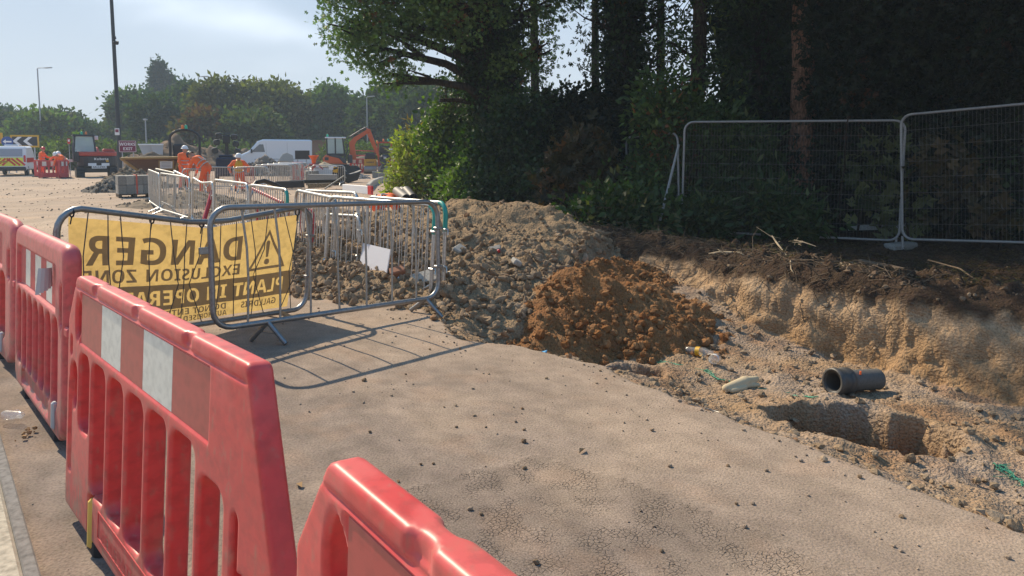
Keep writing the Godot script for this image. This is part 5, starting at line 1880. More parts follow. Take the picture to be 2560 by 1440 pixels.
func banner_map(u: float, v: float, zoff: float, l: float, h: float) -> Vector3:
	# u 0..1 along, v 0..1 up; the top follows the dented rail, the cloth billows a little
	var sag := 0.115 * (1.0 - absf(u * 0.93 + 0.03 - 0.52) / 0.52)
	var x := lerpf(0.10, l - 0.13, u) - 0.05 * v * (1.0 - v) * (u - 0.5) - 0.07 * (1.0 - v) * u * u
	var y := lerpf(0.035, h - 0.055 - sag, v)
	var z := -0.035 + 0.010 * sin(u * 17.0 + v * 3.0) * (1.0 - absf(v - 0.5)) + 0.006 * sin(u * 41.0 - v * 9.0) + 0.012 * sin(v * 5.0 + u * 6.0)
	return Vector3(x, y, z + zoff)

func banner_patch(poly: MB, zoff: float, l: float, h: float) -> MB:
	var m := MB.new()
	for i in range(0, poly.ix.size(), 3):
		var p := []
		for k in 3:
			var q: Vector3 = poly.v[poly.ix[i + k]]
			p.append(banner_map(q.x, q.y, zoff, l, h))
		m.tri(p[0], p[1], p[2], Vector3(0, 0, 1))
	return m

func fitted(text: String, u0: float, u1: float, v0: float, v1: float) -> MB:   # mirrored text filling a box of the banner
	var t := lettering(text, 0.1, true, true)
	var lo := Vector3(1e9, 1e9, 0)
	var hi := -lo
	for p in t.v:
		lo = lo.min(p)
		hi = hi.max(p)
	for i in t.v.size():
		t.v[i] = Vector3(lerpf(u0, u1, (t.v[i].x - lo.x) / (hi.x - lo.x)), lerpf(v0, v1, (t.v[i].y - lo.y) / (hi.y - lo.y)), 0)
	return t

func banner(parent: Node3D) -> void:
	var f: MeshInstance3D = parent.get_node("frame")
	var bb := f.mesh.get_aabb()
	var l := bb.size.x - 0.048
	var h := bb.size.y - 0.048
	var t := thing("banner", "yellow mesh danger banner seen from behind, its lettering mirrored", "banner")
	t.transform = parent.transform
	var m := MB.new()
	var nu := 72
	var nv := 22
	for j in nv + 1:
		for i in nu + 1:
			m.vert(banner_map(i / float(nu), j / float(nv), 0.0, l, h), Vector3(0, 0, 1))
	for j in nv:
		for i in nu:
			var a := j * (nu + 1) + i
			m.ix.append_array([a, a + 1, a + nu + 2, a, a + nu + 2, a + nu + 1])
	for i in range(0, m.ix.size(), 3):
		pass
	for j in nv + 1:
		for i in nu + 1:
			var u := i / float(nu)
			var v := j / float(nv)
			var du := banner_map(u + 0.004, v, 0, l, h) - banner_map(u - 0.004, v, 0, l, h)
			var dv := banner_map(u, v + 0.01, 0, l, h) - banner_map(u, v - 0.01, 0, l, h)
			m.n[j * (nu + 1) + i] = du.cross(dv).normalized()
	obj("cloth", m, M.banner_yellow, t)
	# the printed band leaves its letters bare: cells covered by a letter stay open
	var word := fitted("PLANT IN OPERATION", 0.02, 0.955, 0.195, 0.345)
	var gx := 640
	var gy := 44
	var open := PackedByteArray()
	open.resize(gx * gy)
	for i in range(0, word.ix.size(), 3):
		var q := []
		for k in 3:
			var w: Vector3 = word.v[word.ix[i + k]]
			q.append(Vector2(w.x * gx, (w.y - 0.15) / 0.25 * gy))
		var lo: Vector2 = (q[0] as Vector2).min(q[1]).min(q[2])
		var hi: Vector2 = (q[0] as Vector2).max(q[1]).max(q[2])
		for y in range(maxi(int(lo.y - 0.5), 0), mini(int(hi.y + 1.5), gy)):
			for x in range(maxi(int(lo.x - 0.5), 0), mini(int(hi.x + 1.5), gx)):
				if Geometry2D.point_is_inside_triangle(Vector2(x + 0.5, y + 0.5), q[0], q[1], q[2]):
					open[y * gx + x] = 1
	var band := MB.new()
	for y in gy:
		var x := 0
		while x < gx:
			if open[y * gx + x]:
				x += 1
				continue
			var e := x
			while e < gx and e - x < 12 and not open[y * gx + e]:
				e += 1
			var v0 := 0.15 + 0.25 * y / gy
			var v1 := 0.15 + 0.25 * (y + 1.0) / gy
			band.quad(Vector3(x / float(gx), v0, 0), Vector3(e / float(gx), v0, 0), Vector3(e / float(gx), v1, 0), Vector3(x / float(gx), v1, 0))
			x = e
	obj("grey_band_with_lettering", banner_patch(band, 0.004, l, h), M.banner_grey, t)
	obj("lettering_danger", banner_patch(fitted("DANGER", 0.055, 0.705, 0.60, 0.865), 0.004, l, h), M.banner_grey, t)
	obj("lettering_exclusion", banner_patch(fitted("EXCLUSION", 0.285, 0.705, 0.435, 0.56), 0.004, l, h), M.banner_grey, t)
	obj("lettering_zone", banner_patch(fitted("ZONE", 0.045, 0.25, 0.435, 0.56), 0.004, l, h), M.banner_grey, t)
	obj("lettering_galldris", banner_patch(fitted("GALLDRIS", 0.735, 0.925, 0.055, 0.125), 0.004, l, h), M.banner_grey, t)
	obj("lettering_do_not_enter", banner_patch(fitted("DO NOT ENTER", 0.34, 0.655, 0.075, 0.14), 0.004, l, h), M.banner_grey, t)
	obj("lettering_authorised", banner_patch(fitted("AUTHORISED PERSONNEL ONLY", 0.14, 0.66, 0.005, 0.06), 0.004, l, h), M.banner_grey, t)
	# warning triangle
	var tri := MB.new()
	var c := [Vector2(0.852, 0.885), Vector2(0.955, 0.455), Vector2(0.738, 0.455)]
	var g := Vector2(0.848, 0.60)
	for i in 3:
		var a: Vector2 = c[i]
		var b: Vector2 = c[(i + 1) % 3]
		for k in 6:
			var p := a.lerp(b, k / 6.0)
			var q := a.lerp(b, (k + 1) / 6.0)
			var p2 := g + (p - g) * 0.80
			var q2 := g + (q - g) * 0.80
			tri.quad(Vector3(p.x, p.y, 0), Vector3(q.x, q.y, 0), Vector3(q2.x, q2.y, 0), Vector3(p2.x, p2.y, 0))
	for k in 12:
		var a0 := TAU * k / 12.0
		var a1 := TAU * (k + 1) / 12.0
		tri.tri(Vector3(0.848, 0.535, 0), Vector3(0.848 + cos(a0) * 0.0155, 0.535 + sin(a0) * 0.032, 0), Vector3(0.848 + cos(a1) * 0.0155, 0.535 + sin(a1) * 0.032, 0))
	tri.quad(Vector3(0.841, 0.585, 0), Vector3(0.855, 0.585, 0), Vector3(0.861, 0.74, 0), Vector3(0.836, 0.74, 0))
	for k in 8:
		var a0 := PI * k / 8.0
		var a1 := PI * (k + 1) / 8.0
		tri.tri(Vector3(0.8485, 0.74, 0), Vector3(0.8485 + cos(a0) * 0.0125, 0.74 + sin(a0) * 0.025, 0), Vector3(0.8485 + cos(a1) * 0.0125, 0.74 + sin(a1) * 0.025, 0))
	obj("warning_triangle", banner_patch(tri, 0.004, l, h), M.banner_grey, t)
	# cable ties
	for u in [0.0, 0.29, 0.50, 0.985]:
		var p := banner_map(u, 1.0, 0.035, l, h)
		var tm := MB.new()
		var ring := []
		for k in 8:
			ring.append(Vector3(p.x, p.y + 0.035 + cos(TAU * k / 8.0) * 0.032, sin(TAU * k / 8.0) * 0.032 - 0.004))
		tm.tube(ring, 0.0065, 6, true)
		tm.tube([ring[4], ring[4] + Vector3(-0.015, -0.05, 0.012)], 0.005, 5)
		obj("cable_tie", tm, M.tie, t)

# ------------------------------------------------------------------ wire fence panels
func wire_panel(label: String, tl: Vector3, bl: Vector3, tr: Vector3, br: Vector3, bow := 0.0) -> void:
	var x := br - bl
	var l := x.length()
	x = x.normalized()
	var up := ((tl - bl) + (tr - br)) * 0.5
	var y := (up - x * up.dot(x)).normalized()
	var h := up.length()
	var z := x.cross(y).normalized()
	var t := thing("wire_fence_panel", label, "fence panel", Vector3.ZERO, 0.0, "temporary wire fence panels along the wood")
	t.transform = Transform3D(Basis(x, y, z), bl)
	var f := MB.new()
	f.tube(ring_path(l, h, 0.16), 0.021, 10, true)
	for u in [0.04, l - 0.04]:
		f.tube([Vector3(u if u > 1.0 else 0.0, 0.05, 0), Vector3(u if u > 1.0 else 0.0, -0.16, 0)], 0.02, 8)
	obj("frame", f, M.zinc_fence, t)
	var w := MB.new()
	var n := int(l / 0.052)
	for i in range(1, n):
		var u := l * i / n
		w.tube([Vector3(u, 0, 0), Vector3(u, h * 0.5, bow * sin(PI * u / l)), Vector3(u, h, 0)], 0.0015, 4, false, false)
	for j in range(1, 8):
		var v := h * j / 8.0
		var pts := []
		for i in 9:
			pts.append(Vector3(l * i / 8.0, v - bow * 0.8 * sin(PI * i / 8.0), bow * sin(PI * i / 8.0) * sin(PI * v / h)))
		w.tube(pts, 0.0024, 4, false, false)
	obj("wire_mesh", w, M.fence_wire, t)

func build_fence() -> void:
	wire_panel("middle wire fence panel, upright in front of the reddish trunk", Vector3(3.152, 2.069, -13.300), Vector3(3.066, 0.125, -13.300), Vector3(6.316, 2.059, -12.000), Vector3(6.318, 0.103, -12.000))
	wire_panel("right wire fence panel, running out of the picture's right edge", Vector3(6.213, 2.123, -11.600), Vector3(6.163, 0.178, -11.600), Vector3(8.425, 2.340, -9.000), Vector3(8.435, 0.393, -9.000))
	wire_panel("leaning wire fence panel overgrown by the creeper", Vector3(2.256, 1.820, -15.000), Vector3(2.364, 0.029, -15.000), Vector3(3.132, 1.906, -13.600), Vector3(3.091, 0.085, -13.600), 0.10)
	var br := thing("brace_pole", "slanting steel brace pole in front of the leaning wire panel", "pole", Vector3(2.468, 0.098, -12.600))
	var d: Vector3 = Vector3(2.960, 1.671, -13.200) - Vector3(2.468, 0.098, -12.600)
	obj("pole", tubes([[Vector3.ZERO, d]], 0.024, 10), M.zinc_fence, br)
	for q in [[Vector3(6.217, 0.147, -11.750), "concrete foot block between the middle and right wire panels"], [Vector3(3.083, 0.070, -13.400), "foot block under the joint of leaning and middle wire panels"]]:
		var p: Vector3 = q[0]
		var t := thing("concrete_block", q[1], "foot block", Vector3(p.x, height(p.x, p.z), p.z), 0.5)
		obj("block", boxes([[Vector3(0, 0.06, 0), Vector3(0.62, 0.13, 0.22)]], 0.03), M.concrete_grey, t)
	var rl := thing("rail_fence", "old white timber rails glimpsed behind the middle wire panel", "fence", Vector3(3.857, 0.158, -14.200))
	var o: Vector3 = rl.position
	for q in [[Vector3(3.267, 0.983, -14.400) - o, Vector3(4.158, 0.976, -14.200) - o], [Vector3(3.195, 0.710, -14.400) - o, Vector3(4.775, 0.666, -14.000) - o], [Vector3(6.027, 0.186, -13.200) - o, Vector3(7.095, 0.257, -12.800) - o]]:
		var a: Vector3 = q[0]
		var b: Vector3 = q[1]
		var x := (b - a).normalized()
		var z := x.cross(Vector3.UP).normalized()
		var m := MB.new()
		m.box((a + b) * 0.5, Vector3(a.distance_to(b), 0.09, 0.035), Basis(x, z.cross(x), z), 0.004)
		obj("rail", m, M.fence_white, rl)
	var ps := MB.new()
	for px in [Vector3(3.392, 0.602, -14.500) - o, Vector3(4.777, 0.476, -14.100) - o]:
		var p: Vector3 = px
		ps.box(Vector3(p.x, p.y - 0.1, p.z - 0.05), Vector3(0.09, 1.3, 0.09), Basis.IDENTITY, 0.006)
	obj("post", ps, M.fence_white, rl)

# ------------------------------------------------------------------ vehicles, machines, poles and signs
func poly(list: Array) -> PackedVector2Array:
	var p := PackedVector2Array()
	for q in range(0, list.size(), 2):
		p.append(Vector2(list[q], list[q + 1]))
	return p

func prism_x(m: MB, outline: Array, x0: float, x1: float, ch := 0.02) -> void:   # outline in (z, y), extruded along x
	m.prism(poly(outline), x0, x1, Transform3D(Basis(Vector3(0, 0, 1), Vector3(0, 1, 0), Vector3(-1, 0, 0)), Vector3.ZERO), ch)

func wheel(parent: Node3D, at: Vector3, r: float, w: float, axis_x := true) -> void:
	var xf := Transform3D(Basis.from_euler(Vector3(0, 0, PI / 2)) if axis_x else Basis.from_euler(Vector3(PI / 2, 0, 0)), at)
	var m := MB.new()
	m.lathe([Vector2(r * 0.6, -w * 0.5), Vector2(r * 0.92, -w * 0.5), Vector2(r, -w * 0.35), Vector2(r, w * 0.35), Vector2(r * 0.92, w * 0.5), Vector2(r * 0.6, w * 0.5)], 20, xf)
	var t := obj("tyre", m, M.rubber, parent)
	var k := MB.new()
	k.lathe([Vector2(0.0, -w * 0.42), Vector2(r * 0.6, -w * 0.42), Vector2(r * 0.6, w * 0.42), Vector2(0.0, w * 0.42)], 16, xf)
	obj("rim", k, M.grey_paint, t)

func track(parent: Node3D, x: float, w: float, z0: float, z1: float, h: float) -> void:
	var r := h * 0.5
	var o := []
	for i in 9:
		var a := PI / 2 + PI * i / 8.0
		o.append_array([z0 + r + cos(a) * r, r + sin(a) * r])
	for i in 9:
		var a := -PI / 2 + PI * i / 8.0
		o.append_array([z1 - r + cos(a) * r, r + sin(a) * r])
	var m := MB.new()
	prism_x(m, o, -(x + w * 0.5), -(x - w * 0.5), 0.02)
	var t := obj("track", m, M.rubber, parent)
	var pads := MB.new()
	var n := int((z1 - z0) / 0.14)
	for i in n:
		var z := lerpf(z0 + r * 0.5, z1 - r * 0.5, (i + 0.5) / n)
		pads.box(Vector3(x, 0.012, z), Vector3(w * 1.02, 0.05, 0.06))
		pads.box(Vector3(x, h, z), Vector3(w * 1.02, 0.04, 0.06))
	for k in 3:
		pads.box(Vector3(x, r * (0.6 + 0.6 * k) - 0.02, z1 + 0.005), Vector3(w * 1.02, 0.05, 0.03))
	obj("pads", pads, M.rubber, t)

func beacon(parent: Node3D, at: Vector3, m: Material) -> void:
	var b := MB.new()
	b.lathe([Vector2(0, 0), Vector2(0.055, 0), Vector2(0.06, 0.02), Vector2(0.06, 0.12), Vector2(0.04, 0.17), Vector2(0, 0.18)], 12, Transform3D(Basis(), at))
	obj("beacon", b, m, parent)

func text_on(parent: Node3D, called: String, s: String, h: float, m: Material, at: Vector3, b := Basis.IDENTITY, squash := 1.0) -> void:
	obj(called, lettering(s, h), m, parent, Transform3D(b * Basis().scaled(Vector3(squash, 1, 1)), at))

func build_plant() -> void:
	# tall dark pole with a camera on it
	var pp := Vector3(-21.107, 0.007, -40.000)
	pp.y = 0
	var pole := thing("lamp_column", "tall dark steel column that runs out of the top, a camera fixed on it", "pole", pp)
	pole.rotation.z = 0.004
	var m := MB.new()
	m.tube([Vector3(0, -0.3, 0), Vector3(0, 1.8, 0), Vector3(0, 1.81, 0), Vector3(0, 13.5, 0)], [0.16, 0.15, 0.11, 0.075], 14)
	obj("column", m, M.dark_metal, pole)
	var c := MB.new()
	c.tube([Vector3(0.05, 7.35, 0.05), Vector3(0.16, 7.55, 0.12), Vector3(0.20, 7.42, 0.16)], 0.035, 8)
	c.box(Vector3(0.20, 7.22, 0.16), Vector3(0.26, 0.16, 0.34), Basis.from_euler(Vector3(0.3, 0.4, 0)), 0.03)
	obj("camera", c, M.black_paint, pole)
	obj("notice", boxes([[Vector3(0, 2.55, 0.15), Vector3(0.24, 0.36, 0.02)]], 0.003), M.sign_white, pole)
	obj("notice_print", boxes([[Vector3(0, 2.60, 0.162), Vector3(0.18, 0.16, 0.004)]], 0.001), M.sign_maroon, pole)
	# slim lamp posts
	for q in [[111, 176, 82, 0.9, "slim grey lamp post at the left, its lamp arm pointing right"], [507, 197, 86, 0.45, "slim lamp post with short hooked lamp, left of the olive-brown tree"], [921, 246, 78, 0.15, "slim pale lamp post with tiny lamp, behind the orange digger's arm"], [357, 268, 98, 0.0, "thin distant post in front of the dark trees, left one of two"], [371, 302, 76, 0.05, "short thin post with small white head above the pale trailers"]]:
		var d: float = q[2]
		var x: float = (q[0] - 1280.0) / 1850.0 * d
		var h: float = 1.58 + (375.0 - q[1]) / 1850.0 * d
		var t := thing("lamp_post", q[4], "lamp post", Vector3(x, 0, -d), 0.0, "slim lamp posts beyond the site")
		var mm := MB.new()
		mm.tube([Vector3(0, 0, 0), Vector3(0, h * 0.3, 0), Vector3(0, h, 0)], [0.10, 0.085, 0.06], 8)
		obj("post", mm, M.grey_paint, t)
		var a := MB.new()
		if q[3] > 0.1:
			a.tube([Vector3(0, h - 0.02, 0), Vector3(0.1, h + 0.08, 0), Vector3(q[3], h + 0.10, 0)], 0.045, 6)
			a.box(Vector3(q[3] + 0.3, h + 0.11, 0), Vector3(0.75, 0.10, 0.28), Basis.from_euler(Vector3(0, 0, 0.06)), 0.03)
		else:
			a.box(Vector3(0, h + 0.08, 0), Vector3(0.36, 0.16, 0.3), Basis.IDENTITY, 0.03)
		obj("lamp", a, M.grey_paint, t)
	# signs
	var we := Vector3(-19.640, 1.760, -38.000)
	var ws := thing("works_exit_sign", "maroon WORKS EXIT sign beside the dark column", "sign", Vector3(we.x, 0, we.z), facing(we) + 0.05)
	obj("board", boxes([[Vector3(0, we.y, 0), Vector3(0.80, 0.60, 0.02)]], 0.004), M.sign_maroon, ws)
	var bd := MB.new()
	for k in [[0, 0.275, 0.74, 0.018], [0, -0.275, 0.74, 0.018], [-0.375, 0, 0.018, 0.55], [0.375, 0, 0.018, 0.55]]:
		bd.box(Vector3(k[0], we.y + k[1], 0.0125), Vector3(k[2], k[3], 0.004))
	obj("border", bd, M.sign_white, ws)
	text_on(ws, "lettering_works", "WORKS", 0.15, M.sign_white, Vector3(0, we.y + 0.11, 0.0135))
	text_on(ws, "lettering_exit", "EXIT", 0.15, M.sign_white, Vector3(0, we.y - 0.12, 0.0135))
	obj("leg", tubes([[Vector3(-0.25, 0, -0.04), Vector3(-0.25, we.y, -0.03)], [Vector3(0.25, 0, -0.04), Vector3(0.25, we.y, -0.03)]], 0.025), M.grey_paint, ws)
	var cv := Vector3(-34.040, 2.188, -52.000)
	var cs := thing("chevron_board", "black board with two white chevrons and yellow surround, above the small van", "sign", Vector3(cv.x, 0, cv.z), facing(cv) - 0.1)
	obj("surround", boxes([[Vector3(0, cv.y, 0), Vector3(1.70, 0.86, 0.03)]], 0.005), M.sign_yellow, cs)
	obj("board", boxes([[Vector3(0, cv.y, 0.019), Vector3(1.48, 0.62, 0.01)]], 0.003), M.sign_black, cs)
	for x in [-0.50, 0.12]:
		var ch := MB.new()
		ch.prism(poly([x - 0.22, cv.y, x + 0.10, cv.y + 0.30, x + 0.34, cv.y + 0.30, x + 0.02, cv.y, x + 0.34, cv.y - 0.30, x + 0.10, cv.y - 0.30]), 0.025, 0.029)
		obj("chevron", ch, M.sign_white, cs)
	for x in [-0.6, 0.55]:
		obj("post", tubes([[Vector3(x, 0, -0.06), Vector3(x, cv.y + 0.3, -0.05)]], 0.045), M.grey_paint, cs)
	var bv := Vector3(-33.915, 2.138, -50.000)
	var bs := thing("arrow_sign", "round blue sign with white arrow pointing left", "sign", Vector3(bv.x, 0, bv.z), facing(bv))
	var dm := MB.new()
	dm.lathe([Vector2(0, -0.01), Vector2(0.34, -0.01), Vector2(0.345, 0), Vector2(0.34, 0.01), Vector2(0, 0.01)], 28, Transform3D(Basis.from_euler(Vector3(PI / 2, 0, 0)), Vector3(0, bv.y, 0)))
	obj("disc", dm, M.sign_blue, bs)
	var ar := MB.new()
	ar.prism(poly([-0.25, bv.y, -0.08, bv.y + 0.15, -0.08, bv.y + 0.05, 0.24, bv.y + 0.05, 0.24, bv.y - 0.05, -0.08, bv.y - 0.05, -0.08, bv.y - 0.15]), 0.012, 0.016)
	obj("arrow", ar, M.sign_white, bs)
	obj("post", tubes([[Vector3(0, 0, -0.06), Vector3(0, bv.y + 0.3, -0.05)]], 0.04), M.grey_paint, bs)
	var yv := Vector3(-36.149, 2.410, -52.000)
	var ys := thing("yellow_board", "yellow-edged board cut off by the picture's left edge", "sign", Vector3(yv.x, 0, yv.z), facing(yv))
	obj("board", boxes([[Vector3(0, yv.y, 0), Vector3(0.98, 0.75, 0.03)]], 0.005), M.sign_yellow, ys)
	obj("face", boxes([[Vector3(-0.05, yv.y, 0.02), Vector3(0.75, 0.55, 0.01)]], 0.003), M.sign_black, ys)
	obj("post", tubes([[Vector3(0, 0, -0.06), Vector3(0, yv.y, -0.05)]], 0.045), M.grey_paint, ys)
	# lone red-and-white lamp unit on a stake among the weeds
	var rv := Vector3(-27.988, 2.130, -47.000)
	var rs := thing("warning_lamp", "small red and white warning lamp on a stake left of the black digger", "lamp", Vector3(rv.x, 0, rv.z), facing(rv))
	obj("stake", tubes([[Vector3.ZERO, Vector3(0, rv.y - 0.1, 0)]], 0.02, 6), M.grey_paint, rs)
	obj("head", boxes([[Vector3(0, rv.y, 0), Vector3(0.16, 0.34, 0.10)]], 0.03), M.lamp_red, rs)
	obj("lens", boxes([[Vector3(0, rv.y + 0.04, 0.052), Vector3(0.10, 0.14, 0.012)]], 0.005), M.sign_white, rs)

	small_van()
	white_van()
	black_digger()
	orange_digger()
	dumper()
	rollers()
	floodlights()
	yard()

func small_van() -> void:
	var p := Vector3(-30.608, 0.000, -45.140)
	var t := thing("small_van", "small white van seen from behind, red and yellow chevrons on its doors", "van", p, facing(p) - 0.16)
	var m := MB.new()
	# body outline in (z, y); +z is the rear
	prism_x(m, [0.0, 0.32, 0.02, 0.9, -0.06, 1.15, -0.22, 1.70, -0.34, 1.80, -2.4, 1.82, -3.0, 1.5, -3.4, 1.02, -4.2, 0.86, -4.3, 0.35], -0.90, 0.90, 0.09)
	obj("body", m, M.white_paint, t)
	obj("bumper", boxes([[Vector3(0, 0.43, 0.02), Vector3(1.76, 0.24, 0.16)]], 0.05), M.black_paint, t)
	var win := MB.new()
	var tilt := Basis.from_euler(Vector3(-0.27, 0, 0))
	win.box(Vector3(0, 1.42, -0.115), Vector3(1.42, 0.46, 0.02), tilt, 0.008)
	obj("rear_window", win, M.van_glass_pale, t)
	# chevron film on the doors
	var film := boxes([[Vector3(0, 0.86, 0.022), Vector3(1.50, 0.52, 0.008)]], 0.002)
	obj("door_film", film, M.hi_vis_yellow, t)
	for k in 7:
		var s := -1.0 if k < 3 else 1.0
		var x: float = [-0.62, -0.36, -0.12, 0.12, 0.36, 0.62, 0.0][k]
		if k == 6:
			continue
		var b := MB.new()
		b.box(Vector3(x, 0.86, 0.0285), Vector3(0.11, 0.60, 0.004), Basis.from_euler(Vector3(0, 0, s * 0.8)))
		obj("red_chevron_stripe", b, M.lamp_red, t)
	obj("number_plate", boxes([[Vector3(-0.3, 0.86, 0.036), Vector3(0.50, 0.12, 0.008)]], 0.002), M.sign_yellow, t)
	text_on(t, "plate_lettering", "BK15 XUW", 0.07, M.sign_black, Vector3(-0.3, 0.86, 0.0415), Basis.IDENTITY, 0.9)
	for x in [-0.83, 0.83]:
		obj("tail_light", boxes([[Vector3(x, 1.05, -0.02), Vector3(0.11, 0.42, 0.10), Basis.from_euler(Vector3(-0.1, 0, 0))]], 0.03), M.lamp_red, t)
	obj("beacon_bar", boxes([[Vector3(0.1, 1.87, -0.7), Vector3(0.75, 0.09, 0.25)]], 0.03), M.sign_white, t)
	for x in [-0.905, 0.905]:
		obj("side_stripe", boxes([[Vector3(x, 0.95, -1.6), Vector3(0.008, 0.28, 2.7)]], 0.002), M.lamp_red, t)
	for q in [[-0.8, -0.75], [0.8, -0.75], [-0.8, -3.5], [0.8, -3.5]]:
		wheel(t, Vector3(q[0], 0.31, q[1]), 0.31, 0.2)

func white_van() -> void:
	var p := Vector3(-19.091, 0.126, -60.000)
	p.y = 0
	var t := thing("white_van", "long white panel van parked side-on behind the rubble", "van", p, 0.0)
	t.rotation.y = facing(p) - PI / 2 + 0.08
	# side view: nose towards -x after the turn; outline in (z, y) with nose at +z
	t.rotation.y = facing(p) - PI / 2 + 0.05
	var m := MB.new()
	prism_x(m, [-2.75, 0.42, -2.80, 2.30, -2.65, 2.40, 0.95, 2.42, 1.35, 2.28, 2.05, 1.48, 2.62, 1.22, 2.80, 0.95, 2.80, 0.42], -0.98, 0.98, 0.10)
	obj("body", m, M.white_paint, t)
	for s in [-1.0, 1.0]:
		var w := MB.new()
		w.prism(poly([0.85, 1.42, 0.95, 2.02, 1.25, 2.02, 1.82, 1.48, 1.80, 1.42]), -0.008, 0.008, Transform3D(Basis(Vector3(0, 0, 1), Vector3(0, 1, 0), Vector3(-1, 0, 0)), Vector3(s * 0.985, 0, 0)))
		obj("side_window", w, M.van_glass, t)
		obj("sill_trim", boxes([[Vector3(s * 0.985, 0.85, -0.5), Vector3(0.012, 0.07, 4.3)]], 0.003), M.grey_paint, t)
		obj("panel_seam", boxes([[Vector3(s * 0.984, 1.45, 0.75), Vector3(0.006, 1.4, 0.02)], [Vector3(s * 0.984, 1.45, -0.85), Vector3(0.006, 1.4, 0.02)]], 0.0), M.grey_paint, t)
		obj("mirror", boxes([[Vector3(s * 1.1, 1.5, 1.85), Vector3(0.2, 0.32, 0.14)]], 0.03), M.black_paint, t)
	var ws := MB.new()
	ws.box(Vector3(0, 1.88, 1.72), Vector3(1.6, 0.85, 0.02), Basis.from_euler(Vector3(-0.72, 0, 0)))
	obj("windscreen", ws, M.van_glass, t)
	obj("bumper", boxes([[Vector3(0, 0.5, 2.78), Vector3(1.9, 0.28, 0.16)]], 0.05), M.black_paint, t)
	for q in [[-0.86, 1.95], [0.86, 1.95], [-0.86, -1.75], [0.86, -1.75]]:
		wheel(t, Vector3(q[0], 0.35, q[1]), 0.35, 0.22)

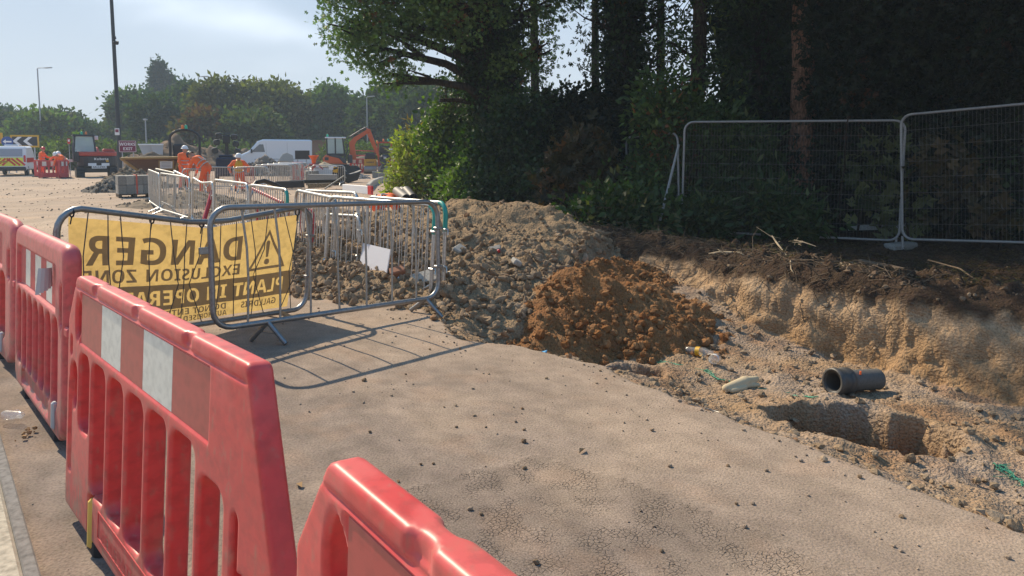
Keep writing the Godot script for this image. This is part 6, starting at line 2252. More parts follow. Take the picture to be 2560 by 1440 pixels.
func black_digger() -> void:
	var p := Vector3(-24.589, 0.000, -43.791)
	var t := thing("compact_digger", "compact tracked digger in black and red seen from behind, left of the dark column", "excavator", p, facing(p) + 0.06)
	track(t, -0.82, 0.42, -1.1, 1.15, 0.58)
	track(t, 0.88, 0.42, -1.1, 1.15, 0.58)
	obj("undercarriage", boxes([[Vector3(0, 0.42, 0), Vector3(1.3, 0.3, 1.4)], [Vector3(0.02, 0.60, 0.1), Vector3(0.8, 0.2, 0.8)]], 0.04), M.black_paint, t)
	var b := MB.new()
	# rounded counterweight
	var arc := []
	for i in 13:
		var a := PI * i / 12.0
		arc.append_array([0.12 + cos(a) * 1.02, 0.15 + sin(a) * 0.95])
	arc.append_array([-0.90, -0.9, 1.14, -0.9])
	var xf := Transform3D(Basis(Vector3(1, 0, 0), Vector3(0, 0, 1), Vector3(0, -1, 0)), Vector3.ZERO)
	b.prism(poly(arc), -1.22, -0.62, xf, 0.05)
	obj("counterweight", b, M.black_paint, t)
	var rb := MB.new()
	rb.prism(poly(arc), -1.48, -1.225, xf, 0.05)
	obj("red_hood", rb, M.digger_red, t)
	var tp := MB.new()
	tp.box(Vector3(0.70, 1.55, 0.15), Vector3(0.62, 0.20, 1.0), Basis.from_euler(Vector3(0, 0, -0.06)), 0.08)
	obj("engine_cover", tp, M.digger_red, t)
	text_on(t, "rear_lettering", "Kubota", 0.13, M.sign_white, Vector3(0.25, 1.06, 1.112), Basis.IDENTITY, 1.2)
	obj("yellow_label", boxes([[Vector3(0.55, 0.95, 1.07), Vector3(0.14, 0.14, 0.02), Basis.from_euler(Vector3(0, 0.35, 0))]], 0.003), M.sign_yellow, t)
	for x in [-0.22, 0.45]:
		obj("white_bracket", boxes([[Vector3(x, 0.74, 1.11), Vector3(0.42, 0.16, 0.03), Basis.from_euler(Vector3(0, 0.2 if x > 0 else -0.1, 0))]], 0.02), M.sign_white, t)
	obj("name_plate", boxes([[Vector3(0.12, 0.60, 1.15), Vector3(0.75, 0.17, 0.03)]], 0.005), M.sign_white, t)
	text_on(t, "plate_lettering", "GALLDRIS", 0.10, M.sign_black, Vector3(0.12, 0.60, 1.168))
	# cab
	var c := MB.new()
	for q in [[-1.08, 0.42, -0.98, 0.30], [0.02, 0.42, -0.06, 0.30], [-1.08, -0.95, -1.0, -0.8], [0.02, -0.95, -0.06, -0.8], [-1.08, -0.25, -1.0, -0.25]]:
		c.tube([Vector3(q[0], 1.0, q[1]), Vector3(q[0] + 0.01, 1.55, q[1]), Vector3(q[2], 2.38, q[3])], 0.05, 8)
	c.box(Vector3(-0.53, 1.18, 0.43), Vector3(1.12, 0.55, 0.06), Basis.IDENTITY, 0.02)
	c.box(Vector3(-1.09, 1.12, -0.25), Vector3(0.05, 0.5, 1.3), Basis.IDENTITY, 0.02)
	c.box(Vector3(-0.53, 1.0, -0.3), Vector3(1.1, 0.1, 1.3), Basis.IDENTITY, 0.02)
	obj("cab_frame", c, M.black_paint, t)
	obj("cab_roof", boxes([[Vector3(-0.53, 2.42, -0.25), Vector3(1.16, 0.10, 1.35)]], 0.05), M.dark_metal, t)
	var g := boxes([[Vector3(-0.53, 1.92, 0.38), Vector3(1.0, 0.88, 0.012), Basis.from_euler(Vector3(-0.12, 0, 0))]], 0.002)
	obj("rear_window", g, M.glass_dark, t)
	obj("side_window", boxes([[Vector3(-1.06, 1.92, -0.25), Vector3(0.012, 0.85, 1.15)]], 0.002), M.glass_dark, t)
	obj("seat", boxes([[Vector3(-0.5, 1.45, -0.1), Vector3(0.5, 0.7, 0.14)], [Vector3(-0.5, 1.12, -0.32), Vector3(0.5, 0.14, 0.5)]], 0.05), M.rubber, t)
	beacon(t, Vector3(-0.62, 2.47, 0.1), M.lamp_green)
	beacon(t, Vector3(-0.38, 2.47, -0.2), M.lamp_orange)
	obj("mirror", boxes([[Vector3(0.16, 2.3, -0.7), Vector3(0.2, 0.24, 0.06)]], 0.02), M.sign_white, t)
	# boom folded ahead of the cab, mostly hidden
	var bm := MB.new()
	bm.tube([Vector3(0.2, 1.0, -1.1), Vector3(0.2, 1.6, -1.6), Vector3(0.2, 1.7, -2.2), Vector3(0.2, 0.5, -2.6)], [0.15, 0.14, 0.12, 0.1], 8)
	obj("boom", bm, M.digger_red, t)

func orange_digger() -> void:
	var p := Vector3(-11.113, 0.000, -48.104)
	var t := thing("orange_digger", "orange tracked digger side-on with its arm bent over, at the road's end", "excavator", p, facing(p))
	track(t, 0.0, 0.4, -1.0, -0.99, 0.55)
	t.remove_child(t.get_child(0))
	var tr := Node3D.new()
	# tracks run across the view
	for z in [0.75, -0.75]:
		var m := MB.new()
		var o := []
		for i in 9:
			var a := PI / 2 + PI * i / 8.0
			o.append_array([-0.95 + cos(a) * 0.28, 0.28 + sin(a) * 0.28])
		for i in 9:
			var a := -PI / 2 + PI * i / 8.0
			o.append_array([0.95 + cos(a) * 0.28, 0.28 + sin(a) * 0.28])
		m.prism(poly(o), z - 0.2, z + 0.2, Transform3D(), 0.02)
		obj("track", m, M.rubber, t)
	tr.free()
	obj("undercarriage", boxes([[Vector3(0, 0.5, 0), Vector3(1.1, 0.3, 1.2)]], 0.04), M.black_paint, t)
	var h := MB.new()
	h.prism(poly([-1.05, 0.72, -1.10, 1.05, -0.95, 1.25, -0.3, 1.22, 0.35, 0.85, 0.4, 0.68]), -0.85, 0.85, Transform3D(), 0.06)
	obj("counterweight", h, M.orange_paint, t)
	var hd := MB.new()
	hd.prism(poly([-0.75, 1.20, -0.55, 1.30, -0.1, 1.28, 0.32, 0.95, 0.38, 0.72, 0.2, 0.72, -0.1, 1.05]), 0.80, 0.875, Transform3D(), 0.02)
	obj("dark_side_panel", hd, M.dark_metal, t)
	obj("vent", boxes([[Vector3(-0.85, 1.02, 0.86), Vector3(0.24, 0.2, 0.02)]], 0.01), M.dark_metal, t)
	var c := MB.new()
	for q in [[-0.82, -0.82], [0.28, 0.16], [-0.30, -0.30]]:
		for z in [-0.55, 0.62]:
			c.tube([Vector3(q[0], 1.2, z), Vector3(q[1], 2.32, z)], 0.045, 8)
	c.box(Vector3(-0.28, 1.28, 0.62), Vector3(1.1, 0.14, 0.05), Basis.IDENTITY, 0.02)
	obj("cab_frame", c, M.black_paint, t)
	obj("cab_roof", boxes([[Vector3(-0.28, 2.36, 0.02), Vector3(1.32, 0.09, 1.3)]], 0.04), M.sign_white, t)
	obj("side_window", boxes([[Vector3(-0.28, 1.83, 0.62), Vector3(1.0, 0.95, 0.012)]], 0.002), M.glass_dark, t)
	obj("rear_window", boxes([[Vector3(-0.83, 1.83, 0.02), Vector3(0.012, 0.95, 1.1)]], 0.002), M.glass_dark, t)
	obj("seat", boxes([[Vector3(-0.45, 1.55, 0.0), Vector3(0.14, 0.7, 0.5)], [Vector3(-0.2, 1.25, 0.0), Vector3(0.5, 0.14, 0.5)]], 0.05), M.rubber, t)
	var bm := MB.new()
	var boom := [Vector2(0.75, 0.95), Vector2(0.62, 1.35), Vector2(0.55, 2.05), Vector2(0.85, 2.38), Vector2(1.75, 2.92), Vector2(1.86, 2.72), Vector2(1.05, 2.16), Vector2(0.92, 1.9), Vector2(1.0, 1.2), Vector2(1.0, 0.95)]
	var bp := PackedVector2Array(boom)
	bm.prism(bp, -0.14, 0.14, Transform3D(Basis(), Vector3(0, 0, 0.2)), 0.03)
	obj("boom", bm, M.orange_paint, t)
	var am := MB.new()
	am.prism(poly([1.68, 2.98, 1.92, 2.92, 2.32, 1.75, 2.55, 1.05, 2.42, 1.02, 2.1, 1.7, 1.75, 2.5]), -0.11, 0.11, Transform3D(Basis(), Vector3(0, 0, 0.2)), 0.03)
	obj("arm", am, M.orange_paint, t)
	var rm := MB.new()
	rm.tube([Vector3(0.62, 2.42, 0.2), Vector3(1.62, 3.02, 0.2)], 0.05, 8)
	rm.tube([Vector3(1.0, 2.62, 0.2), Vector3(1.25, 2.84, 0.2), Vector3(1.75, 3.05, 0.2)], 0.035, 8)
	rm.tube([Vector3(1.95, 2.7, 0.2), Vector3(2.25, 1.9, 0.2)], 0.05, 8)
	obj("rams", rm, M.dark_metal, t)
	var bk := MB.new()
	bk.prism(poly([2.42, 1.1, 2.62, 1.1, 2.9, 0.72, 2.8, 0.42, 2.5, 0.30, 2.62, 0.62]), -0.3, 0.3, Transform3D(Basis(), Vector3(0, 0, 0.2)), 0.02)
	obj("bucket", bk, M.dark_metal, t)
	var st := MB.new()
	st.tube([Vector3(0.1, 0.75, 0.75), Vector3(0.45, 1.5, 0.75), Vector3(0.45, 1.95, 0.75)], 0.04, 8)
	st.box(Vector3(0.6, 1.0, 0.5), Vector3(0.3, 0.5, 0.5), Basis.IDENTITY, 0.04)
	obj("hoses", st, M.dark_metal, t)
	beacon(t, Vector3(-0.78, 2.41, 0.3), M.lamp_green)
	beacon(t, Vector3(2.35, 2.0, 0.25), M.lamp_orange)

func dumper() -> void:
	var p := Vector3(-18.006, 0.000, -38.094)
	p = Vector3(-15.581, 0.603, -33.000)
	p.y = 0
	var t := thing("dumper", "site dumper with tipped tan skip full of dark soil, black roll hoop behind", "dumper", p, facing(p))
	# skip faces left-forward: a hopper seen from its front and underside
	var s := MB.new()
	var hop := [Vector3(-1.55, 1.22, 0.95), Vector3(0.75, 1.25, 0.75), Vector3(0.42, 0.42, 0.35), Vector3(-0.62, 0.42, 0.55), Vector3(-1.45, 1.18, -0.75), Vector3(0.80, 1.25, -0.75), Vector3(0.45, 0.42, -0.45), Vector3(-0.60, 0.42, -0.45)]
	for f in [[0, 1, 2, 3], [4, 5, 6, 7], [0, 4, 7, 3], [1, 5, 6, 2], [3, 2, 6, 7]]:
		var a: Vector3 = hop[f[0]]
		var b: Vector3 = hop[f[1]]
		var c: Vector3 = hop[f[2]]
		var d: Vector3 = hop[f[3]]
		var o := (b - a).cross(d - a).normalized()
		if o.dot((a + c) * 0.5 - Vector3(-0.2, 0.9, 0)) < 0.0:
			o = -o
		var i := o * -0.05
		s.quad(a, b, c, d, o)
		s.quad(a + i, b + i, c + i, d + i, -o)
		s.quad(a, b, b + i, a + i)
		s.quad(c, d, d + i, c + i)
	obj("skip", s, M.dumper_brown, t)
	obj("rim", tubes([[hop[0], hop[1], hop[5], hop[4], hop[0]], [hop[0], hop[3]], [hop[1], hop[2]]], 0.055, 8), M.dumper_tan, t)
	obj("plate", boxes([[Vector3(0.18, 0.92, 0.66), Vector3(0.62, 0.46, 0.02), Basis.from_euler(Vector3(0.40, 0.08, 0))]], 0.005), M.dumper_tan, t)
	obj("notice", boxes([[Vector3(0.18, 0.93, 0.68), Vector3(0.50, 0.34, 0.015), Basis.from_euler(Vector3(0.40, 0.08, 0))]], 0.003), M.sign_white, t)
	for k in 4:
		obj("notice_line", boxes([[Vector3(0.18, 1.03 - k * 0.06, 0.735 - k * 0.025), Vector3(0.38, 0.018, 0.008), Basis.from_euler(Vector3(0.40, 0.08, 0))]], 0.0), M.grey_paint, t)
	var ld := heap_mesh(1.15, 0.75, 0.38, 91, Color(0.10, 0.08, 0.06))
	obj("load", ld, M.stone, t, Transform3D(Basis(), Vector3(-0.35, 1.16, 0.05)))
	obj("chassis", boxes([[Vector3(0.6, 0.75, -0.9), Vector3(1.1, 0.5, 1.6)], [Vector3(0.85, 1.05, -0.4), Vector3(0.8, 0.5, 0.5)]], 0.06), M.dumper_tan, t)
	obj("orange_panel", boxes([[Vector3(1.02, 1.08, -0.1), Vector3(0.75, 0.62, 0.06)]], 0.02), M.orange_paint, t)
	obj("white_label", boxes([[Vector3(1.1, 0.98, -0.062), Vector3(0.4, 0.28, 0.02), Basis.from_euler(Vector3(0, 0, 0.3))]], 0.003), M.sign_white, t)
	for q in [[-0.5, 0.3], [0.9, 0.35], [-0.5, -1.4], [1.0, -1.5]]:
		wheel(t, Vector3(q[0], 0.42, q[1]), 0.42, 0.3)
	var hp := []
	for i in 13:
		var a := PI * i / 12.0
		hp.append(Vector3(1.0 - cos(a) * 0.62, 2.1 + sin(a) * 0.40, -0.7))
	hp.push_front(Vector3(0.38, 0.9, -0.7))
	hp.append(Vector3(1.62, 0.9, -0.7))
	obj("roll_hoop", tubes([hp], 0.06, 10), M.black_paint, t)
	beacon(t, Vector3(0.93, 2.54, -0.7), M.lamp_orange)
	beacon(t, Vector3(1.08, 2.54, -0.7), M.lamp_green)
	obj("seat", boxes([[Vector3(0.72, 1.55, -0.75), Vector3(0.45, 0.6, 0.14)]], 0.06), M.black_paint, t)

func rollers() -> void:
	var p := Vector3(-9.502, 0.000, -49.736)
	var t := thing("yellow_roller", "yellow and black pedestrian roller left of the red one", "roller", p, facing(p))
	var d := MB.new()
	d.lathe([Vector2(0, -0.42), Vector2(0.27, -0.42), Vector2(0.28, -0.40), Vector2(0.28, 0.40), Vector2(0.27, 0.42), Vector2(0, 0.42)], 20, Transform3D(Basis.from_euler(Vector3(0, 0, PI / 2)), Vector3(0, 0.28, 0.3)))
	obj("front_drum", d, M.zinc_dull, t)
	var d2 := MB.new()
	d2.add(d, Transform3D(Basis(), Vector3(0, 0, -0.75)))
	obj("rear_drum", d2, M.zinc_dull, t)
	var y := MB.new()
	y.prism(poly([-0.42, 0.52, 0.42, 0.52, 0.40, 0.98, -0.40, 0.98]), -0.35, 0.45, Transform3D(), 0.04)
	obj("yellow_body", y, M.yellow_paint, t)
	var b := MB.new()
	b.prism(poly([-0.36, 0.98, 0.36, 0.98, 0.28, 1.38, -0.28, 1.38]), -0.30, 0.40, Transform3D(), 0.05)
	obj("black_hood", b, M.black_paint, t)
	text_on(t, "lettering", "HIRE", 0.10, M.sign_black, Vector3(0, 0.76, 0.455), Basis.IDENTITY, 1.6)
	obj("handle", tubes([[Vector3(-0.2, 1.2, -0.3), Vector3(-0.2, 1.35, -0.9), Vector3(0.2, 1.35, -0.9), Vector3(0.2, 1.2, -0.3)]], 0.025), M.black_paint, t)
	p = Vector3(-8.509, 0.000, -49.736)
	t = thing("red_roller", "red roller with safety frame and two beacons, close to the bright bush", "roller", p, facing(p))
	var e := MB.new()
	e.lathe([Vector2(0, -0.46), Vector2(0.29, -0.46), Vector2(0.30, -0.44), Vector2(0.30, 0.44), Vector2(0.29, 0.46), Vector2(0, 0.46)], 20, Transform3D(Basis.from_euler(Vector3(0, 0, PI / 2)), Vector3(0, 0.30, 0.4)))
	obj("front_drum", e, M.zinc_dull, t)
	var e2 := MB.new()
	e2.add(e, Transform3D(Basis(), Vector3(0, 0, -1.2)))
	obj("rear_drum", e2, M.zinc_dull, t)
	obj("body", boxes([[Vector3(-0.40, 0.85, 0.1), Vector3(0.12, 0.7, 1.1)], [Vector3(0.40, 0.85, 0.1), Vector3(0.12, 0.7, 1.1)], [Vector3(0, 0.64, 0.55), Vector3(0.7, 0.12, 0.2)]], 0.03), M.digger_red, t)
	obj("engine", boxes([[Vector3(0, 0.98, 0.35), Vector3(0.62, 0.58, 0.5)]], 0.12), M.black_paint, t)
	obj("engine_label", boxes([[Vector3(0, 1.06, 0.605), Vector3(0.18, 0.14, 0.02)]], 0.005), M.sign_white, t)
	for x in [-0.15, 0.15]:
		var lm := MB.new()
		lm.ball(Vector3(x, 0.76, 0.6), Vector3(0.06, 0.06, 0.03), 10, 6)
		obj("head_lamp", lm, M.sign_white, t)
	obj("safety_frame", boxes([[Vector3(-0.44, 1.5, -0.3), Vector3(0.09, 1.2, 0.09)], [Vector3(0.44, 1.5, -0.3), Vector3(0.09, 1.2, 0.09)], [Vector3(0, 2.08, -0.3), Vector3(0.97, 0.10, 0.10)]], 0.02), M.digger_red, t)
	obj("seat_back", boxes([[Vector3(0, 1.60, -0.25), Vector3(0.70, 0.5, 0.08)]], 0.04), M.black_paint, t)
	beacon(t, Vector3(-0.08, 2.14, -0.3), M.lamp_orange)
	beacon(t, Vector3(0.24, 2.14, -0.3), M.lamp_green)

func floodlights() -> void:
	var p := Vector3(-14.251, 0.584, -37.000)
	p.y = 0
	var t := thing("floodlight_tower", "mobile floodlight tower with six black lamp heads, folded down", "floodlight tower", p, facing(p))
	obj("cabinet", boxes([[Vector3(0, 0.75, 0), Vector3(0.95, 0.95, 1.3)], [Vector3(0, 1.28, 0), Vector3(0.7, 0.14, 1.0)]], 0.08), M.navy, t)
	obj("mast", boxes([[Vector3(0.05, 1.75, 0), Vector3(0.16, 1.1, 0.16)], [Vector3(0.05, 2.1, 0.02), Vector3(0.34, 0.42, 0.2)]], 0.02), M.black_paint, t)
	var arm := MB.new()
	arm.tube([Vector3(-0.5, 1.55, 0), Vector3(-0.3, 2.0, 0), Vector3(-0.2, 2.35, 0)], 0.03, 8)
	arm.tube([Vector3(0.55, 1.5, 0), Vector3(0.42, 1.9, 0), Vector3(0.38, 2.3, 0)], 0.03, 8)
	arm.box(Vector3(0.08, 2.28, 0), Vector3(0.7, 0.06, 0.06))
	obj("arms", arm, M.grey_paint, t)
	for q in [[-0.30, 2.28, 0.15], [-0.40, 1.95, 0.25], [-0.50, 1.55, 0.3], [0.42, 2.22, -0.15], [0.48, 1.88, -0.2], [0.54, 1.50, -0.25]]:
		var m := MB.new()
		m.box(Vector3.ZERO, Vector3(0.30, 0.28, 0.22), Basis.IDENTITY, 0.06)
		var l := obj("lamp_head", m, M.black_paint, t, Transform3D(Basis.from_euler(Vector3(0.1, q[2], q[2] * 0.6)), Vector3(q[0], q[1], 0.12)))
		obj("lamp_glass", boxes([[Vector3(0, 0, 0.112), Vector3(0.22, 0.20, 0.01)]], 0.003), M.dark_metal, l)
	for x in [-0.45, 0.45]:
		wheel(t, Vector3(x, 0.3, 0), 0.3, 0.18)

func heap_mesh(rx: float, rz: float, h: float, sd: int, c: Color, n := 26) -> MB:
	var nz := FastNoiseLite.new()
	nz.seed = sd
	nz.frequency = 1.0
	nz.fractal_octaves = 4
	var m := MB.new()
	var hs := []
	for j in n + 1:
		for i in n + 1:
			var u := (i * 2.0 / n - 1.0)
			var v := (j * 2.0 / n - 1.0)
			var d := sqrt(u * u + v * v) * (1.0 + 0.25 * nz.get_noise_2d(u * 1.3 + 5.0, v * 1.3))
			var y := h * maxf(1.0 - d, -0.08) * (1.0 - 0.2 * sin(minf(d, 1.0) * PI)) + h * 0.22 * nz.get_noise_2d(u * 3.0, v * 3.0) * (1.0 - sstep(0.8, 1.1, d)) - 0.02
			hs.append(Vector3(u * rx, y, v * rz))
	for j in n + 1:
		for i in n + 1:
			var a: Vector3 = hs[j * (n + 1) + mini(i + 1, n)] - hs[j * (n + 1) + maxi(i - 1, 0)]
			var b: Vector3 = hs[mini(j + 1, n) * (n + 1) + i] - hs[maxi(j - 1, 0) * (n + 1) + i]
			m.col = c * (0.9 + 0.35 * nz.get_noise_2d(i * 0.8, j * 0.8))
			m.vert(hs[j * (n + 1) + i], b.cross(a).normalized())
	for j in n:
		for i in n:
			var q := j * (n + 1) + i
			m.ix.append_array([q, q + 1, q + n + 2, q, q + n + 2, q + n + 1])
	return m

func heap(called: String, label: String, at: Vector3, rx: float, rz: float, h: float, sd: int, c: Color, stones: int, turn := 0.0) -> void:
	var t := thing(called, label, "heap", at, turn)
	obj("earth", heap_mesh(rx, rz, h, sd, c), M.stone, t)
	var r := RandomNumberGenerator.new()
	r.seed = sd
	var xf := []
	var cl := []
	for i in stones:
		var a := r.randf() * TAU
		var d := sqrt(r.randf()) * 0.95
		var s := r.randf_range(0.03, 0.16) * minf(h, 1.2)
		xf.append(Transform3D(rot_rand(r).scaled(Vector3(s, s, s)), Vector3(cos(a) * d * rx, h * (1.0 - d) * 0.85, sin(a) * d * rz)))
		cl.append(c * r.randf_range(0.7, 1.5))
	tag(swarm("lumps", STONES[0], M.stone, xf, cl, t), "", "", "", "stuff")

func yard() -> void:
	var g := func(px: float, py: float, d: float) -> Vector3:
		var v := Vector3((px - 1280.0) / 1850.0 * d, 0, -d)
		return v
	heap("soil_heap", "high brown soil heap with weeds behind the dumper's roll hoop", g.call(440, 0, 60), 5.2, 3.0, 3.0, 501, Color(0.21, 0.135, 0.08), 260)
	heap("soil_heap", "brown soil heap between roll hoop and floodlights", g.call(530, 0, 58), 3.4, 2.6, 2.0, 502, Color(0.20, 0.13, 0.08), 160)
	heap("soil_heap", "low brown soil heap behind the long white van", g.call(620, 0, 66), 5.0, 2.4, 1.8, 503, Color(0.21, 0.14, 0.09), 120)
	heap("rubble_heap", "grey rubble heap in front of the long white van", g.call(665, 0, 46), 2.3, 1.4, 1.35, 504, Color(0.30, 0.25, 0.20), 220)
	heap("gravel_heap", "dark grey gravel heap running down to the left from the pallet of blocks", g.call(288, 0, 28.2), 1.25, 0.9, 0.66, 505, Color(0.19, 0.165, 0.135), 120)
	heap("soil_heap", "clods of brown soil under the dumper's skip", g.call(352, 0, 31), 1.2, 1.0, 0.85, 506, Color(0.24, 0.17, 0.11), 200)
	heap("soil_heap", "pale spoil heap at the foot of the dark column", g.call(318, 0, 36), 1.3, 1.0, 0.9, 507, Color(0.26, 0.19, 0.12), 120)
	heap("soil_heap", "bare earth bank behind the orange digger's arm", g.call(915, 0, 60), 4.5, 2.0, 1.25, 508, Color(0.26, 0.20, 0.14), 60)
	# slab of broken concrete on the rubble
	var cs := thing("concrete_slab", "tilted slab of broken concrete on the grey rubble", "concrete slab", Vector3(-13.824, 1.016, -45.500))
	var cm := MB.new()
	cm.prism(poly([-0.5, -0.2, 0.45, -0.25, 0.38, 0.2, 0.05, 0.38, -0.2, 0.3]), -0.15, 0.15, Transform3D(Basis.from_euler(Vector3(-0.4, 0.2, 0)), Vector3.ZERO), 0.02)
	obj("slab", cm, M.concrete, cs)
	# pallet of blocks
	var pb := Vector3(-12.806, 0.000, -25.033)
	var t := thing("block_pallet", "strapped pallet of grey concrete blocks left of the steel barriers", "pallet of blocks", pb, facing(pb) + 0.1)
	obj("pallet", boxes([[Vector3(0, 0.10, 0), Vector3(1.02, 0.025, 1.0)], [Vector3(-0.45, 0.045, 0), Vector3(0.1, 0.09, 1.0)], [Vector3(0, 0.045, 0), Vector3(0.1, 0.09, 1.0)], [Vector3(0.45, 0.045, 0), Vector3(0.1, 0.09, 1.0)]], 0.004), M.dead_wood, t)
	var bx := MB.new()
	bx.box(Vector3.ZERO, Vector3(0.245, 0.30, 0.45), Basis.IDENTITY, 0.008)
	var bmesh := bx.commit()
	var n := 0
	for yy in 2:
		for xx in 4:
			for zz in 2:
				piece("block", n, bmesh, M.concrete_grey if (xx + yy + zz) % 3 else M.concrete, t, Transform3D(Basis(), Vector3(-0.375 + xx * 0.25, 0.27 + yy * 0.306, -0.23 + zz * 0.46)))
				n += 1
	obj("strap", boxes([[Vector3(0.06, 0.43, 0.465), Vector3(0.045, 0.66, 0.006)], [Vector3(0.06, 0.742, 0), Vector3(0.045, 0.006, 0.93)]], 0.0), M.strap_red, t)
	obj("strap", boxes([[Vector3(0.49, 0.43, 0.465), Vector3(0.05, 0.66, 0.006)], [Vector3(0.49, 0.742, 0), Vector3(0.05, 0.006, 0.93)]], 0.0), M.strap_red, t)
	# far red barriers round the first workers
	var rb := [[Vector3(-25.986, 0.087, -42.000), 1.45, 0.05, "far red barrier in front of the bending workers"], [Vector3(-25.156, 0.079, -41.600), 0.8, 1.0, "far red barrier turned edge-on, at the right of the front one"], [Vector3(-27.755, 0.104, -43.500), 0.7, -0.9, "far red barrier beside the small white van"], [Vector3(-10.117, 0.099, -50.000), 1.6, 0.0, "red barrier low behind the orange digger's arm"], [Vector3(-10.396, 0.398, -36.000), 0.5, 0.2, "red and white board standing by the funnel"]]
	for q in rb:
		var p: Vector3 = q[0]
		p.y = 0
		var w: float = q[1]
		var b := thing("road_barrier", q[3], "barrier", p, facing(p) + q[2], "far red plastic barriers")
		obj("frame", boxes([[Vector3(0, 0.97, 0), Vector3(w, 0.07, 0.09)], [Vector3(0, 0.66, 0), Vector3(w, 0.05, 0.08)], [Vector3(0, 0.17, 0), Vector3(w, 0.26, 0.09)], [Vector3(-w * 0.5 + 0.04, 0.5, 0), Vector3(0.08, 0.98, 0.09)], [Vector3(w * 0.5 - 0.04, 0.5, 0), Vector3(0.08, 0.98, 0.09)]], 0.015), M.red_plastic_faded, b)
		var k := int(w / 0.2)
		for i in k:
			obj("slat", boxes([[Vector3(-w * 0.5 + w * (i + 0.5) / k, 0.48, 0), Vector3(0.09, 0.42, 0.07)]], 0.01), M.red_plastic_faded, b)
		for i in k:
			obj("white_stripe" if i % 2 else "red_stripe", boxes([[Vector3(-w * 0.5 + w * (i + 0.5) / k, 0.81, 0), Vector3(w / k * 0.98, 0.26, 0.05)]], 0.002), M.film_white if i % 2 else M.film_red, b)
		obj("foot", boxes([[Vector3(-w * 0.3, 0.02, 0), Vector3(0.14, 0.06, 0.5)], [Vector3(w * 0.3, 0.02, 0), Vector3(0.14, 0.06, 0.5)]], 0.01), M.rubber, b)
	# trestle with white rail behind the bending workers
	var tr := thing("trestle", "white rail barrier on red and white trestles beside the black digger", "trestle", Vector3(-26.082, 0.040, -44.000) * Vector3(1, 0, 1), facing(Vector3(-26.082, 0.040, -44.000)))
	obj("rail", boxes([[Vector3(0.1, 0.95, 0), Vector3(1.0, 0.16, 0.04)]], 0.005), M.sign_white, tr)
	for x in [-0.25, 0.45]:
		var lg := MB.new()
		lg.tube([Vector3(x, 0.9, 0), Vector3(x - 0.14, 0, 0.1)], 0.035, 6)
		lg.tube([Vector3(x, 0.9, 0), Vector3(x + 0.14, 0, -0.1)], 0.035, 6)
		obj("leg", lg, M.lamp_red if x > 0 else M.sign_white, tr)
	# pale trailers behind the sign
	for q in [[373, 371, 58, 1.25, "pale grey slanted hopper behind the WORKS EXIT sign, left of two"], [397, 371, 58, 0.9, "pale grey slanted hopper, right of two"]]:
		var o := g.call(q[0], 0, q[2]) as Vector3
		var h := thing("hopper", q[4], "hopper", o, facing(o), "pale hoppers")
		var hm := MB.new()
		hm.prism(poly([-q[3] * 0.5, 1.98, q[3] * 0.5, 1.98, q[3] * 0.42, 1.1, -q[3] * 0.25, 1.1]), -0.4, 0.4, Transform3D(), 0.02)
		obj("bin", hm, M.grey_paint, h)
		obj("lip", boxes([[Vector3(0, 2.0, 0), Vector3(q[3] * 1.04, 0.10, 0.9)]], 0.02), M.sign_white, h)
		obj("legs", boxes([[Vector3(-q[3] * 0.2, 0.55, 0), Vector3(0.08, 1.1, 0.08)], [Vector3(q[3] * 0.35, 0.55, 0), Vector3(0.08, 1.1, 0.08)]], 0.01), M.dark_metal, h)
	# things by the orange digger
	var db := g.call(758, 0, 40) as Vector3
	var bd := thing("dark_board", "dark board on blue-grey legs in front of the white van's rear", "sign", db, facing(db))
	obj("board", boxes([[Vector3(0, 1.32, 0), Vector3(0.76, 0.46, 0.03)]], 0.005), M.black_paint, bd)
	for x in [-0.25, 0.2]:
		obj("leg", boxes([[Vector3(x, 0.55, -0.03), Vector3(0.07, 1.1, 0.05)]], 0.005), M.grey_paint, bd)
	var fu := g.call(786, 0, 34) as Vector3
	var fn := thing("orange_funnel", "orange funnel on a red post among the far barriers", "funnel", fu, facing(fu))
	var fm := MB.new()
	fm.lathe([Vector2(0.08, 0.95), Vector2(0.11, 1.15), Vector2(0.23, 1.32), Vector2(0.22, 1.33), Vector2(0.10, 1.16), Vector2(0.02, 1.1)], 14)
	obj("cone", fm, M.hi_vis_orange, fn)
	obj("post", boxes([[Vector3(0, 0.5, 0), Vector3(0.16, 1.0, 0.16)]], 0.02), M.red_plastic_faded, fn)
	obj("hoop", tubes([[Vector3(-0.5, 0.3, 0.2), Vector3(-0.4, 0.75, 0.2), Vector3(-0.2, 0.92, 0.2), Vector3(0.2, 0.9, 0.2), Vector3(0.4, 0.7, 0.2)]], 0.03), M.red_paint, fn)
	var bag := g.call(812, 0, 34.5) as Vector3
	var bb := thing("bulk_bag", "white bulk bag of sand behind the far barriers", "bulk bag", bag, facing(bag) + 0.2)
	var sk := MB.new()
	sk.box(Vector3(0, 0.42, 0), Vector3(1.25, 0.84, 0.9), Basis.IDENTITY, 0.12)
	obj("bag", sk, M.sign_white, bb)
	obj("sand", heap_mesh(0.6, 0.45, 0.25, 77, Color(0.5, 0.42, 0.3), 12), M.stone, bb, Transform3D(Basis(), Vector3(0, 0.82, 0)))
	var gb := g.call(795, 0, 33.5) as Vector3
	for q in [[-0.25, "black drum behind the far barriers, left of two", 0.3, 0.62, M.pipe_grey], [0.95, "black bin behind the paper signs", 0.28, 0.75, M.black_paint]]:
		var dr := thing("drum", q[1], "drum", gb + Vector3(q[0], 0, 0))
		var dm := MB.new()
		dm.lathe([Vector2(0, 0), Vector2(q[2], 0), Vector2(q[2], q[3]), Vector2(q[2] * 0.9, q[3] + 0.03), Vector2(0, q[3] + 0.03)], 16)
		obj("body", dm, q[4], dr)
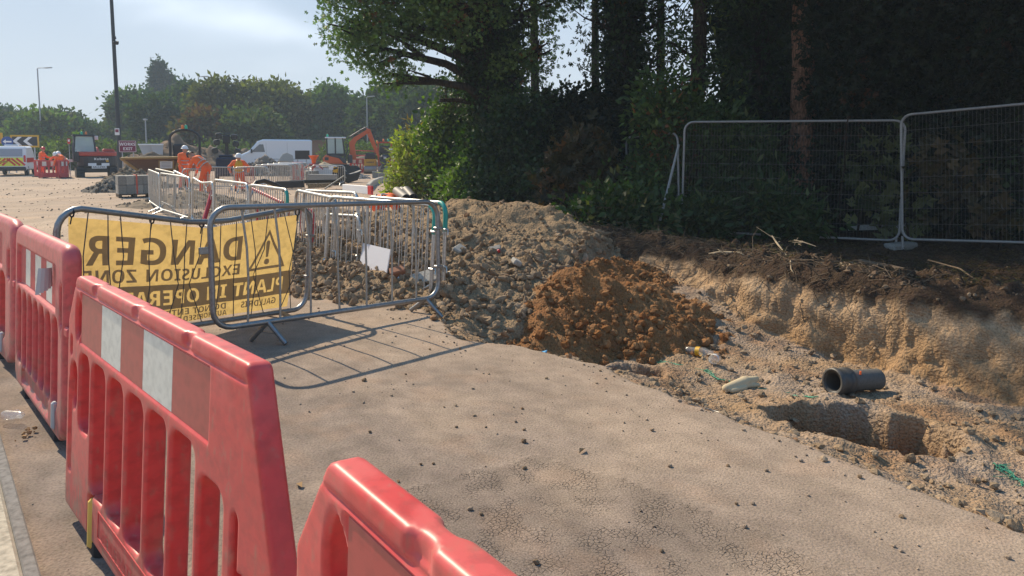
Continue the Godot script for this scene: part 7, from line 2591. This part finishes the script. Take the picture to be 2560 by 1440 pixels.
	var sg := thing("paper_sign", "yellow and black warning sign tied on the far barrier", "sign", Vector3(-7.779, 0.717, -32.700), 0.15)
	obj("sheet", boxes([[Vector3.ZERO, Vector3(0.20, 0.26, 0.01), Basis.from_euler(Vector3(0, 0, -0.15))]], 0.002), M.sign_yellow, sg)
	obj("black_stripe", boxes([[Vector3(0, 0.05, 0.008), Vector3(0.19, 0.07, 0.006), Basis.from_euler(Vector3(0, 0, 0.3))]], 0.0), M.sign_black, sg)
	var sg2 := thing("paper_sign", "white paper sign tied on the far barrier", "sign", Vector3(-7.971, 0.788, -32.700), 0.0)
	obj("sheet", boxes([[Vector3.ZERO, Vector3(0.22, 0.16, 0.01)]], 0.002), M.sign_white, sg2)
	var bk := g.call(874, 0, 36) as Vector3
	var bu := thing("digger_bucket", "black digger bucket lying on the ground by the far barrier's end", "bucket", bk, 0.4)
	var bm := MB.new()
	bm.prism(poly([-0.5, 0.55, -0.42, 0.1, -0.1, 0.0, 0.35, 0.12, 0.55, 0.6, 0.3, 0.5, 0.0, 0.42]), -0.3, 0.3, Transform3D(), 0.03)
	obj("shell", bm, M.black_paint, bu)
	heap("rubble_heap", "small pile of broken kerb pieces behind the bucket", g.call(893, 0, 41), 0.8, 0.6, 0.45, 509, Color(0.36, 0.32, 0.28), 60)
	var rs := g.call(905, 0, 52) as Vector3
	var mn := thing("mesh_frame", "tan mesh frame leaning behind the red barrier", "frame", rs, facing(rs))
	obj("frame", tubes([[Vector3(-0.9, 0.9, 0), Vector3(-0.7, 1.55, 0), Vector3(0.9, 1.5, 0), Vector3(0.9, 0.9, 0)], [Vector3(-0.75, 1.2, 0), Vector3(0.9, 1.2, 0)]], 0.035), M.red_paint, mn)
	var sh := g.call(803, 0, 74) as Vector3
	var hut := thing("site_hut", "dark brown site hut behind the orange digger", "hut", sh, facing(sh))
	obj("wall", boxes([[Vector3(0, 1.2, 0), Vector3(2.4, 2.4, 2.0)]], 0.02), M.dumper_brown, hut)
	obj("roof", boxes([[Vector3(0, 2.46, 0), Vector3(2.7, 0.14, 2.3)]], 0.02), M.dumper_brown, hut)
	obj("window", boxes([[Vector3(0.5, 1.6, 1.01), Vector3(0.5, 0.5, 0.03)]], 0.005), M.grey_paint, hut)
	# curved concrete kerb and blocks by the bush
	var kb := MB.new()
	kb.col = Color(0.50, 0.46, 0.39)
	var line := [Vector3(-5.541, 0.000, -28.452), Vector3(-6.096, 0.000, -32.219), Vector3(-6.396, 0.000, -35.334), Vector3(-6.420, 0.000, -38.094), Vector3(-6.248, 0.000, -41.320), Vector3(-5.760, 0.000, -44.455)]
	for i in line.size() - 1:
		var a: Vector3 = line[i]
		var b: Vector3 = line[i + 1]
		var x := (b - a).normalized()
		var z := x.cross(Vector3.UP).normalized()
		kb.box((a + b) * 0.5 + Vector3(0, 0.11, 0), Vector3(a.distance_to(b) - 0.012, 0.30, 0.16), Basis(x, Vector3.UP, z), 0.02)
	tag(obj("curved_kerb", kb, M.slab), "new pale concrete kerb curving away beside the bright bush", "", "", "structure")
	for q in [[939, 441, 0.38], [955, 444, 0.34], [968, 438, 0.40]]:
		var o := g.call(q[0], 0, 2923.0 / (q[1] + 4.0 - 375.0)) as Vector3
		var bl := thing("kerb_block", {939: "loose grey kerb block at the left, beyond the curved kerb", 955: "lowest of three loose kerb blocks beyond the curved kerb", 968: "loose kerb block next to the red roller's drum"}[q[0]], "kerb block", o, 0.2)
		obj("block", boxes([[Vector3(0, q[2] * 0.5, 0), Vector3(0.36, q[2], 0.3)]], 0.02), M.concrete_grey, bl)
	# pipes by the crouching worker
	for q in [[Vector3(-2.742, 0.603, -17.600), Vector3(-2.416, 0.468, -16.900), 0.11, "pipe_grey", "grey ribbed pipe beside the crouching worker, leftmost of three"], [Vector3(-2.717, 0.599, -18.200), Vector3(-2.471, 0.511, -17.700), 0.09, "pipe_grey", "short pale pipe between two others near the bush"], [Vector3(-2.570, 0.590, -18.000), Vector3(-2.300, 0.448, -17.200), 0.12, "pipe_black", "black ribbed pipe end at the foot of the bright bush"]]:
		var a: Vector3 = q[0]
		var b: Vector3 = q[1]
		ribbed_pipe(q[4], a, b, q[2], M[q[3]])
	# boards, pipes and clutter in the dig
	for q in [[Vector3(-5.514, 0.610, -20.000), Vector3(-4.908, 0.632, -20.000), "pale plank lying in the dig, right end by the kerb blocks", "timber", Vector2(0.10, 0.12)], [Vector3(-6.633, 0.632, -22.000), Vector3(-5.343, 0.626, -23.000), "long dark beam lying across the dig", "dark_metal", Vector2(0.10, 0.10)], [Vector3(-6.697, 0.596, -21.000), Vector3(-5.901, 0.618, -21.000), "black rolled sheet lying in the dig", "black_paint", Vector2(0.14, 0.20)], [Vector3(-4.449, 0.582, -19.500), Vector3(-3.313, 0.627, -17.500), "pale board with a red end, lying behind the inner barriers", "sign_white", Vector2(0.05, 0.2)], [Vector3(-8.213, 0.481, -30.000), Vector3(-7.095, 0.465, -30.000), "row of grey kerb stones on edge in front of the paper signs", "concrete", Vector2(0.3, 0.24)]]:
		var a: Vector3 = q[0]
		var b: Vector3 = q[1]
		var x := (b - a).normalized()
		var z := x.cross(Vector3.UP).normalized()
		var o := thing("beam", q[2], "beam", (a + b) * 0.5)
		var bm2 := MB.new()
		bm2.box(Vector3.ZERO, Vector3(a.distance_to(b), q[4].y, q[4].x), Basis(x, z.cross(x), z), 0.01)
		obj("beam", bm2, M[q[3]], o)
		if q[3] == "sign_white":
			obj("red_end", boxes([[x * (a.distance_to(b) * 0.5 - 0.12), Vector3(0.24, 0.21, 0.06), Basis(x, z.cross(x), z)]], 0.004), M.lamp_red, o)
	var hs := thing("black_hose", "black ribbed hose arching up out of the dig", "hose", Vector3(-5.444, 0.664, -16.500))
	obj("hose", tubes([[Vector3(-5.660, 0.691, -16.000) - Vector3(-5.444, 0.664, -16.500), Vector3(-5.602, 0.873, -16.200) - Vector3(-5.444, 0.664, -16.500), Vector3(-5.493, 0.900, -16.400) - Vector3(-5.444, 0.664, -16.500), Vector3(-5.293, 0.802, -16.600) - Vector3(-5.444, 0.664, -16.500), Vector3(-5.161, 0.665, -16.800) - Vector3(-5.444, 0.664, -16.500)]], 0.05, 8), M.pipe_black, hs)
	heap("spoil_heap", "loose spoil in the dig behind the steel barriers", g.call(700, 0, 17.5), 2.6, 1.0, 0.42, 510, Color(0.32, 0.24, 0.165), 300)
	heap("spoil_heap", "stony spoil behind the bunched barrier", g.call(480, 0, 21), 2.2, 1.2, 0.5, 511, Color(0.30, 0.23, 0.16), 200)

func ribbed_pipe(label: String, a: Vector3, b: Vector3, r: float, m: Material) -> Node3D:
	var x := (b - a).normalized()
	var z := x.cross(Vector3.UP).normalized()
	var bs := Basis(z, x, z.cross(x))
	var l := a.distance_to(b)
	var t := thing("plastic_pipe", label, "pipe", a)
	var pr := [Vector2(r * 0.86, l)]
	var n := int(l / 0.03)
	for i in range(n, -1, -1):
		var y := l * i / n
		pr.append(Vector2(r * (1.0 if i % 2 == 0 else 0.955), y))
	pr.reverse()
	var o := MB.new()
	o.lathe(pr, 20, Transform3D(bs, Vector3.ZERO))
	obj("wall", o, m, t)
	var i_ := MB.new()
	i_.lathe([Vector2(r * 0.86, l), Vector2(r * 0.86, 0.0), Vector2(r, 0.0)], 20, Transform3D(bs, Vector3.ZERO))
	obj("lining", i_, M.pipe_black, t)
	return t

# ------------------------------------------------------------------ people
func person(label: String, at: Vector3, turn: float, o := {}) -> void:
	var t := thing("person", label, "person", at, turn, o.get("group", "workers in orange"))
	var bend: float = o.get("bend", 0.0)
	var knee: float = o.get("knee", 0.0)
	var sc: float = o.get("scale", 1.0)
	t.scale = Vector3(sc, sc, sc)
	var hip := Vector3(0, 0.93 - knee * 0.30, -0.12 * knee - 0.10 * bend)
	var up := Vector3(0, cos(bend), sin(bend))
	var fw := Vector3(0, -sin(bend), cos(bend))
	var ch := hip + up * 0.40
	var nk := hip + up * 0.53
	var hd := hip + up * 0.68 + fw * 0.03 + Vector3(0, 0, 0.04 * bend)
	if o.has("head"):
		hd = nk + (o.head as Vector3)
	var legs := []
	var feet := []
	for s in [-1.0, 1.0]:
		var st: float = o.get("stride", 0.04) * s
		var k := Vector3(s * 0.11, 0.49 - knee * 0.12, 0.02 + knee * 0.28 + st)
		var a := Vector3(s * 0.12, 0.09, -0.02 + st * 2.0)
		legs.append([hip + Vector3(s * 0.09, 0, 0), k, 0.105, 0.075])
		legs.append([k, a, 0.075, 0.062])
		feet.append([a + Vector3(0, -0.03, -0.03), a + Vector3(s * 0.02, -0.05, 0.16), 0.055, 0.045])
	var arms := []
	var hands := []
	for i in 2:
		var s := -1.0 if i == 0 else 1.0
		var sh := hip + up * 0.46 + Vector3(s * 0.19, 0, 0)
		var el: Vector3 = sh + (o.get("elbow_l" if i == 0 else "elbow_r", Vector3(s * 0.06, -0.28, 0.0)) as Vector3)
		var wr: Vector3 = el + (o.get("wrist_l" if i == 0 else "wrist_r", Vector3(0.0, -0.24, 0.08)) as Vector3)
		arms.append([sh, el, 0.068, 0.055])
		arms.append([el, wr, 0.055, 0.043])
		hands.append([wr, wr + (wr - el).normalized() * 0.09, 0.034, 0.04])
	var skin := [[nk - up * 0.05, hd - up * 0.06, 0.055, 0.058], [hd - up * 0.045 + fw * 0.01, hd + up * 0.03, 0.078, 0.092], [hd + fw * 0.085 - up * 0.01, hd + fw * 0.10 - up * 0.03, 0.016, 0.02], [ch, hip, 0.12, 0.12]]
	for h in hands:
		skin.append(h)
		for f in 4:
			var d: Vector3 = (h[1] - h[0]).normalized()
			skin.append([h[1] + Vector3((f - 1.5) * 0.016, 0, 0), h[1] + d * (0.055 - absf(f - 1.6) * 0.006) + Vector3((f - 1.5) * 0.018, 0, 0.015), 0.010, 0.008])
	obj("body", flesh(skin, 0.022, 0.025), M.skin, t)
	var tor := [[hip + up * 0.02, ch, 0.155, 0.165], [ch + Vector3(-0.10, 0, 0), ch + Vector3(0.10, 0, 0), 0.125, 0.125], [hip + up * 0.45 + Vector3(-0.14, 0, 0), hip + up * 0.45 + Vector3(0.14, 0, 0), 0.085, 0.085]]
	tor.append_array(arms)
	obj("jacket", flesh(tor, 0.024, 0.04), o.get("jacket", M.hi_vis_orange), t)
	legs.append([hip + Vector3(-0.06, 0, 0), hip + Vector3(0.06, 0, 0), 0.135, 0.135])
	obj("trousers", flesh(legs, 0.026, 0.04), o.get("trousers", M.hi_vis_trousers), t)
	obj("boots", flesh(feet, 0.022, 0.02), M.boot, t)
	# reflective bands: rings lying on jacket and legs
	var bd := MB.new()
	for v in [0.10, 0.24]:
		var c: Vector3 = hip + up * v
		var ring := []
		for k in 14:
			var a := TAU * k / 14.0
			ring.append(c + Vector3(cos(a) * 0.185, 0, 0) + fw * sin(a) * 0.172)
		bd.tube(ring, 0.018, 5, true)
	for s in [-1.0, 1.0]:
		bd.tube([hip + up * 0.24 + Vector3(s * 0.10, 0, 0) - fw * 0.165, hip + up * 0.42 + Vector3(s * 0.11, 0, 0) - fw * 0.12, hip + up * 0.53 + Vector3(s * 0.11, 0, 0)], 0.016, 5)
	obj("reflective_bands", bd, M.band_grey, t)
	if o.has("helmet"):
		var hm := MB.new()
		var hx := Transform3D(Basis(Vector3.RIGHT, up, fw), hd + up * 0.035)
		hm.lathe([Vector2(0.145, -0.005), Vector2(0.145, 0.005), Vector2(0.118, 0.012), Vector2(0.112, 0.06), Vector2(0.085, 0.10), Vector2(0.04, 0.122), Vector2(0.0, 0.126)], 16, hx)
		obj("helmet", hm, o.helmet, t)
	else:
		obj("hair", flesh([[hd + up * 0.03 - fw * 0.02, hd + up * 0.05, 0.085, 0.092]], 0.02, 0.02), M.hair, t)
	if o.has("vest"):
		obj("vest", flesh([[hip + up * 0.1, ch, 0.165, 0.172], [ch + Vector3(-0.09, 0, 0), ch + Vector3(0.09, 0, 0), 0.13, 0.13]], 0.026, 0.03), o.vest, t)

func build_people() -> void:
	var at := func(px: float, d: float) -> Vector3: return Vector3((px - 1280.0) / 1850.0 * d, 0.0, -d)
	var p := at.call(108, 42.5) as Vector3
	person("person in orange with red helmet standing upright behind the far red barriers", p, facing(p) + 1.2, {"helmet": M.lamp_red, "bend": 0.12, "elbow_r": Vector3(0.1, -0.22, 0.15), "wrist_r": Vector3(0.05, -0.05, 0.25)})
	p = at.call(150, 42.8)
	person("person in orange with white helmet leaning over the far red barrier", p, facing(p), {"helmet": M.sign_white, "bend": 0.75, "elbow_l": Vector3(-0.2, -0.18, 0.1), "elbow_r": Vector3(0.2, -0.18, 0.1), "knee": 0.15})
	p = at.call(164, 42.0)
	person("person in orange bending sideways at the right end of the far red barriers", p, facing(p) - 1.0, {"helmet": M.sign_white, "bend": 0.85, "knee": 0.1, "elbow_l": Vector3(-0.1, -0.26, 0.1)})
	p = at.call(461, 29.5)
	person("person in orange with white helmet standing beside the dumper", p, facing(p) + 0.7, {"helmet": M.sign_white, "bend": 0.12, "elbow_l": Vector3(-0.1, -0.26, 0.06), "wrist_l": Vector3(-0.02, -0.2, 0.15)})
	p = at.call(512, 26.5)
	person("person in orange bending forward with back to the lens, dark helmet", p, facing(p) - 2.1, {"helmet": M.black_paint, "bend": 0.85, "knee": 0.05, "scale": 1.04, "elbow_l": Vector3(-0.05, -0.25, 0.1), "elbow_r": Vector3(0.05, -0.25, 0.12), "wrist_r": Vector3(0.0, -0.2, 0.12)})
	p = at.call(598, 28.5)
	person("person in orange with yellow straps and white helmet, facing the lens", p, facing(p) + 0.1, {"helmet": M.sign_white, "bend": 0.35, "knee": 0.75, "scale": 0.98, "elbow_l": Vector3(-0.18, -0.2, 0.08), "elbow_r": Vector3(0.18, -0.2, 0.08), "wrist_l": Vector3(0.05, -0.2, 0.1), "wrist_r": Vector3(-0.05, -0.2, 0.1), "vest": M.yellow_paint})
	p = at.call(952, 17.0)
	p.y = -0.45
	person("person in orange bent double in the trench, only the back showing", p, facing(p) + 1.35, {"bend": 1.42, "knee": 0.35, "elbow_l": Vector3(-0.02, -0.25, 0.1), "elbow_r": Vector3(0.02, -0.25, 0.1)})
	p = at.call(988, 49)
	person("person in white top and red trousers at the edge of the bright bush", p, facing(p) - 1.4, {"bend": 0.35, "jacket": M.sign_white, "trousers": M.red_plastic_faded, "helmet": M.sign_white, "group": ""})

# ------------------------------------------------------------------ small things on the ground
func build_small() -> void:
	var on := func(v: Vector3, up := 0.0) -> Vector3: return Vector3(v.x, height(v.x, v.z) + up, v.z)
	var r := RandomNumberGenerator.new()
	r.seed = 5
	# white board leaning between the barriers
	var wb := thing("white_board", "blank white board leaning inside the taped steel barrier", "board", Vector3(-1.583, 0.249, -8.350))
	var tlw := Vector3(-1.743, 0.487, -8.650) - wb.position
	var trw := Vector3(-1.333, 0.485, -8.100) - wb.position
	var blw := Vector3(-1.822, 0.028, -8.600) - wb.position
	var brw := Vector3(-1.407, 0.034, -8.050) - wb.position
	var bm := MB.new()
	var nn := (trw - tlw).cross(blw - tlw).normalized() * -0.006
	bm.quad(tlw, trw, brw, blw, -nn)
	bm.quad(tlw + nn * 2, trw + nn * 2, brw + nn * 2, blw + nn * 2, nn)
	for e in [[tlw, trw], [trw, brw], [brw, blw], [blw, tlw]]:
		bm.quad(e[0], e[1], e[1] + nn * 2, e[0] + nn * 2)
	obj("sheet", bm, M.white_board, wb)
	# twin-wall pipe with collar in the excavation
	var a := on.call(Vector3(2.583, -0.360, -5.799), 0.10) as Vector3
	var b := on.call(Vector3(3.027, -0.360, -5.983), 0.10) as Vector3
	var pp := ribbed_pipe("short grey corrugated pipe with a black collar, lying on the excavation floor", a, b, 0.088, M.twin_wall)
	var x := (b - a).normalized()
	var z := x.cross(Vector3.UP).normalized()
	var bs := Basis(z, x, z.cross(x))
	var col := MB.new()
	col.lathe([Vector2(0.076, 0.12), Vector2(0.084, -0.005), Vector2(0.108, -0.01), Vector2(0.112, 0.03), Vector2(0.100, 0.04), Vector2(0.100, 0.10), Vector2(0.110, 0.105), Vector2(0.110, 0.15), Vector2(0.090, 0.155)], 24, Transform3D(bs, Vector3.ZERO))
	obj("collar", col, M.pipe_black, pp)
	obj("orange_sticker", boxes([[bs * Vector3(0.06, 0.22, 0.08) , Vector3(0.012, 0.03, 0.012)]], 0.002), M.hi_vis_orange, pp)
	# bottles
	for q in [[Vector3(1.751, -0.220, -6.900), 0.9, "clear plastic bottle with yellow label lying at the foot of the clay heap"], [Vector3(1.861, -0.280, -6.642), -0.5, "crumpled clear plastic bottle, closer to the floor's middle"]]:
		var p := on.call(q[0], 0.04) as Vector3
		var t := thing("plastic_bottle", q[2], "bottle", p, q[1])
		var m := MB.new()
		m.lathe([Vector2(0, 0), Vector2(0.03, 0.0), Vector2(0.034, 0.02), Vector2(0.030, 0.07), Vector2(0.034, 0.12), Vector2(0.030, 0.16), Vector2(0.013, 0.20), Vector2(0.013, 0.22), Vector2(0, 0.22)], 14, Transform3D(Basis.from_euler(Vector3(PI / 2 - 0.1, 0, 0)).scaled(Vector3(1.25, 1.25, 1.25)), Vector3(0, 0, -0.1)))
		obj("shell", m, M.clear_plastic, t)
		var cm := MB.new()
		cm.lathe([Vector2(0.0362, 0.085), Vector2(0.0362, 0.12)], 14, Transform3D(Basis.from_euler(Vector3(PI / 2 - 0.1, 0, 0)).scaled(Vector3(1.25, 1.25, 1.25)), Vector3(0, 0, -0.1)))
		obj("label", cm, M.sign_yellow if q[1] > 0 else M.sign_white, t)
	# cloth
	var cl := on.call(Vector3(1.898, -0.300, -5.987), 0.02) as Vector3
	var ct := thing("work_glove", "cream cloth glove lying crumpled on the green netting", "glove", cl, 0.3)
	obj("cloth", flesh([[Vector3(-0.15, 0.0, 0.02), Vector3(0.04, 0.03, 0.0), 0.035, 0.05], [Vector3(0.04, 0.03, 0), Vector3(0.17, 0.035, -0.03), 0.045, 0.028], [Vector3(0.0, 0.0, 0.05), Vector3(-0.12, -0.01, 0.06), 0.028, 0.02], [Vector3(0.03, 0.01, 0.04), Vector3(0.16, 0.0, 0.02), 0.02, 0.018]], 0.010, 0.012), M.cloth, ct)
	# torn green netting strips
	for q in [[[Vector3(1.383, -0.200, -6.736), Vector3(1.467, -0.250, -6.642), Vector3(1.551, -0.280, -6.524)], "strip of torn green netting at the clay heap's foot"], [[Vector3(1.700, -0.300, -6.403), Vector3(1.769, -0.300, -6.142), Vector3(2.009, -0.320, -6.039), Vector3(2.146, -0.340, -5.859)], "strip of torn green netting running under the glove"], [[Vector3(2.155, -0.340, -5.839), Vector3(2.262, -0.350, -5.653), Vector3(2.355, -0.360, -5.498)], "strip of torn green netting next to the corrugated pipe"], [[Vector3(2.987, -0.300, -4.407), Vector3(3.026, -0.300, -4.319), Vector3(3.038, -0.300, -4.179)], "piece of green netting at the lower right edge of the dig"]]:
		var t := thing("green_netting", q[1], "netting", Vector3.ZERO)
		var m := MB.new()
		var line: Array = q[0]
		for k in 4:
			var pts := []
			for i in line.size() - 1:
				for s in 4:
					var v: Vector3 = (line[i] as Vector3).lerp(line[i + 1], s / 4.0)
					v += Vector3(r.randfn() * 0.018, 0, r.randfn() * 0.018)
					pts.append(on.call(v, 0.002 + r.randf() * 0.010))
			m.tube(pts, 0.003, 4)
			for i in pts.size() - 1:
				var w := pts[i] as Vector3
				m.tube([w, w + Vector3(r.randfn() * 0.03, 0.004, r.randfn() * 0.03)], 0.002, 4)
		obj("strands", m, M.net_green, t)
	var bl := thing("blue_wrapper", "scrap of blue plastic in front of the clay heap", "wrapper", on.call(Vector3(0.236, 0.000, -5.929), 0.015))
	obj("film", boxes([[Vector3(0, 0.005, 0), Vector3(0.10, 0.012, 0.03), Basis.from_euler(Vector3(0.2, 0.3, 0.15))], [Vector3(0.03, 0.015, 0.01), Vector3(0.05, 0.008, 0.03), Basis.from_euler(Vector3(-0.4, 0.8, 0.3))]], 0.003), M.blue_film, bl)
	var rd := thing("red_scrap", "scrap of red plastic on the face of the stone heap", "scrap", on.call(Vector3(-0.174, 0.285, -8.600), 0.02))
	obj("scrap", boxes([[Vector3.ZERO, Vector3(0.07, 0.04, 0.03), Basis.from_euler(Vector3(0.3, 0.4, 0.5))]], 0.008), M.lamp_red, rd)
	var wr := thing("loose_wire", "length of grey wire at the broken tarmac edge", "wire", Vector3.ZERO)
	obj("wire", tubes([[on.call(Vector3(1.105, 0.000, -4.567), 0.01), on.call(Vector3(1.249, -0.030, -4.732), 0.02), on.call(Vector3(1.345, -0.050, -4.650), 0.035), on.call(Vector3(1.348, -0.030, -4.434), 0.012)]], 0.0045, 6), M.zinc_dull, wr)
	var bgp := thing("clear_bag", "crumpled clear plastic bag under the older red barrier", "plastic bag", Vector3(-2.882, 0.030, -4.163))
	obj("film", flesh([[Vector3(-0.05, 0.02, 0), Vector3(0.05, 0.03, 0.02), 0.03, 0.02], [Vector3(0.0, 0.03, -0.02), Vector3(0.05, 0.02, 0.03), 0.02, 0.012]], 0.012, 0.01), M.clear_plastic, bgp)
	var lt := thing("food_litter", "crumbled brown litter beside the clear bag", "litter", Vector3(-2.696, 0.010, -3.977))
	var lm := MB.new()
	for i in 14:
		lm.box(Vector3(r.randfn() * 0.02, 0.008 + 0.01 * r.randf(), r.randfn() * 0.06), Vector3(0.018, 0.012, 0.018) * r.randf_range(0.5, 1.3), rot_rand(r), 0.004)
	obj("crumbs", lm, M.food_brown, lt)
	# a fallen leaf on the road
	for q in [[Vector3(-1.004, 0.000, -3.355), "curled yellow-brown leaf on the tarmac by the barriers' joint"], [Vector3(0.367, 0.000, -3.744), "small dry leaf on the crazed tarmac"]]:
		var t := thing("fallen_leaf", q[1], "leaf", on.call(q[0], 0.006), r.randf() * TAU)
		var m := MB.new()
		for s in [-1.0, 1.0]:
			m.tri(Vector3(-0.03, 0.0, 0), Vector3(0.0, 0.016, s * 0.016), Vector3(0.035, 0.004, 0))
		obj("blade", m, M.litter, t)
	# roots and fallen wood on the bank
	var wood := [[[Vector3(3.791, 0.362, -8.000), Vector3(3.997, 0.336, -7.700), Vector3(4.128, 0.310, -7.400), Vector3(4.188, 0.255, -7.000)], [0.035, 0.04, 0.035, 0.02], "dead_wood", "fallen bark-stripped log lying on the bank top"], [[Vector3(3.651, 0.293, -7.500), Vector3(3.835, 0.287, -7.300), Vector3(4.028, 0.232, -7.000)], [0.018, 0.016, 0.008], "dead_wood", "thin fallen branch just under the log"], [[Vector3(2.307, 0.370, -8.600), Vector3(2.410, 0.403, -8.500), Vector3(2.611, 0.389, -8.400), Vector3(2.636, 0.286, -8.350)], [0.006, 0.014, 0.016, 0.008], "root", "pale bent root sticking out of the bank top, left of the others"], [[Vector3(3.148, 0.543, -8.900), Vector3(3.146, 0.471, -8.700), Vector3(3.181, 0.366, -8.500)], [0.008, 0.012, 0.006], "root", "thin pale root standing up from the bank top"], [[Vector3(3.377, 0.506, -8.800), Vector3(3.458, 0.490, -8.700), Vector3(3.561, 0.455, -8.600)], [0.006, 0.008, 0.004], "root", "short pale root beside the standing one"], [[Vector3(3.324, 0.026, -7.050), Vector3(3.542, -0.155, -6.950), Vector3(3.661, -0.357, -6.700)], [0.006, 0.009, 0.005], "dead_wood", "long dark root hanging down the cut face"], [[Vector3(2.889, 0.276, -7.600), Vector3(2.859, 0.189, -7.500), Vector3(2.868, 0.095, -7.450)], [0.008, 0.006, 0.003], "root", "thin root hanging at the top of the cut face"], [[Vector3(3.581, 0.369, -8.100), Vector3(3.538, 0.259, -7.700), Vector3(3.618, 0.234, -7.600)], [0.012, 0.014, 0.006], "root", "forked pale root left of the fallen log"], [[Vector3(1.016, 0.703, -12.500), Vector3(1.117, 0.750, -12.500), Vector3(1.389, 0.638, -12.200), Vector3(1.691, 0.640, -12.000)], [0.012, 0.016, 0.014, 0.006], "dead_wood", "bare branch arching out of the thicket behind the stone heap"], [[Vector3(1.029, 0.703, -12.500), Vector3(1.059, 0.492, -12.200), Vector3(1.108, 0.405, -12.000)], [0.012, 0.01, 0.006], "dead_wood", "bare branch bending to the ground behind the stone heap"], [[Vector3(4.655, 0.354, -8.200), Vector3(4.774, 0.319, -7.800), Vector3(4.697, 0.269, -7.400)], [0.008, 0.01, 0.005], "dead_wood", "crooked twig beyond the fallen log, to its right"]]
	for q in wood:
		var pts: Array = q[0]
		# rest the wood on the soil where it would float above it
		var c := pts[0] as Vector3
		var t := thing("fallen_branch" if q[2] == "dead_wood" else "tree_root", q[3], "branch" if q[2] == "dead_wood" else "root", c)
		var loc := []
		for p in pts:
			var v := p as Vector3
			var h := height(v.x, v.z)
			v.y = maxf(v.y, h + 0.01)
			if q[1][0] > 0.015 and q[2] == "dead_wood" and v.z > -10.0:
				v.y = minf(v.y, h + 0.06)
			loc.append(v - c)
		var m := MB.new()
		m.tube(loc, q[1], 7)
		for k in 4:
			var i := r.randi() % (loc.size() - 1)
			var s: Vector3 = (loc[i] as Vector3).lerp(loc[i + 1], r.randf())
			m.tube([s, s + Vector3(r.randfn(), r.randfn() * 0.5, r.randfn()) * 0.05, s + Vector3(r.randfn(), r.randfn() * 0.4 - 0.2, r.randfn()) * 0.12], [q[1][1] * 0.4, q[1][1] * 0.3, 0.002], 4)
		obj("wood", m, M[q[2]], t)
	# tangle of fine roots and sticks along the crest
	var tg := MB.new()
	for i in 520:
		var k := r.randi_range(4, 9)
		var pq: Vector2 = (CREST[k] as Vector2).lerp(CREST[k + 1], r.randf())
		var v := Vector3(pq.x + r.randfn() * 0.25, 0, pq.y - absf(r.randfn()) * 0.45)
		v.y = height(v.x, v.z) + 0.02
		var e := v + Vector3(r.randfn() * 0.17, r.randfn() * 0.08, r.randfn() * 0.12)
		e.y = maxf(e.y, height(e.x, e.z) + 0.005)
		tg.tube([v, v.lerp(e, 0.5) + Vector3(r.randfn(), absf(r.randfn()), r.randfn()) * 0.025, e], [0.005, 0.004, 0.0015], 4)
	tag(obj("root_tangle", tg, M.dead_wood), "tangle of fine roots and sticks along the crest of the bank", "roots", "", "stuff")
